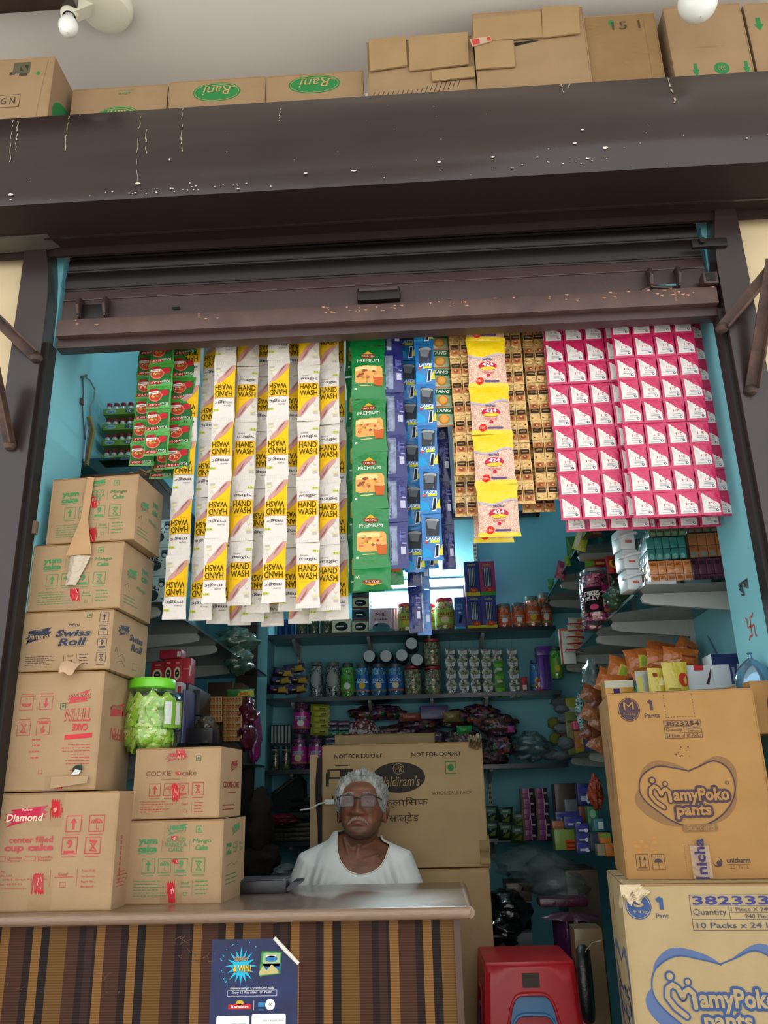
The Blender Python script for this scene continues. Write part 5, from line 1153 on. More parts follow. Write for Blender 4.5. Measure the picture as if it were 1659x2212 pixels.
def razor(seed):
    b = MB(); w, h = .062, .142; B_ = plastic('#2273b8', rough=.25, bump=.4, bscale=40); fr = pillow(b, w, h, .008, B_, 7, 12, seed=seed, seal=.06, wr=.004); d = Draw(b, fr, w, h, step=.012, lift=.0009)
    d.poly([(.18, .50), (.85, .50), (.92, .88), (.22, .92)], ink('#3a3f46')); d.oval(.55, .84, .34, .05, ink('#9aa3aa'), up=2); d.poly([(.30, .66), (.7, .64), (.8, .82), (.26, .84)], ink('#6d757d'), up=3); d.text('LASER', .52, .44, .72, .075, ink('#dfe8ee'), up=3, bold=.02, shear=.2); d.poly([(.4, .35), (.86, .36), (.84, .42), (.38, .41)], ink('#c9d233'), up=2)
    d.poly([(.55, .05), (.78, .06), (.86, .33), (.66, .33)], ink('#e4edf2'), up=2); d.poly([(.59, .065), (.74, .075), (.81, .31), (.69, .31)], ink('#1f2a33'), up=3); d.poly([(.0, .06), (.0, .3), (.4, .2), (.5, .06)], ink('#2f9ad4'), up=1.5); d.poly([(.72, .1), (1, .34), (1, .1)], ink('#d9cf4a'), up=1.5); d.oval(.2, .38, .08, .035, ink('#d4503c'), up=2)
    return b.build('sachet')
def navy(seed, w=.060, left='#8f9db8', right='#272c6e'):
    b = MB(); h = .142; P = plastic(right, rough=.25, bump=.4, bscale=40); fr = pillow(b, w, h, .009, P, 7, 12, seed=seed, seal=.08, wr=.004); d = Draw(b, fr, w, h, step=.011, lift=.0009)
    d.poly([(0, .08), (.42, .08), (.46, .92), (0, .92)], mat('foil_'+left, left, rough=.22, metal=.3, var=.5, vscale=30, bump=.4, bscale=45)); d.rect(.62, .28, .88, .44, ink('#b9bcd2'), up=2); d.rect(.58, .55, .66, .8, ink('#5a62a8'), up=2); d.rect(.70, .5, .92, .53, ink('#9aa0cc'), up=2)
    for k in range(5): d.rect(.62, .62+.03*k, .9, .63+.03*k, ink('#7a82c0'), up=2)
    return b.build('sachet')
def tang(seed):
    b = MB(); w, h = .060, .068; G = plastic('#9fbf9a', rough=.35); fr = pillow(b, w, h, .004, G, 6, 6, seed=seed, seal=.06); d = Draw(b, fr, w, h, step=.012, lift=.0009)
    d.poly([(0, .66), (1, .60), (1, .95), (0, .97)], ink('#1f6a3c')); d.text('TANG', .5, .80, .82, .18, ink('#f0f0ea'), up=3, bold=.03, shear=.12, rot=-.06); d.oval(.52, .36, .30, .24, ink('#e08a2c'), up=2); d.oval(.52, .36, .23, .18, ink('#f0b050'), up=3)
    for k in range(6): d.line([(.52, .36), (.52+.22*math.cos(k*PI/3), .36+.17*math.sin(k*PI/3))], .0007, ink('#f3d09a'), up=4)
    d.rect(.0, .02, 1, .07, ink('#d8602c')); d.poly([(0, .08), (.45, .08), (.2, .3), (0, .34)], ink('#dcd9c8'), up=1.5)
    return b.build('sachet')
def coffee(seed, turn=False):
    b = MB(); w, h = .034, .066; G = mat('gold_foil', '#e6c382', rough=.26, metal=.3, var=.3, vscale=60, bump=.5, bscale=90, col2='#b8893f', coat=.3); fr = pillow(b, w, h, .0035, G, 5, 7, seed=seed, seal=.08, wr=.002); d = Draw(b, fr, w, h, step=.012, turn=turn, lift=.0009)
    d.rect(.10, .42, .90, .66, ink('#33231c')); d.rect(.2, .52, .8, .56, ink('#a98a5a'), up=2); d.rect(.25, .47, .7, .49, ink('#7a6242'), up=2); d.rect(.08, .14, .92, .41, ink('#b87a4c')); d.oval(.5, .27, .25, .09, ink('#8a4a2c'), up=2); d.oval(.45, .3, .12, .04, ink('#d8a678'), up=3); d.rect(.7, .86, .86, .9, ink('#4a3a22')); d.rect(.1, .7, .9, .72, ink('#e6cf92'))
    return b.build('sachet')
def shampoo(seed):
    b = MB(); w, h = .064, .0745; P = plastic('#c2285a', rough=.33, bump=.35, bscale=60); fr = pillow(b, w, h, .0032, P, 8, 8, seed=seed, seal=.05, wr=.0022); d = Draw(b, fr, w, h, step=.012, lift=.0009)
    W_ = ink('#dedcd8')
    d.poly([(.10, .09), (.90, .09), (.92, .36), (.88, .44), (.76, .53), (.62, .56), (.60, .62), (.50, .62), (.47, .70), (.38, .72), (.35, .79), (.26, .80), (.22, .87), (.10, .90)], W_)
    d.text('2-1', .55, .46, .30, .10, ink('#c63a4a'), up=2, rot=PI); d.text('Smooth', .56, .25, .46, .055, ink('#6d7690'), up=2, rot=PI-.1); d.text('shampoo', .56, .33, .44, .05, ink('#7a8298'), up=2, rot=PI-.1); d.oval(.76, .19, .07, .05, ink('#5a6a8a'), up=2, n=12); d.oval(.76, .19, .035, .025, W_, up=3, n=8)
    for k in range(3): d.line([(.14+.05*k, .84-.06*k), (.17+.06*k, .5)], .0007, ink('#c9c6c2'), up=2)
    d.rect(.2, .145, .62, .165, ink('#a9b0c0'), up=2)
    return b.build('sachet')
def fennel(seed):
    b = MB(); w, h = .125, .160; P = candy('seed_fill', ('#d0a68c', '#dcbaa2', '#c2947a', '#e6cdbd', '#d2ab98'), scale=420, rough=.3, bump=.25); fr = pillow(b, w, h, .012, P, 10, 14, seed=seed, seal=.04, wr=.004); d = Draw(b, fr, w, h, step=.0125, lift=.0009)
    Y = plastic('#e8c814', rough=.35)
    d.poly([(0, .66)]+[(k/10, .66+.05*math.sin(k*.63+2.5)) for k in range(11)]+[(1, 1), (0, 1)], Y); d.poly([(0, 0), (1, 0), (1, .075), (0, .085)], Y)
    d.poly([(0, .62)]+[(k/10, .62+.05*math.sin(k*.63+2.5)) for k in range(11)]+[(1, .66)]+[((10-k)/10, .66+.05*math.sin((10-k)*.63+2.5)) for k in range(11)], ink('#b9aec4'), up=1.5)
    d.text('SALTED', .5, .56, .26, .045, ink('#3a3a78'), up=3, bold=.03); d.oval(.5, .42, .24, .09, ink('#c2264a'), up=2); d.text('424', .5, .45, .28, .08, ink('#f0e6ea'), up=4, bold=.03); d.oval(.5, .37, .2, .035, ink('#e8c23a'), up=3); d.text('MUKHWAS', .5, .285, .3, .04, ink('#c2264a'), up=3); d.oval(.5, .23, .05, .03, ink('#c2264a'), up=3)
    d.oval(.28, .12, .095, .07, ink('#d42a20'), up=3); d.text('10/-', .28, .12, .13, .05, ink('#f0d8c8'), up=4); d.rect(.4, .095, .78, .13, ink('#5a4a7a'), up=3)
    return b.build('sachet')
PROTO = {}
def protos():
    PROTO['hwu'] = [handwash(True, 1), handwash(True, 5)]; PROTO['hwr'] = [handwash(False, 2), handwash(False, 7)]; PROTO['tea'] = [tea(1), tea(4)]; PROTO['soup'] = [soup(1), soup(6)]
    PROTO['razor'] = [razor(2), razor(3)]; PROTO['navy'] = [navy(2), navy(5)]; PROTO['navyslim'] = [navy(7, .042, '#27336e', '#1c2357')]; PROTO['skyslim'] = [navy(9, .044, '#b9c9d6', '#3a6fae')]
    PROTO['tang'] = [tang(1)]; PROTO['coffee'] = [coffee(1), coffee(2)]; PROTO['coffeeud'] = [coffee(3, True), coffee(4, True)]; PROTO['shampoo'] = [shampoo(k) for k in (1, 2, 3)]; PROTO['fennel'] = [fennel(1), fennel(2)]
protos()
for v in PROTO.values():
    for o in v: COL.objects.unlink(o)
SIZE = {'hwu': (.071, .1965), 'hwr': (.071, .1965), 'tea': (.112, .183), 'soup': (.083, .08), 'razor': (.062, .142), 'navy': (.06, .142), 'navyslim': (.042, .142), 'skyslim': (.044, .142), 'tang': (.06, .068), 'coffee': (.034, .066), 'coffeeud': (.034, .066), 'shampoo': (.064, .0745), 'fennel': (.125, .16)}
CORD = paint('#b9b3a4', .8); rs_ = random.Random(21)
def strip(kind, px, py, y, label, group, cols=1, name='hanging_sachet_strip', cat='sachet strip', sway=.012, maxn=None, dz=0.0, top=2.86):
    """px, py: where the middle of the lower edge shows; hangs from the lintel"""
    w, h = SIZE[kind]; p = at(px, py, y); zb = p.z; n = max(1, math.ceil((top-zb)/h)) if not maxn else maxn
    t = thing(name, label, cat, (p.x, y, zb+n*h), group=group); ph = rs_.uniform(0, 6); am = sway*rs_.uniform(.3, 1)
    for r in range(n):
        for c in range(cols):
            o = rs_.choice(PROTO[kind]).copy(); COL.objects.link(o); o.parent = t; k = r/n
            o.location = ((c-(cols-1)/2)*w+am*.35*math.sin(ph+r*.8)*k, .0015*math.sin(r*2.1+ph)-.0008*(r % 2), -r*h)
            o.rotation_euler = (rad(rs_.uniform(-1.6, 1.6) if cols == 1 else rs_.uniform(-.7, .7)), rad(rs_.uniform(-.5, .5)) if cols == 1 else 0, rad(rs_.uniform(-5, 5) if cols == 1 else rs_.uniform(-1.2, 1.2)))
    zt = zb+n*h
    if zt < BEAMZ-.004:
        b = MB(); b.tube([(0, .0, -.002), (0, .0, BEAMZ-zt)], .0012, CORD, n=5); b.build('cord', t)
    return t
HWG = 'hand wash sachet strips'
for kind, px, py, y, lab in (
    ('hwu', 378, 1338, .165, 'white and yellow hand wash strip hanging outermost beside the soup sachets, print upside down'),
    ('hwu', 463, 1304, .090, 'upside-down hand wash strip in the front row, nearest front strip to the soup sachets'),
    ('hwr', 519, 1308, .130, 'upright hand wash strip tucked beside the first front upside-down strip'),
    ('hwu', 592, 1303, .085, 'upside-down hand wash strip in the front row at the middle of the white strips'),
    ('hwr', 664, 1314, .098, 'upright hand wash strip in the front row, second from the green tea strip'),
    ('hwr', 711, 1318, .128, 'upright hand wash strip closest to the green tea strip')):
    strip(kind, px, py, y, lab, HWG)
for kind, px, py, y, lab in (
    ('hwu', 432, 1340, .205, 'hand wash strip showing as a sliver behind the outermost white strip'),
    ('hwu', 556, 1323, .180, 'hand wash strip half hidden behind the upright strip near the middle'),
    ('hwu', 625, 1320, .190, 'hand wash strip peeking between the middle upside-down and upright strips'),
    ('hwu', 726, 1338, .185, 'hand wash strip showing a yellow edge behind the last upright strip'),
    ('hwu', 470, 1348, .255, 'hand wash strip behind the first front strip, only its white lower end in view'),
    ('hwr', 517, 1351, .275, 'hand wash strip deep behind the first upright strip, lower hem in view'),
    ('hwu', 545, 1344, .235, 'hand wash strip with its hem just under the middle of the bunch'),
    ('hwu', 590, 1354, .280, 'lowest hand wash strip, a white hem hanging below all the others'),
    ('hwr', 648, 1347, .250, 'hand wash strip behind the upright pair with only its hem in view'),
    ('hwu', 695, 1341, .235, 'hand wash strip behind the last upright pair with only its hem in view')):
    strip(kind, px, py, y, lab, HWG)
tf = strip('tea', 804, 1228, .100, 'green tea pouch strip in front with orange tea-cup pictures', 'green tea strips')
strip('tea', 833, 1266, .165, 'green tea strip half hidden behind the front one on the razor side', 'green tea strips')
strip('tea', 790, 1279, .220, 'green tea strip almost wholly hidden behind the front one', 'green tea strips')
strip('navy', 864, 1228, .105, 'indigo and silver sachet strip next to the green tea', 'blue strips')
strip('razor', 897, 1236, .165, 'sky blue razor strip behind, between the indigo strip and the front razor strip', 'blue strips')
strip('razor', 936, 1210, .090, 'front strip of blue razor packs with dark razor heads', 'blue strips')
strip('razor', 862, 1232, .205, 'sky blue razor strip behind the indigo and silver strip', 'blue strips')
strip('razor', 925, 1228, .215, 'blue razor strip hanging deep behind the front razor strip', 'blue strips')
strip('navyslim', 970, 1231, .180, 'slim dark navy strip beside the front razor strip', 'blue strips', top=2.75)
strip('navyslim', 898, 1366, .255, 'slim navy strip hanging lowest, down to the jars on the back shelf', 'blue strips')
strip('skyslim', 917, 1372, .285, 'slim pale blue and white strip hanging lowest beside the navy one', 'blue strips')
strip('tang', 958, 923, .130, 'orange drink sachet strip with green headings behind the razors', 'drink strips')
b_ = MB()
G1 = 'gold coffee sachet sheets'
strip('coffee', 1011, 1026, .095, 'gold coffee sheet of two columns beside the orange drink sachets', G1, cols=2, name='hanging_sachet_sheet', cat='sachet sheet')
strip('coffee', 1022, 1115, .150, 'gold coffee sheet of three columns hanging lower behind the two-column one', G1, cols=3, name='hanging_sachet_sheet', cat='sachet sheet')
strip('coffee', 1131, 1089, .120, 'gold coffee sheet of two columns just beside the yellow seed pouches', G1, cols=2, name='hanging_sachet_sheet', cat='sachet sheet')
strip('coffeeud', 1184, 1080, .150, 'gold coffee sheet of two columns next to the pink sheets, print turned over', G1, cols=2, name='hanging_sachet_sheet', cat='sachet sheet')
strip('coffee', 1166, 1106, .215, 'gold coffee sheet behind, its lower edge below the other gold sheets', G1, cols=3, name='hanging_sachet_sheet', cat='sachet sheet')
strip('fennel', 1079, 1159, .070, 'strip of large yellow-topped pouches of pinkish seeds, in front of the gold sheets', 'yellow pouch strips', name='hanging_pouch_strip', cat='pouch strip', maxn=5)
strip('fennel', 1066, 1173, .200, 'yellow-topped pouch strip hidden behind the front yellow pouches', 'yellow pouch strips', name='hanging_pouch_strip', cat='pouch strip')
P1 = 'pink shampoo sachet sheets'
strip('shampoo', 1467, 1115, .085, 'pink shampoo sheet in front on the jamb side', P1, cols=4, name='hanging_sachet_sheet', cat='sachet sheet')
strip('shampoo', 1306, 1121, .125, 'pink shampoo sheet beside the gold coffee sheets, partly covered by the front sheet', P1, cols=4, name='hanging_sachet_sheet', cat='sachet sheet')
strip('shampoo', 1492, 1118, .165, 'pink shampoo sheet sticking out behind the front one towards the jamb', P1, cols=4, name='hanging_sachet_sheet', cat='sachet sheet')
strip('shampoo', 1316, 1146, .195, 'pink shampoo sheet behind, its lowest row below the sheet beside the gold ones', P1, cols=4, name='hanging_sachet_sheet', cat='sachet sheet')
strip('shampoo', 1464, 1141, .225, 'pink shampoo sheet hanging deepest on the jamb side, lowest row in view', P1, cols=4, name='hanging_sachet_sheet', cat='sachet sheet')
b = MB(); n_ = -.183*round((tf.location.z-at(804, 1228, .1).z)/.183); b.x = Matrix.Translation((0, .004, n_+.004)); pillow(b, .116, .068, .013, plastic('#0e7a38'), 9, 9, seed=9, seal=.05, wr=.008); dd = Draw(b, lambda a, c, l: (a-.05, -.0155-l, c-.055), .10, .03, lift=.001); dd.poly([(.2, .1), (.5, -.1), (.8, .1)], ink('#d9a52c')); dd.oval(.5, .3, .28, .2, ink('#8a3c28'), up=2); dd.text('TATA TEA', .5, .3, .4, .2, ink('#e9e4d2'), up=3, rot=PI); dd.text('W', .08, .8, .12, .3, ink('#e9e4d2'), rot=PI); b.build('folded_end', tf)
S1 = 'soup sachet strips'
strip('soup', 336, 984, .110, 'front strip of green and red soup sachets beside the hand wash', S1)
strip('soup', 384, 1012, .160, 'soup sachet strip between the front soup strip and the hand wash', S1)
strip('soup', 306, 1006, .205, 'soup sachet strip behind, on the side of the stacked drink trays', S1)
strip('soup', 361, 1014, .225, 'soup sachet strip behind the front two with its lowest sachets in view', S1)
strip('soup', 350, 1034, .265, 'soup sachet strip hanging lowest and deepest of the soup strips', S1)
# ------------------------------------------------------------------ shelves
def shelf(name, label, x0, x1, y0, y1, z, m, th=.012, brackets=(), axis='x', blen=.3, edge=None):
    t = thing(name, label, 'shelf', ((x0+x1)/2, (y0+y1)/2, z)); b = MB(); cx, cy = (x0+x1)/2, (y0+y1)/2
    b.box(x0-cx, x1-cx, y0-cy, y1-cy, -th, 0, m); b.build('shelf_board', t, smooth=False)
    if edge:
        b = MB(); e = x1 if axis == 'l' else x0
        b.box(e-cx-.0015, e-cx+.0015, y0-cy, y1-cy, -th, .0005, edge); b.build('polished_edge', t, smooth=False)
    for q in brackets:
        b = MB()
        if axis == 'x': b.prismx([(y1-cy-.01, -th-.07), (y1-cy-.01, -th), (y0-cy+.02, -th), (y0-cy+.015, -th-.012), (y0-cy+.03, -th-.02)], q-cx-.008, q-cx+.008, ENAMEL)
        else:
            w, f = (x1-cx, x0-cx) if axis == 'r' else (x0-cx, x1-cx); s = 1 if f < w else -1
            b.prism([(w, -th-.066), (w, -th), (f+s*.025, -th), (f+s*.016, -th-.012), (f+s*.022, -th-.028), (f+s*.05, -th-.036)], q-cy-.008, q-cy+.008, ENAMEL)
            for k in (.3, .75): b.lathe([(.001, -.001), (.0045, -.001), (.0045, .004), (.001, .004)], paint('#3a3f3c', .6), n=8, cx=f+(w-f)*k, cy=q-cy, cz=-th-.03)
        b.build('bracket', t)
    return t
BS = 2.20; WL, WR = -1.25, 1.03
Z1, Z2, Z3, Z4 = 2.075, 1.735, 1.372, 1.025
for z, lb in ((Z1, 'dark back-wall shelf carrying the lit jars under the tube light'), (Z2, 'dark back-wall shelf carrying the blue jars and silver sachets'), (Z3, 'dark back-wall shelf carrying pink jars and toy bags'), (Z4, 'dark back-wall shelf at counter height behind the snack carton')):
    shelf('wall_shelf', lb, -.855, .70, BS, 2.448, z, DARKG, .022, (-.72, -.31, .02, .31), 'x')
shelf('glass_shelf', 'upper glass shelf on the wall by the pink sheets with green packs', .645, WR, .5, 2.448, 2.2, GLASS, .010, (.7, 1.2, 1.7, 2.1), 'r', edge=GEDGE)
shelf('glass_shelf', 'glass shelf carrying the wrapped soap blocks', .70, WR, .36, 2.448, 1.86, GLASS, .010, (.5, .98, 1.28, 1.79, 2.1), 'r', edge=GEDGE)
shelf('glass_shelf', 'glass shelf carrying cigarette cartons and orange snack bags', .68, WR, .36, 2.448, 1.40, GLASS, .010, (.6, 1.1, 1.6, 2.1), 'r', edge=GEDGE)
shelf('glass_shelf', 'low glass shelf with blue packs behind the M carton', .68, WR, .36, 2.448, 1.03, GLASS, .010, (.6, 1.1, 1.6, 2.1), 'r', edge=GEDGE)
shelf('glass_shelf', 'upper glass shelf with drink trays above the cake cartons', WL, -.98, .45, 2.2, 2.405, GLASS, .010, (.8, 1.5), 'l', edge=GEDGE)
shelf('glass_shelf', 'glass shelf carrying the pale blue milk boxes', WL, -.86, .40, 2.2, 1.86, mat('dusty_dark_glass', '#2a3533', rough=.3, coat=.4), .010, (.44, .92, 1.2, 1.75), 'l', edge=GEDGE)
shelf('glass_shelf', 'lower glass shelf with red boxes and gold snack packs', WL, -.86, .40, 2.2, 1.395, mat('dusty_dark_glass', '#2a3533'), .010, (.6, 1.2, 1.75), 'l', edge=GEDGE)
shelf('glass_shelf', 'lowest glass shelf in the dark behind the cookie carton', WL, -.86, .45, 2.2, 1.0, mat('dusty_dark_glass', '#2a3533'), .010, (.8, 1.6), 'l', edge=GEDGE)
def upright(x, y, label, nx=0, ny=-1):
    b = MB(); b.box(x-.011, x+.011, y-.011, y+.011, .9, 2.62, ENAMEL)
    for k in range(70):
        z = .94+k*.024; 
        if ny: b.box(x-.006, x-.002, y-.0118, y-.0108, z, z+.012, paint('#222826', .8)); b.box(x+.002, x+.006, y-.0118, y-.0108, z, z+.012, paint('#222826', .8))
        else: b.box(x+nx*.0108, x+nx*.0118, y-.005, y+.005, z, z+.012, paint('#222826', .8))
    return tag(b.build('shelf_upright', smooth=False), label, 'shelf upright')
for i, x in enumerate((-.72, -.31, .02, .31)): upright(x, 2.438, ('slotted upright on the back wall behind the chocolate pouches', 'slotted upright on the back wall behind the blue jars', 'slotted upright on the back wall behind the red-lidded jars', 'slotted upright on the back wall behind the silver sachets')[i])
for i, y in enumerate((.5, .98, 1.79)): upright(WR-.012, y, ('white slotted upright behind the soap blocks near the jamb', 'white slotted upright behind the orange snack bags', 'white slotted upright deep in the corner by the back wall')[i], -1, 0)

# ------------------------------------------------------------------ goods, built to the size they show
def span(px0, px1, pyt, y, z):
    """across and height of something standing at depth y on height z"""
    a, c = at(px0, pyt, y), at(px1, pyt, y); return (a.x+c.x)/2, c.x-a.x, (a.z+c.z)/2-z
CLR = clear('jar_plastic')
def jar(label, px0, px1, pyt, y, z, fill, lid='#b3202e', band=None, text=None, tcol='#e9e6dc', group=None, cat='jar', fillh=.86, lidh=.10, disc=None, neck=.72, name='candy_jar', seed=0):
    x, w, h = span(px0, px1, pyt, y, z); r = w/2; t = thing(name, label, cat, (x, y+r, z), group=group); b = MB(); s = h
    pf = [(.001, 0), (r*.93, 0), (r, .03*s), (r, .45*s), (r*.985, .47*s), (r, .49*s), (r, .70*s), (r*.96, .78*s), (r*neck, (1-lidh-.03)*s), (r*neck, (1-lidh)*s)]
    b.lathe(pf, CLR, n=24, cap=False); b.build('jar_body', t)
    b = MB(); b.lathe([(.001, .012*s), (r*.90, .012*s), (r*.965, .04*s), (r*.965, min(.70, fillh)*s)]+([(r*.9, fillh*s)] if fillh > .72 else [])+[(.001, fillh*s)], fill, n=24, cap=False); f = b.build('candy_fill', t); f['kind'] = 'stuff'
    b = MB(); q = r*neck*1.08; b.lathe([(q*.98, (1-lidh)*s), (q, (1-lidh+.01)*s), (q, .985*s), (q*.93, s), (.001, s)], paint(lid, .35), n=28, cap=False); b.build('lid', t)
    if band or disc:
        b = MB()
        def sf(a, c, l): th = a/r-PI/2; return ((r+.0015+l)*math.cos(th), (r+.0015+l)*math.sin(th), c)
        if band:
            z0, z1 = .16*s, .64*s; A = rad(75)
            b.grid(lambda u, v: sf((2*u-1)*A*r, z0+(z1-z0)*v, 0), 14, 2, plastic(band, rough=.3))
            d = Draw(b, lambda a, c, l: sf(a-A*r, z0+c, l), 2*A*r, z1-z0, step=.012, lift=.0008)
            if text: d.text(text, .5, .68, .55, .2, ink(tcol), up=2, bold=.02)
            rr = random.Random(len(label)+seed)
            d.rect(.0, .0, 1, .1, ink('#%02x%02x%02x' % tuple(int(v*rr.uniform(120, 220)) for v in (1, .8, .5))), up=1); d.oval(.5, .34, .16, .2, ink(rr.choice(('#d9c89a', '#e4e0d6', '#c9b23a'))), up=1, n=14)
            if text: d.rect(.2, .50, .8, .54, ink(tcol), up=1)
        else:
            d = Draw(b, lambda a, c, l: sf(a-.9*r, c, l), 1.8*r, s, step=.012, lift=.0008); d.oval(.5, .50, .40, .21, paint('#8f9794', .5), n=24); d.ring(.5, .5, .36, .19, .002, ink('#6d7573'), up=2, n=20)
        b.build('label', t)
    return t
def pack(label, px0, px1, pyt, y, z, col, dp=.06, marks=(), group=None, cat='box', name='product_box', rz=0.0, h=None, side=None, part='box_body', bev=.0015):
    """small printed carton; marks are drawn on the front in shares of its size"""
    x, w, hh = span(px0, px1, pyt, y, z); hh = h or hh; t = thing(name, label, cat, (x, y, z), rz=rz, group=group); b = MB(); m = plastic(col, rough=.4, bump=.06); b.box(-w/2, w/2, 0, dp, 0, hh, m, bev=bev)
    d = Draw(b, lambda a, c, l: (a-w/2, -l, c), w, hh, lift=.0005)
    draw_marks(d, marks)
    if side: dd = Draw(b, lambda a, c, l: (w/2+l, a, c), dp, hh, lift=.0005); draw_marks(dd, side); d2 = Draw(b, lambda a, c, l: (-w/2-l, dp-a, c), dp, hh, lift=.0005); draw_marks(d2, side)
    b.build(part, t)
    b = MB(); b.box(-w/2+.001, w/2-.001, .001, dp-.001, hh, hh+.0008, m); b.build('top_flap', t)
    return t
def draw_marks(d, marks):
    for q in marks:
        if q[0] == 't': d.text(q[1], q[2], q[3], q[4], q[5], ink(q[6]), up=4, bold=.015)
        elif q[0] == 'r': d.rect(*q[1:5], ink(q[5]), up=q[6] if len(q) > 6 else 2)
        elif q[0] == 'o': d.oval(*q[1:5], ink(q[5]), up=q[6] if len(q) > 6 else 3, n=16)
        elif q[0] == 'p': d.poly(q[1], ink(q[2]), up=q[3] if len(q) > 3 else 2)
def pouch(label, px, py, pw, ph, y, col, rot=0.0, tilt=0.0, on=None, marks=(), bul=.22, group=None, cat='pouch', name='snack_pouch', m=None, seed=0, yaw=0.0, seal=.07):
    """soft pouch centred where px, py shows, pw x ph pixels in size at depth y"""
    if on: y = min(2.3, max(.42, atz(px, py+ph/2, on).y))
    c = at(px, py, y); k = (at(px+10, py, y)-at(px, py, y)).x/10; w, h = pw*k, ph*k*1.02; b = MB(); mm = m or plastic(col, rough=.3, bump=.5, bscale=50); bb = min(w, h)*bul
    b.x = Matrix.Translation((0, 0, h/2)); fr = pillow(b, w, h, bb, mm, 9, 9, seed=seed+px*.01, seal=seal, wr=min(.004, h*.06)); b.x = Matrix.Identity(4)
    d = Draw(b, lambda a, cc, l: tuple(Vector(fr(a, cc, l))+Vector((0, 0, h/2))), w, h, step=max(w, h)/8, lift=.0006); draw_marks(d, marks)
    o = b.build(name, loc=c, rot=(tilt, rot, yaw)); return tag(o, label, cat, group)
def bag(label, px, py, pw, ph, y, m, dp=.1, seed=1, rough=.25, name='plastic_bag', cat='bag', cinch=True, group=None, rot=0.0, n=22):
    """crumpled soft bag"""
    c = at(px, py, y); k = (at(px+10, py, y)-at(px, py, y)).x/10; w, h = pw*k/2, ph*k/2; b = MB()
    def f(u, v):
        t, q = PI*(v*.98+.01), 2*PI*u; p = Vector((math.sin(t)*math.cos(q), math.sin(t)*math.sin(q), math.cos(t)))
        e = 1+rough*(noise.noise(p*2.3+Vector((seed, 0, 0)))+.55*noise.noise(p*5.5+Vector((0, seed, 0)))+.25*abs(noise.noise(p*12+Vector((0, 0, seed)))))
        s = 1.0-(.25*max(0, p.z)**2 if cinch else 0)
        return (p.x*w*e*s, p.y*dp*e, p.z*h*(1+.4*(e-1)))
    b.grid(f, n, n, m, closed_u=True, flip=True); o = b.build(name, loc=c, rot=(0, rot, 0), ang=1.1); return tag(o, label, cat, group)
# ---- back wall, shelf under the tube light ------------------------------------
y = 2.235
for i, (a, c) in enumerate(((597, 611), (611, 624), (624, 637))):
    x, w, h = span(a, c, 1338, y, Z1); t = thing('drink_can', ('blue can at the end of the back shelf', 'blue can in the middle of three beside the dark jars', 'blue can touching the dark jars')[i], 'can', (x, y+w/2, Z1)); b = MB(); b.lathe([(.001, 0), (w*.44, 0), (w*.49, .01), (w*.49, h-.012), (w*.42, h)], mat('blue_can', '#1f4a86', rough=.25, metal=.4), n=18, cap=False); b.build('can_body', t); b = MB(); b.lathe([(w*.42, h), (w*.40, h-.003), (.001, h-.003)], STEEL, n=18, cap=False); b.build('lid', t)
SPICE = candy('dark_seeds', ('#3a4a2c', '#5a6a3a', '#2a3320', '#6a5a3a'), scale=190)
for i, (a, c) in enumerate(((638, 663), (664, 689), (690, 716))):
    jar(('dark jar of spices with brown lid beside the blue cans', 'dark jar of spices with brown lid, middle of three', 'dark jar of spices with brown lid beside the soap packs')[i], a, c, 1332, y, Z1, SPICE, lid='#5a3a30', lidh=.14, neck=.85, name='spice_jar')
TEALP = '#2d4a4c'
def soapm(c1='#d8d8bc'): return (('r', .03, .12, .97, .88, c1), ('o', .5, .5, .34, .3, '#16282a'), ('r', .25, .46, .62, .54, '#e8eeee', 4), ('r', .05, .0, .95, .10, '#7a2a34'))
pack('cream soap pack with a dark oval and red rim next to the dark spice jars', 717, 758, 1337, y, Z1, '#c9bfa6', marks=soapm())
z = Z1
for i, (pt) in enumerate((1340, 1315, 1290, 1265)):
    x, w, h = span(760, 797, pt, y, z); pack(('bottom', 'second', 'third', 'top')[i]+' soap pack of the dark teal stack beside the mauve box', 760, 797, pt, y, z, TEALP, marks=soapm('#b9c29a' if i % 2 == 0 else '#35565a'), group='teal soap stack'); z += h+.001
for i in range(3):
    pack(('mauve milk box facing out with black lettering beside the teal soap stack', 'mauve milk box second in the row behind the facing one', 'mauve milk box last in the row towards the fruit jar')[i], 799+i*6, 846+i*6, 1314, y+i*.045, Z1, '#c2a9b4', dp=.04, marks=(('t', 'Milk', .5, .74, .5, .14, '#2a2226'), ('t', 'shake', .5, .55, .6, .1, '#3a3236'), ('o', .5, .2, .4, .2, '#3f6a74'), ('o', .28, .38, .1, .1, '#e9eef0'), ('r', 0, 0, 1, .16, '#5a8a98')), group='mauve milk boxes')
FRU = candy('fruit_sweets', ('#d9a43c', '#7fb03a', '#c9c43c', '#7a3a44', '#d8702c'), scale=120)
for lb, a, c, pt, dy in (('fruit sweets jar with red lid beside the mauve milk box', 857, 895, 1301, 0), ('fruit sweets jar with red lid half hidden by the lowest hanging strips', 914, 942, 1303, .10), ('fruit sweets jar with red lid beside the tall blue box', 937, 981, 1289, 0)):
    jar(lb, a, c, pt, y+dy, Z1, FRU, lid='#c22a3c', band='#8fae3c', text='FRUIT', tcol='#a8302c', neck=.8, seed=a)
pack('tall narrow blue jelly box between the fruit jar and the pen boxes', 981, 1002, 1290, y-.01, Z1, '#164a94', dp=.05, marks=(('t', 'jolly', .5, .76, .66, .10, '#7ab8e0'), ('t', 'roll', .5, .66, .6, .09, '#7ab8e0'), ('o', .5, .52, .14, .03, '#cfe6f2'), ('p', [(.3, .2), (.6, .2), (.8, .42), (.5, .45)], '#0c1c34'), ('r', 0, 0, 1, .08, '#2ba6d4')))
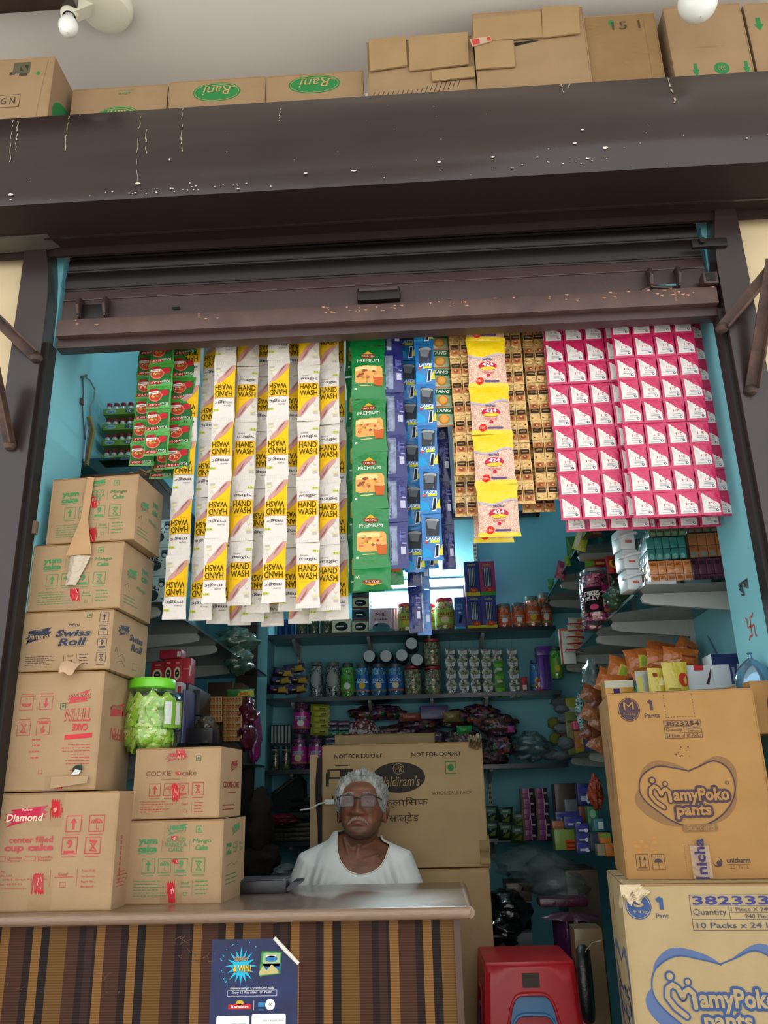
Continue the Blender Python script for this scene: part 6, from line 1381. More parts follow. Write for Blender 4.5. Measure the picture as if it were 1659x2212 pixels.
pack('thin red box standing between the blue jelly box and the pen boxes', 1000, 1010, 1270, y+.05, Z1, '#a3263a', dp=.05)
def penm(lo='#c9b62c'): return (('t', 'cello', .5, .91, .55, .05, '#c9c23a'), ('r', .24, .26, .76, .82, '#2a3348', 2), ('r', .30, .28, .36, .80, '#aab4c4', 3), ('r', .42, .28, .48, .80, '#8d98ac', 3), ('r', .54, .28, .60, .80, '#b9c2cf', 3), ('r', .66, .28, .71, .80, '#7a869c', 3), ('o', .58, .16, .3, .07, '#b8402c', 3), ('t', '12', .58, .16, .18, .05, '#e9d04a'), ('r', 0, 0, 1, .11, lo, 2))
zz = Z1; hA = 0
for i, (a, c) in enumerate(((1007, 1039), (1039, 1070))):
    x, w, hA = span(a, c, 1287, y-.01, Z1); pack(('indigo pen box with window, bottom of the stack beside the thin red box', 'indigo pen box with window, bottom of the stack beside the orange jars')[i], a, c, 1287, y-.01, Z1, '#242a78', dp=.06, marks=penm(), group='pen boxes')
pack('indigo pen box with yellow foot on top of its stack beside the tube light', 1001, 1033, 1213, y-.01, Z1+hA+.002, '#242a78', dp=.06, marks=penm(), group='pen boxes')
pack('magenta pen box with green foot on top of the pen stacks', 1034, 1067, 1213, y-.01, Z1+hA+.002, '#a0265e', dp=.06, marks=penm('#3f9a44'), group='pen boxes')
ORA = candy('orange_sweets', ('#d8641c', '#c24a1a', '#e08a34', '#a83c20'), scale=110)
for i, (a, c, pt, dy) in enumerate(((1072, 1104, 1303, 0), (1105, 1134, 1301, 0), (1133, 1165, 1286, .0), (1162, 1190, 1279, .05))):
    jar(('orange sweets jar with grey lid beside the pen boxes', 'orange sweets jar with grey lid, second along the back shelf', 'taller orange sweets jar with grey lid, third along the back shelf', 'orange sweets jar with grey lid in the corner by the glass shelf')[i], a, c, pt, y+dy, Z1, ORA, lid='#5f6a6a', band='#cf5420', text='Alpenliebe'[:5], tcol='#8fc6d0', lidh=.15, neck=.86, seed=i)
# ---- tube light and pale panel on the back wall ----------------------------------
tl = thing('tube_light', 'glowing white tube light batten on the back wall behind the fruit jars', 'tube light', (-.05, 2.448, 2.385))
b = MB(); b.box(-.30, .30, -.035, 0, -.02, .025, ENAMEL, bev=.004); b.build('batten', tl)
b = MB(); b.tube([(-.285, -.052, 0), (.285, -.052, 0)], .014, mat('tube_glow', '#e8fbff', emit=TUBE_BACK), n=14); b.build('tube', tl)
for s in (-1, 1): b = MB(); b.box(s*.29-.012, s*.29+.012, -.07, -.03, -.02, .02, ENAMEL, bev=.004); b.build('end_cap', tl)
pn = thing('wall_panel', 'pale grey panel with a dark rim high on the back wall behind the gold sheets', 'wall panel', (.42, 2.42, 2.80))
b = MB(); b.box(-.26, .26, -.02, .02, .0, .56, mat('pale_panel', '#aab4c6', rough=.4), bev=.004); b.build('panel', pn)
b = MB(); b.box(-.28, .28, -.026, .02, -.03, .0, paint('#15161a', .4), bev=.004); b.box(-.28, -.26, -.026, .02, -.03, .58, paint('#15161a', .4)); b.box(.26, .28, -.026, .02, -.03, .58, paint('#15161a', .4)); b.build('rim', pn)
# ---- second back shelf ---------------------------------------------------------------
for i, (px, py, rot) in enumerate(((600, 1489, .05), (640, 1488, -.1), (606, 1470, -.05), (644, 1468, .1), (612, 1453, .12), (636, 1444, -.12))):
    pouch(('dark chocolate pouch, bottom of the heap at the shelf end', 'dark chocolate pouch, bottom of the heap beside the silver jars', 'dark chocolate pouch in the middle of the heap, shelf end', 'dark chocolate pouch with gold flash in the middle of the heap', 'dark purple chocolate pouch near the top of the heap', 'chocolate pouch on the very top of the heap')[i], px, py, 48, 20, 2.225+.01*(i % 2), ('#1c1524', '#241a2c')[i % 2], rot=rot, marks=(('p', [(.5, .15), (.95, .2), (.85, .75), (.6, .6)], '#a88a2a'), ('p', [(.1, .5), (.3, .4), (.35, .8), (.15, .85)], '#4a3a86'), ('r', .3, .35, .48, .5, '#c9b44a')), group='chocolate pouches')
SIL = candy('silver_wraps', ('#5f686c', '#8a9498', '#3a4246', '#aab3b6', '#2b3236'), scale=150, rough=.2)
for i, (a, c) in enumerate(((666, 697), (700, 735))):
    jar(('jar of silver wrapped sweets with a pale disc beside the chocolate heap', 'jar of silver wrapped sweets with a pale disc beside the green jar')[i], a, c, 1428, y, Z2, SIL, lid='#56605f', disc=True, neck=.7, lidh=.11)
jar('jar of green sweets with grey lid between the silver and blue jars', 734, 765, 1431, y, Z2, candy('green_sweets', ('#4aa02c', '#3a8a24', '#6fbf3a'), scale=120), lid='#3a4a44', band='#4d9a2e', text='mint', tcol='#2f6a20', neck=.72, lidh=.13)
BLU = candy('blue_sweets', ('#2a7ab8', '#1f5a9a', '#4a9ad0', '#7ab8dc'), scale=130)
for i, (a, c) in enumerate(((766, 797), (799, 833), (836, 870))):
    jar(('blue sweets jar next to the green jar', 'blue sweets jar, middle of three', 'blue sweets jar next to the red-lidded jar')[i], a, c, 1432, y, Z2, BLU, lid='#3c4c58', band='#1f62a8', text='COOL', tcol='#cfe2ee', neck=.74, lidh=.12)
GRN2 = candy('mixed_sweets', ('#5a7a4a', '#8a9a7a', '#b07a3a', '#6a4a30', '#a0b0a0'), scale=110)
x, w, h2 = span(914, 955, 1438, y, Z2)
jar('red-lidded jar of mixed sweets beside the blue jars', 871, 910, 1437, y, Z2, GRN2, lid='#a02836', lidh=.09, neck=.8)
jar('red-lidded jar of mixed sweets under another jar beside the silver sachets', 914, 955, 1438, y, Z2, GRN2, lid='#a02836', lidh=.09, neck=.8)
jar('red-lidded jar of mixed sweets standing on top of another jar', 912, 951, 1378, y, Z2+h2+.001, GRN2, lid='#b02a3a', lidh=.1, neck=.8)
LIDW = mat('grey_white_lid', '#a9b4b4', rough=.4); DKJ = candy('navy_sweets', ('#1a2436', '#263450', '#141a28'), scale=120)
for i, (px, py) in enumerate(((798, 1418), (834, 1418), (868, 1416), (889, 1391), (901, 1426))):
    c = at(px, py, 2.225); t = thing('lying_jar', ('lying jar with its pale lid facing out, on the first blue jar', 'lying jar with its pale lid facing out, on the middle blue jar', 'lying jar with its pale lid facing out, on the last blue jar', 'lying jar with its pale lid facing out, topmost of the lying jars', 'lying jar with its pale lid facing out, on the red-lidded jar')[i], 'jar', c, group='lying jars')
    b = MB(); b.x = Matrix.Rotation(PI/2, 4, 'X'); b.lathe([(.031, 0), (.032, .012), (.030, .016), (.001, .017)], LIDW, n=26, cap=False); b.build('lid', t)
    b = MB(); b.x = Matrix.Rotation(-PI/2, 4, 'X'); b.lathe([(.029, 0), (.036, .02), (.038, .04), (.038, .12), (.034, .13), (.001, .13)], DKJ, n=26, cap=False); b.build('jar_body', t)
def sil(seed, green=False):
    b = MB(); w, h = .060, .066; P = mat('silver_foil', '#8b9290', rough=.25, metal=.6, var=.5, vscale=50, bump=.6, bscale=60, col2='#4a5050') if not green else plastic('#3d7a2a'); fr = pillow(b, w, h, .009, P, 7, 8, seed=seed, seal=.08, wr=.004); d = Draw(b, fr, w, h, step=.013, lift=.0006)
    if green: d.rect(.1, .5, .9, .75, ink('#6fae2e')); d.rect(.3, .2, .8, .38, ink('#c4d0b4'), up=2)
    else: d.rect(.08, .56, .92, .95, ink('#c3c9c2')); d.text('CHEW', .5, .84, .5, .12, ink('#a03038'), up=3); d.rect(.25, .66, .75, .7, ink('#7a8480'), up=3); d.rect(.1, .04, .9, .22, ink('#a9b89a')); d.poly([(.1, .04), (.9, .04), (.9, .14)], ink('#7a9a3a'), up=2); d.rect(.35, .12, .55, .2, ink('#3a4440'), up=3)
    return b.build('sachet')
SP = [sil(1), sil(2)]; SG = [sil(3, True)]
for o in SP+SG: COL.objects.unlink(o)
for i, (a, src) in enumerate(((972, SP), (998, SP), (1023, SP), (1049, SP), (1074, SG), (1106, SP))):
    c = at(a, 1402, 2.225); t = thing('hanging_sachet_strip', ('silver sachet strip under the back shelf beside the red-lidded jars', 'silver sachet strip, second under the back shelf', 'silver sachet strip, third under the back shelf', 'silver sachet strip beside the green sachet strip', 'green sachet strip among the silver ones under the back shelf', 'silver sachet strip beyond the green one, last of the row')[i], 'sachet strip', (c.x, 2.225, c.z), group='silver sachet strips under the shelf')
    for k in range(4):
        o = src[k % len(src)].copy(); COL.objects.link(o); o.parent = t; o.location = (R.uniform(-.002, .002), -.001*k, -.0635*k); o.rotation_euler = (rad(R.uniform(-3, 3)), 0, rad(R.uniform(-4, 4)))
        if i == 4 and k in (0,): o.data = SP[0].data
    b = MB(); b.tube([(0, 0, -.002), (0, .004, Z1-.022-c.z)], .0005, paint('#2a3a40', .6), n=5); b.build('cord', t)
jar('blue jar near the corner of the second back shelf', 1143, 1172, 1424, y, Z2, BLU, lid='#35566a', band='#2a6cb4', neck=.72)
pouch('red foil packet standing beside the blue corner jar', 1133, 1480, 15, 36, 2.22, '#9a2430', marks=(('r', .2, .2, .8, .5, '#c9c2b4'),))
pouch('small red and white packet in front of the purple stand', 1166, 1482, 14, 28, 2.212, '#b23a34', marks=(('o', .5, .6, .3, .2, '#d9d4c6'),))
t = thing('display_stand', 'purple display stand in the corner above the second back shelf', 'display stand', at(1180, 1490, 2.21)); PUR = plastic('#4b2a86')
b = MB(); b.box(-.035, .03, 0, .05, .0, .22, PUR, bev=.004); b.build('stand_back', t); b = MB(); b.box(-.04, .05, -.03, .05, .175, .225, PUR, bev=.006); b.build('stand_head', t); b = MB(); b.box(-.03, -.005, -.02, .0, .0, .17, plastic('#6a44a8'), bev=.004); b.build('stand_side', t)
# ---- third back shelf ---------------------------------------------------------------------
for i in range(6):
    px = 587+i*7.4; c = at(px, 1611, 2.23); k = .0185/2; t = thing('pen_pack', 'dark green pack with pale tube standing on the dark jars at the shelf end', 'pack', (c.x, 2.23, Z3+.125), group='dark green tube packs'); b = MB(); b.box(-k, k, 0, .03, 0, .105, paint('#122420', .4), bev=.002); b.build('pack_body', t); b = MB(); b.box(-.0045, .0045, -.003, 0, .012, .098, mat('pale_tube', '#7f9a90', rough=.3, coat=.3), bev=.0015); b.build('tube', t)
DRK = candy('dark_pickles', ('#26301f', '#4a5a30', '#1a1f16', '#6a6a3a'), scale=130)
for i, (a, c) in enumerate(((584, 603), (607, 626))): jar(('dark green jar under the tube packs at the shelf end', 'dark green jar under the tube packs beside the pink jar')[i], a, c, 1612, 2.23, Z3, DRK, lid='#1a1f1c', neck=.85)
PNK = candy('purple_sweets', ('#7a2a6a', '#4a2a5a', '#a03a86', '#30203a'), scale=140, rough=.2)
x, w, hp = span(662, 698, 1585, y, Z3)
for i, (a, c) in enumerate(((627, 661), (663, 698))): jar(('pink-banded jar at the bottom beside the dark jars', 'pink-banded jar at the bottom beside the snack carton')[i], a, c, 1585, y, Z3, PNK, lid='#3a3a3e', band='#b8288a', text='center', tcol='#9ad0c8', lidh=.12, neck=.78, seed=i)
jar('pink-banded jar standing on top of the other two', 632, 667, 1512, y, Z3+hp+.001, PNK, lid='#3a3a3e', band='#b8288a', text='center', tcol='#9ad0c8', lidh=.13, neck=.78)
for i in range(5): pouch(('bottom', 'second', 'third', 'fourth', 'top')[i]+' yellow packet of the stack on the pink-banded jar', 691+(i % 2)*2, 1580-i*12.5, 42, 16, 2.24, '#8f8f28', rot=.06*(-1)**i, marks=(('r', .15, .3, .85, .7, '#b0ac38'), ('r', .5, .35, .8, .55, '#4a4a20')), group='yellow packets')
pack('dark carton under the sweet bars behind the snack carton', 702, 756, 1612, 2.25, Z3, '#20222a', dp=.1)
zb = at(730, 1612, 2.25).z+.001
for i, cl in enumerate(('#2a4a6a', '#3a2030', '#2f8a4a', '#3a4450', '#5a3040')):
    for k in range(2): pouch(('blue', 'maroon', 'bright green', 'steel grey', 'brown pink')[i]+' sweet bar in the pile behind the man, '+('outer', 'inner')[k]+' side', 716+k*27, 1607-i*11, 29, 12, 2.245, cl, marks=(('r', .1, .3, .9, .6, '#8a98a0'), ('r', .3, .35, .6, .5, '#30343a')), bul=.35, group='sweet bars')
RW = candy('red_white_wraps', ('#7a2a36', '#a8a4a0', '#5a1f2c', '#c9bfb8', '#8a4a50'), scale=75, rough=.2)
bag('bag of red and white wrapped sweets on the third back shelf', 784, 1583, 66, 62, 2.26, RW, dp=.05, seed=3, cinch=False, name='sweet_bag')
TOY = candy('toy_mix', ('#4a2a4a', '#2a6a3a', '#6a3040', '#3a3a5a', '#7a5a6a', '#8a4a2c', '#2a2430'), scale=42, rough=.15)
TOY2 = candy('toy_mix_dark', ('#3a2436', '#503040', '#28322c', '#44303c', '#6a4a3a'), scale=48, rough=.15)
for i, (px, py, pw, ph, dy) in enumerate(((815, 1540, 110, 34, .1), (850, 1590, 100, 46, .02), (905, 1565, 90, 34, .04), (930, 1600, 96, 44, 0), (985, 1553, 74, 40, .05), (1000, 1600, 92, 50, 0), (1035, 1545, 86, 46, .06), (1075, 1567, 80, 52, .02), (1085, 1612, 56, 44, -.02), (1060, 1640, 80, 34, -.03))):
    bag('crinkly bag of small toys in the back shelf pile, '+('behind the candy bag', 'just above the snack carton flap', 'beneath the purple box', 'in front under the purple box', 'above the green toy bag', 'with bright green toys', 'topmost in the pile', 'sloping down towards the corner', 'just beside the carton corner', 'lowest by the carton corner')[i], px, py, pw, ph, 2.28+dy, (TOY, TOY2)[i % 2], dp=.06, seed=i*3.7+1, rough=.4, cinch=False, name='toy_bag')
for px, py, pw, ph, cl, lb in ((1003, 1577, 34, 18, '#2a9a48', 'bright green toy packet in the middle of the toy bags'), (1080, 1622, 40, 22, '#2a8a48', 'green toy packet beside the carton corner'), (886, 1549, 46, 16, '#8a4030', 'orange red packet behind the purple box'), (1104, 1575, 16, 14, '#b04a8a', 'pink toy packet at the end of the toy pile'), (975, 1548, 36, 22, '#7a6a3a', 'tan packet under the purple box end')): pouch(lb, px, py, pw, ph, 2.235, cl, bul=.3, name='toy_packet', on=None, cat='packet')
pack('purple box lying on the toy bags', 908, 968, 1524, 2.24, at(938, 1553, 2.24).z, '#2c2058', dp=.09, marks=(('r', .3, .35, .75, .6, '#7a78a0'), ('r', .02, .9, .98, 1, '#3a2c74')), rz=rad(4))
HAZE = clear('dusty_film', tint='#d4e0e0', gloss=.14, rough=.4)
bag('empty clear plastic bag lying on the third shelf towards the corner', 1146, 1612, 78, 60, 2.26, HAZE, dp=.07, seed=9, rough=.5)
# ---- fourth back shelf -----------------------------------------------------------------------
DKG = mat('dark_green_net', '#17241f', rough=.7, bump=.8, bscale=180, var=.4, vscale=40)
t = thing('folded_mat', 'dark green folded mat leaning up at the end of the fourth shelf', 'mat', at(585, 1752, 2.24)); b = MB(); b.prism([(0, 0), (.17, .0), (.165, .14), (.13, .175), (.0, .09)], 0, .14, DKG); b.prism([(.02, .09), (.135, .17), (.14, .165), (.02, .08)], -.008, 0, mat('mat_edge', '#24352f', rough=.6)); b.build('mat_body', t)
for i in range(3): 
    c = at(665, 1769-i*16, 2.24); t = thing('folded_cloth', ('lowest', 'middle', 'top')[i]+' black folded cloth of the pile beside the green mat', 'cloth', (c.x, 2.24, c.z)); b = MB(); b.box(-.10, .10, 0, .15, 0, .034, mat('black_cloth', '#14171a', rough=.6, bump=.5, bscale=70), bev=.012); b.build('cloth_fold', t)
bag('crumpled dark red plastic bag at the end of the fourth shelf', 606, 1772, 72, 26, 2.18, plastic('#7a1626', bump=.8), dp=.06, seed=5, rough=.4, cinch=False)
for i in range(4):
    c = at(634, 1818-i*10, 2.22); t = thing('flat_packet', ('lowest', 'second', 'third', 'top')[i]+' olive flat packet of the stack under the red bag', 'packet', (c.x, 2.22, c.z)); b = MB(); b.box(-.14, .14, 0, .16, 0, .022, mat('olive_packet', '#4a4128', rough=.4, var=.5, vscale=30, bump=.4, bscale=60), bev=.006); b.build('packet_body', t)
for i, (px, py) in enumerate(((1060, 1760), (1092, 1762), (1120, 1772), (1062, 1792), (1092, 1796), (1118, 1802))):
    pouch('dark green pouch on the fourth shelf beside the snack carton, '+('upper, next the carton', 'upper middle', 'upper, next the magenta boxes', 'lower, next the carton', 'lower middle', 'lower, next the magenta boxes')[i], px, py, 34, 36, 2.2+.03*(i < 3), ('#17382a', '#123024', '#2c4a1c')[i % 3], marks=(('r', .15, .6, .85, .85, '#5a7a6a'), ('p', [(.2, .2), (.7, .15), (.8, .5)], '#7a8a3a'), ('r', .3, .7, .7, .78, '#a8b8b0', 3)), group='dark green pouches')
zz = at(1145, 1816, 2.19).z; zst = at(1145, 1793, 2.19).z-zz
for k in range(2):
    for i in range(5):
        pack(('bottom', 'second', 'third', 'fourth', 'top')[i]+' magenta box of the '+('stack beside the green pouches', 'stack beside the blue packs')[k], 1130+k*31+i % 2, 1158+k*31+i % 2, 1793, 2.19, zz+i*zst, '#8a2470', dp=.07, h=zst-.001, marks=(('r', .68, 0, 1, 1, '#241c2c'), ('r', .7, .4, .95, .6, '#b9a8b4', 3), ('r', 0, 0, .18, 1, '#7a6a4a'), ('r', .62, 0, .68, 1, '#c9b8c4', 3), ('r', .2, .1, .6, .14, '#b04a94', 3), ('r', .2, .45, .6, .5, '#6a1c58', 3)), group='magenta boxes')
# ---- shelf beside the magenta boxes (low glass shelf) ---------------------------------------------
def p2(lb, a, c, t, bt, y, col, marks=(), on=None, **k):
    if on:
        y = min(2.3, max(.42, atz((a+c)/2, bt, on).y)); return pack(lb, a, c, t, y, on, col, marks=marks, **k)
    return pack(lb, a, c, t, y, at((a+c)/2, bt, y).z, col, marks=marks, **k)
p2('brown carton standing behind the blue packs by the back corner', 1197, 1245, 1692, 1812, 2.0, '#3a2a20', dp=.12)
p2('greenish white pack before the brown corner carton', 1219, 1247, 1727, 1810, 1.98, '#6d7f7c', marks=(('r', .1, .4, .9, .6, '#8a9c98'),))
BM = (('r', .05, .55, .95, .8, '#3d4aa0'), ('r', .2, .2, .7, .42, '#b9c4dc'), ('o', .75, .3, .16, .22, '#dfe6ee'))
for i, (a, c, t_, bt, yy) in enumerate(((1200, 1252, 1754, 1776, 1.7), (1218, 1258, 1764, 1788, 1.6), (1243, 1272, 1780, 1800, 1.5), (1245, 1274, 1800, 1820, 1.5), (1246, 1275, 1820, 1843, 1.5), (1246, 1274, 1692, 1740, 1.8))):
    p2('blue pack with white marks behind the M carton, '+('topmost and widest', 'just under the widest one', 'upper of the column of three', 'middle of the column of three', 'lowest of the column of three', 'tall one by the orange net')[i], a, c, t_, bt, yy, '#1d2a74', marks=BM, group='blue packs')
p2('lime and orange pack lying low beside the magenta boxes', 1197, 1246, 1792, 1836, 1.62, '#7a9a2c', marks=(('r', .45, .0, 1, .5, '#b8552a'), ('r', .5, .1, .95, .16, '#7a3020', 3), ('r', .5, .3, .95, .36, '#7a3020', 3)), dp=.08)
p2('small orange pack on the lime pack', 1193, 1218, 1774, 1790, 1.64, '#a8602a', dp=.06); p2('reddish box beside the orange net bag', 1250, 1266, 1742, 1818, 1.7, '#7a3a24'); p2('green pack below the orange net bag', 1268, 1290, 1742, 1822, 1.55, '#2a7a44', marks=(('o', .5, .8, .3, .12, '#8ac09a'),))
p2('teal and white pack close to the M carton side', 1282, 1304, 1770, 1796, 1.4, '#3a7a80', marks=(('r', .4, .2, .9, .8, '#b9d0d0'),)); p2('navy box leaning by the M carton', 1274, 1294, 1800, 1838, 1.3, '#1c2a4a'); p2('orange and green box by the M carton foot', 1296, 1318, 1800, 1822, 1.25, '#c07a2c', marks=(('r', 0, .6, 1, 1, '#6a9a3a'),)); p2('cream box by the torn carton corner', 1290, 1308, 1824, 1848, 1.25, '#8a8a6a'); p2('second orange box by the torn carton corner', 1308, 1326, 1822, 1850, 1.22, '#b8702c')
bag('orange net bag hanging in front of the blue packs', 1287, 1712, 30, 70, 1.5, mat('orange_net', '#a8482c', rough=.4, bump=.8, bscale=120), dp=.03, seed=12, rough=.6)
# ---- glass shelf with the soap blocks ---------------------------------------------------------------
ZR = 1.8605
def block(lb, a, c, pt, y, z, col, dot, rows=2, cols=5, dp=.16):
    """shrink-wrapped block of small boxes"""
    x, w, h = span(a, c, pt, y, z); t = thing('soap_block', lb, 'soap pack', (x, y, z), rz=rad(-3), group='wrapped soap blocks'); m = plastic(col, rough=.35)
    b = MB(); e = .0015
    for i in range(cols):
        for j in range(rows): b.box(-w/2+w*i/cols+e/2, -w/2+w*(i+1)/cols-e/2, 0, dp, h*j/rows+e/2, h*(j+1)/rows-e/2, m, bev=.002)
    d = Draw(b, lambda p, q, l: (p-w/2, -l, q), w, h, lift=.0006)
    for i in range(cols):
        for j in range(rows):
            u = (i+.5)/cols; v = j/rows
            if j == 0 or dot[1]: d.oval(u, v+.3/rows, .30/cols, .22/rows, ink(dot[0]), n=10)
            d.rect(u-.3/cols, v+.62/rows, u+.3/cols, v+.86/rows, ink(dot[2]))
    b.build('soap_box_row', t)
    b = MB(); b.box(-w/2-.003, w/2+.003, -.004, dp+.003, -.0, h+.003, clear('shrink_wrap', tint='#fbfdfd', gloss=.04, rough=.12)); b.build('shrink_wrap', t); return h
h1 = block('orange soap block at the bottom beside the white tubs', 1401, 1491, 1210, .46, ZR, '#e09048', ('#e6cfa4', False, '#a8642a'))
h2 = block('maroon soap block at the bottom against the jamb', 1490, 1572, 1205, .52, ZR, '#7a3c58', ('#b9b9c0', False, '#43202f'))
h3 = block('teal soap block on top of the orange one', 1395, 1478, 1160, .47, ZR+h1+.005, '#2a8f88', ('#7cc0b8', False, '#3a8680'))
h4 = block('orange soap block on top of the maroon one', 1484, 1562, 1151, .53, ZR+h2+.005, '#d88a48', ('#8ab9ac', False, '#c0763a'), cols=4)
block('green soap block topmost beside the tubs', 1400, 1480, 1141, .48, ZR+h1+h3+.010, '#64906a', ('#8ab07a', False, '#3f5a3a'), rows=1)
block('orange soap block topmost against the jamb', 1482, 1550, 1136, .54, ZR+h2+h4+.010, '#b9733a', ('#7aa59a', False, '#a8652f'), rows=1, cols=4)
for i, (pt, pb) in enumerate(((1226, 1272), (1184, 1228), (1140, 1186))):
    yy = .47; z0 = at(1370-i*6, pb, yy).z; z1 = at(1370-i*6, pt, yy).z; x = at(1372-i*8, pb, yy).x; t = thing('white_tub', ('bottom', 'middle', 'top')[i]+' white plastic tub with a strap clip at the shelf corner', 'tub', (x, yy+.03, z0 if i else ZR), rz=rad(8)); h = z1-z0; b = MB()
    W_ = mat('white_tub_plastic', '#cfdcdf', rough=.35, coat=.2); b.box(-.028, .026, -.03, .05, 0, h-.002, W_, bev=.008); b.build('tub_body', t); b = MB(); b.tube([(-.034, -.02, h*.55), (-.012, -.038, h*.62), (.026, -.036, h*.75), (.040, -.01, h*.82)], .006, W_, n=8); b.box(-.04, -.02, -.036, -.01, h*.48, h*.6, W_, bev=.004); b.build('strap_clip', t); b = MB(); b.box(-.01, .012, -.0315, -.03, h*.3, h*.42, ink('#b8625a')); b.build('label', t)
FZ = candy('purple_pink_sweets', ('#9a2a5a', '#c2447a', '#5a1a3a', '#d87a9a', '#7a2048'), scale=90, rough=.2)
jr2 = jar('big jar of pink sweets with a black and magenta label on the glass shelf edge', 1257, 1318, 1222, .98, ZR, FZ, lid='#8a8f90', lidh=.07, neck=.68, band='#b01f6a', text='FIZZ', tcol='#e6e4e6')
x, w, h = span(1257, 1318, 1222, .98, ZR); b = MB(); r = w/2
d = Draw(b, lambda a, c, l: ((r+.0022+l)*math.cos(a/r-PI/2-1.25), (r+.0022+l)*math.sin(a/r-PI/2-1.25), c), r*1.5, h, step=.012); d.rect(.02, .16, .98, .62, ink('#1a1018')); d.text('FIZZ', .48, .50, .72, .08, ink('#e8e6e8'), up=3, bold=.03); d.text('JELLY', .48, .40, .72, .08, ink('#e8e6e8'), up=3, bold=.03); d.oval(.55, .25, .2, .05, ink('#d04a7a'), up=3); b.build('label', jr2)
jar('second jar of pink sweets just behind the black-labelled one', 1250, 1300, 1228, 1.16, ZR, FZ, lid='#8a8f90', lidh=.08, neck=.7)
for i, (a, c, t_, bt, yy, cl, mk) in enumerate(((1262, 1312, 1208, 1226, 1.12, '#a83a22', (('r', 0, .1, .4, .9, '#6a9a3a'), ('r', .5, .3, .9, .6, '#d8b07a'))), (1312, 1352, 1200, 1232, .95, '#b2262c', (('o', .5, .84, .35, .12, '#d8b03a'), ('o', .5, .84, .22, .08, '#7a3a20', 4))),)):
    pouch(('red and green packet lying on the pink sweets jars', 'red packet with golden ring picture behind the jar')[i], (a+c)/2, (t_+bt)/2+(36 if i else 0), c-a, bt-t_+(72 if i else 0), yy, cl, marks=mk)
pouch('dark foil packet between the jar and the tubs', 1330, 1255, 30, 34, .82, '#1c2020', bul=.3); pouch('brown packet with gold print above the green bag', 1352, 1236, 34, 40, .78, '#5a3a24', marks=(('o', .5, .5, .3, .3, '#b8863a'),), rot=.3); pouch('orange red wedge packet beside the white tubs', 1355, 1252, 20, 30, .66, '#b8502a')
bag('clear bag of green herbs on the shelf edge beside the pink sweets jar', 1338, 1290, 62, 60, .78, mat('green_herbs_bag', '#4a6a4a', rough=.2, var=.6, vscale=25, bump=.7, bscale=50, col2='#1f3f2a', coat=.6), dp=.05, seed=14, rough=.35)
for i in range(5): pouch(('bottom', 'second', 'third', 'fourth', 'top')[i]+' red and white noodle pack of the small pile on the glass shelf', 1240+i*1.5, 1400-i*14, 40, 19, 1.68, '#b9b4a8', bul=.35, rot=.05*(-1)**i, marks=(('r', 0, .05, 1, .35, '#a8323a'), ('o', .6, .6, .15, .2, '#c26a3a')), group='noodle packs')
p2('white card box with an orange edge behind the noodle packs', 1207, 1238, 1358, 1434, 1.72, '#c3cccb', marks=(('r', 0, 0, .12, 1, '#b85a3a'), ('r', .12, .94, 1, 1, '#b85a3a')), dp=.03)
jar('small green jar at the far end of the glass shelf', 1187, 1214, 1396, 2.05, at(1200, 1466, 2.05).z, candy('green_sweets', ('#4aa02c',)), lid='#2a4a34', band='#5a9a2e', neck=.75)
# upper glass shelf
pouch('green bottle-shaped pack on the upper glass shelf', 1234, 1185, 22, 54, 1.12, '#2a7a34', on=2.2, bul=.35); pouch('yellow green pack leaning on the upper glass shelf edge', 1256, 1165, 30, 52, 1.0, '#b9c43a', rot=.35, marks=(('r', .1, .1, .4, .9, '#d8dccf'),)); pouch('pink pack further along the upper glass shelf', 1213, 1232, 24, 40, 1.55, '#9a2a54', rot=.3, marks=(('r', .2, .3, .8, .6, '#c26a86'),)); pouch('small green packet at the far end of the upper glass shelf', 1190, 1262, 16, 24, 1.9, '#3a8a4a', bul=.35); pouch('lime packet between pink pack and green bottle pack', 1226, 1212, 14, 22, 1.3, '#6aa02c', bul=.35)
# ---- glass shelf with cigarette cartons ---------------------------------------------------------------
ZL = 1.4005
def cig(lb, a, c, pt, y, col, marks, dp=.09, rz=0): return pack(lb, a, c, pt, y, ZL, col, dp=dp, marks=marks, rz=rz, cat='carton', name='cigarette_carton', group=None)
t = cig('tall white and navy cigarette carton with its flap open next to the jamb', 1535, 1600, 1412, .45, '#b9c6cc', (('r', 0, .86, 1, 1, '#1f2c5a'), ('r', .55, .60, .80, .86, '#2c3a64', 3), ('r', .62, .64, .7, .82, '#7a86a4', 4), ('p', [(.55, .1), (.95, .1), (1.0, .22), (.78, .34), (.58, .44)], '#22315e'), ('p', [(.72, .16), (.84, .16), (.88, .24), (.78, .28)], '#b9c6cc', 4), ('p', [(.76, .19), (.83, .19), (.84, .24), (.79, .25)], '#22315e', 5)))
b = MB(); h = at(1560, 1412, .45).z-ZL; b.grid(lambda u, v: (-.03-.02*v+.03*u, .0+.06*u, h+.06*v), 3, 3, paint('#2a3a6a', .4)); b.grid(lambda u, v: (-.031-.02*v+.03*u, -.001+.06*u, h+.06*v), 3, 3, paint('#aebbc4', .4)); b.build('open_flap', t)
cig('white cigarette carton with a red corner and dark chevron between yellow pouch and navy carton', 1474, 1540, 1437, .47, '#bcc4c6', (('r', .35, .92, .66, 1, '#b02a30'), ('p', [(.70, .72), (.95, 1), (1.0, 1), (.78, .70)], '#3a2a34'), ('t', 'CAPSTAN', .09, .3, .4, .1, '#3a2a34'), ('p', [(.52, .45), (.58, .45), (.80, .28), (.58, .10), (.52, .10), (.72, .28)], '#5a2a30', 3), ('p', [(.56, .32), (.56, .22), (.66, .27)], '#5a6a5a', 3)), dp=.1)
YP = '#c2b13a'
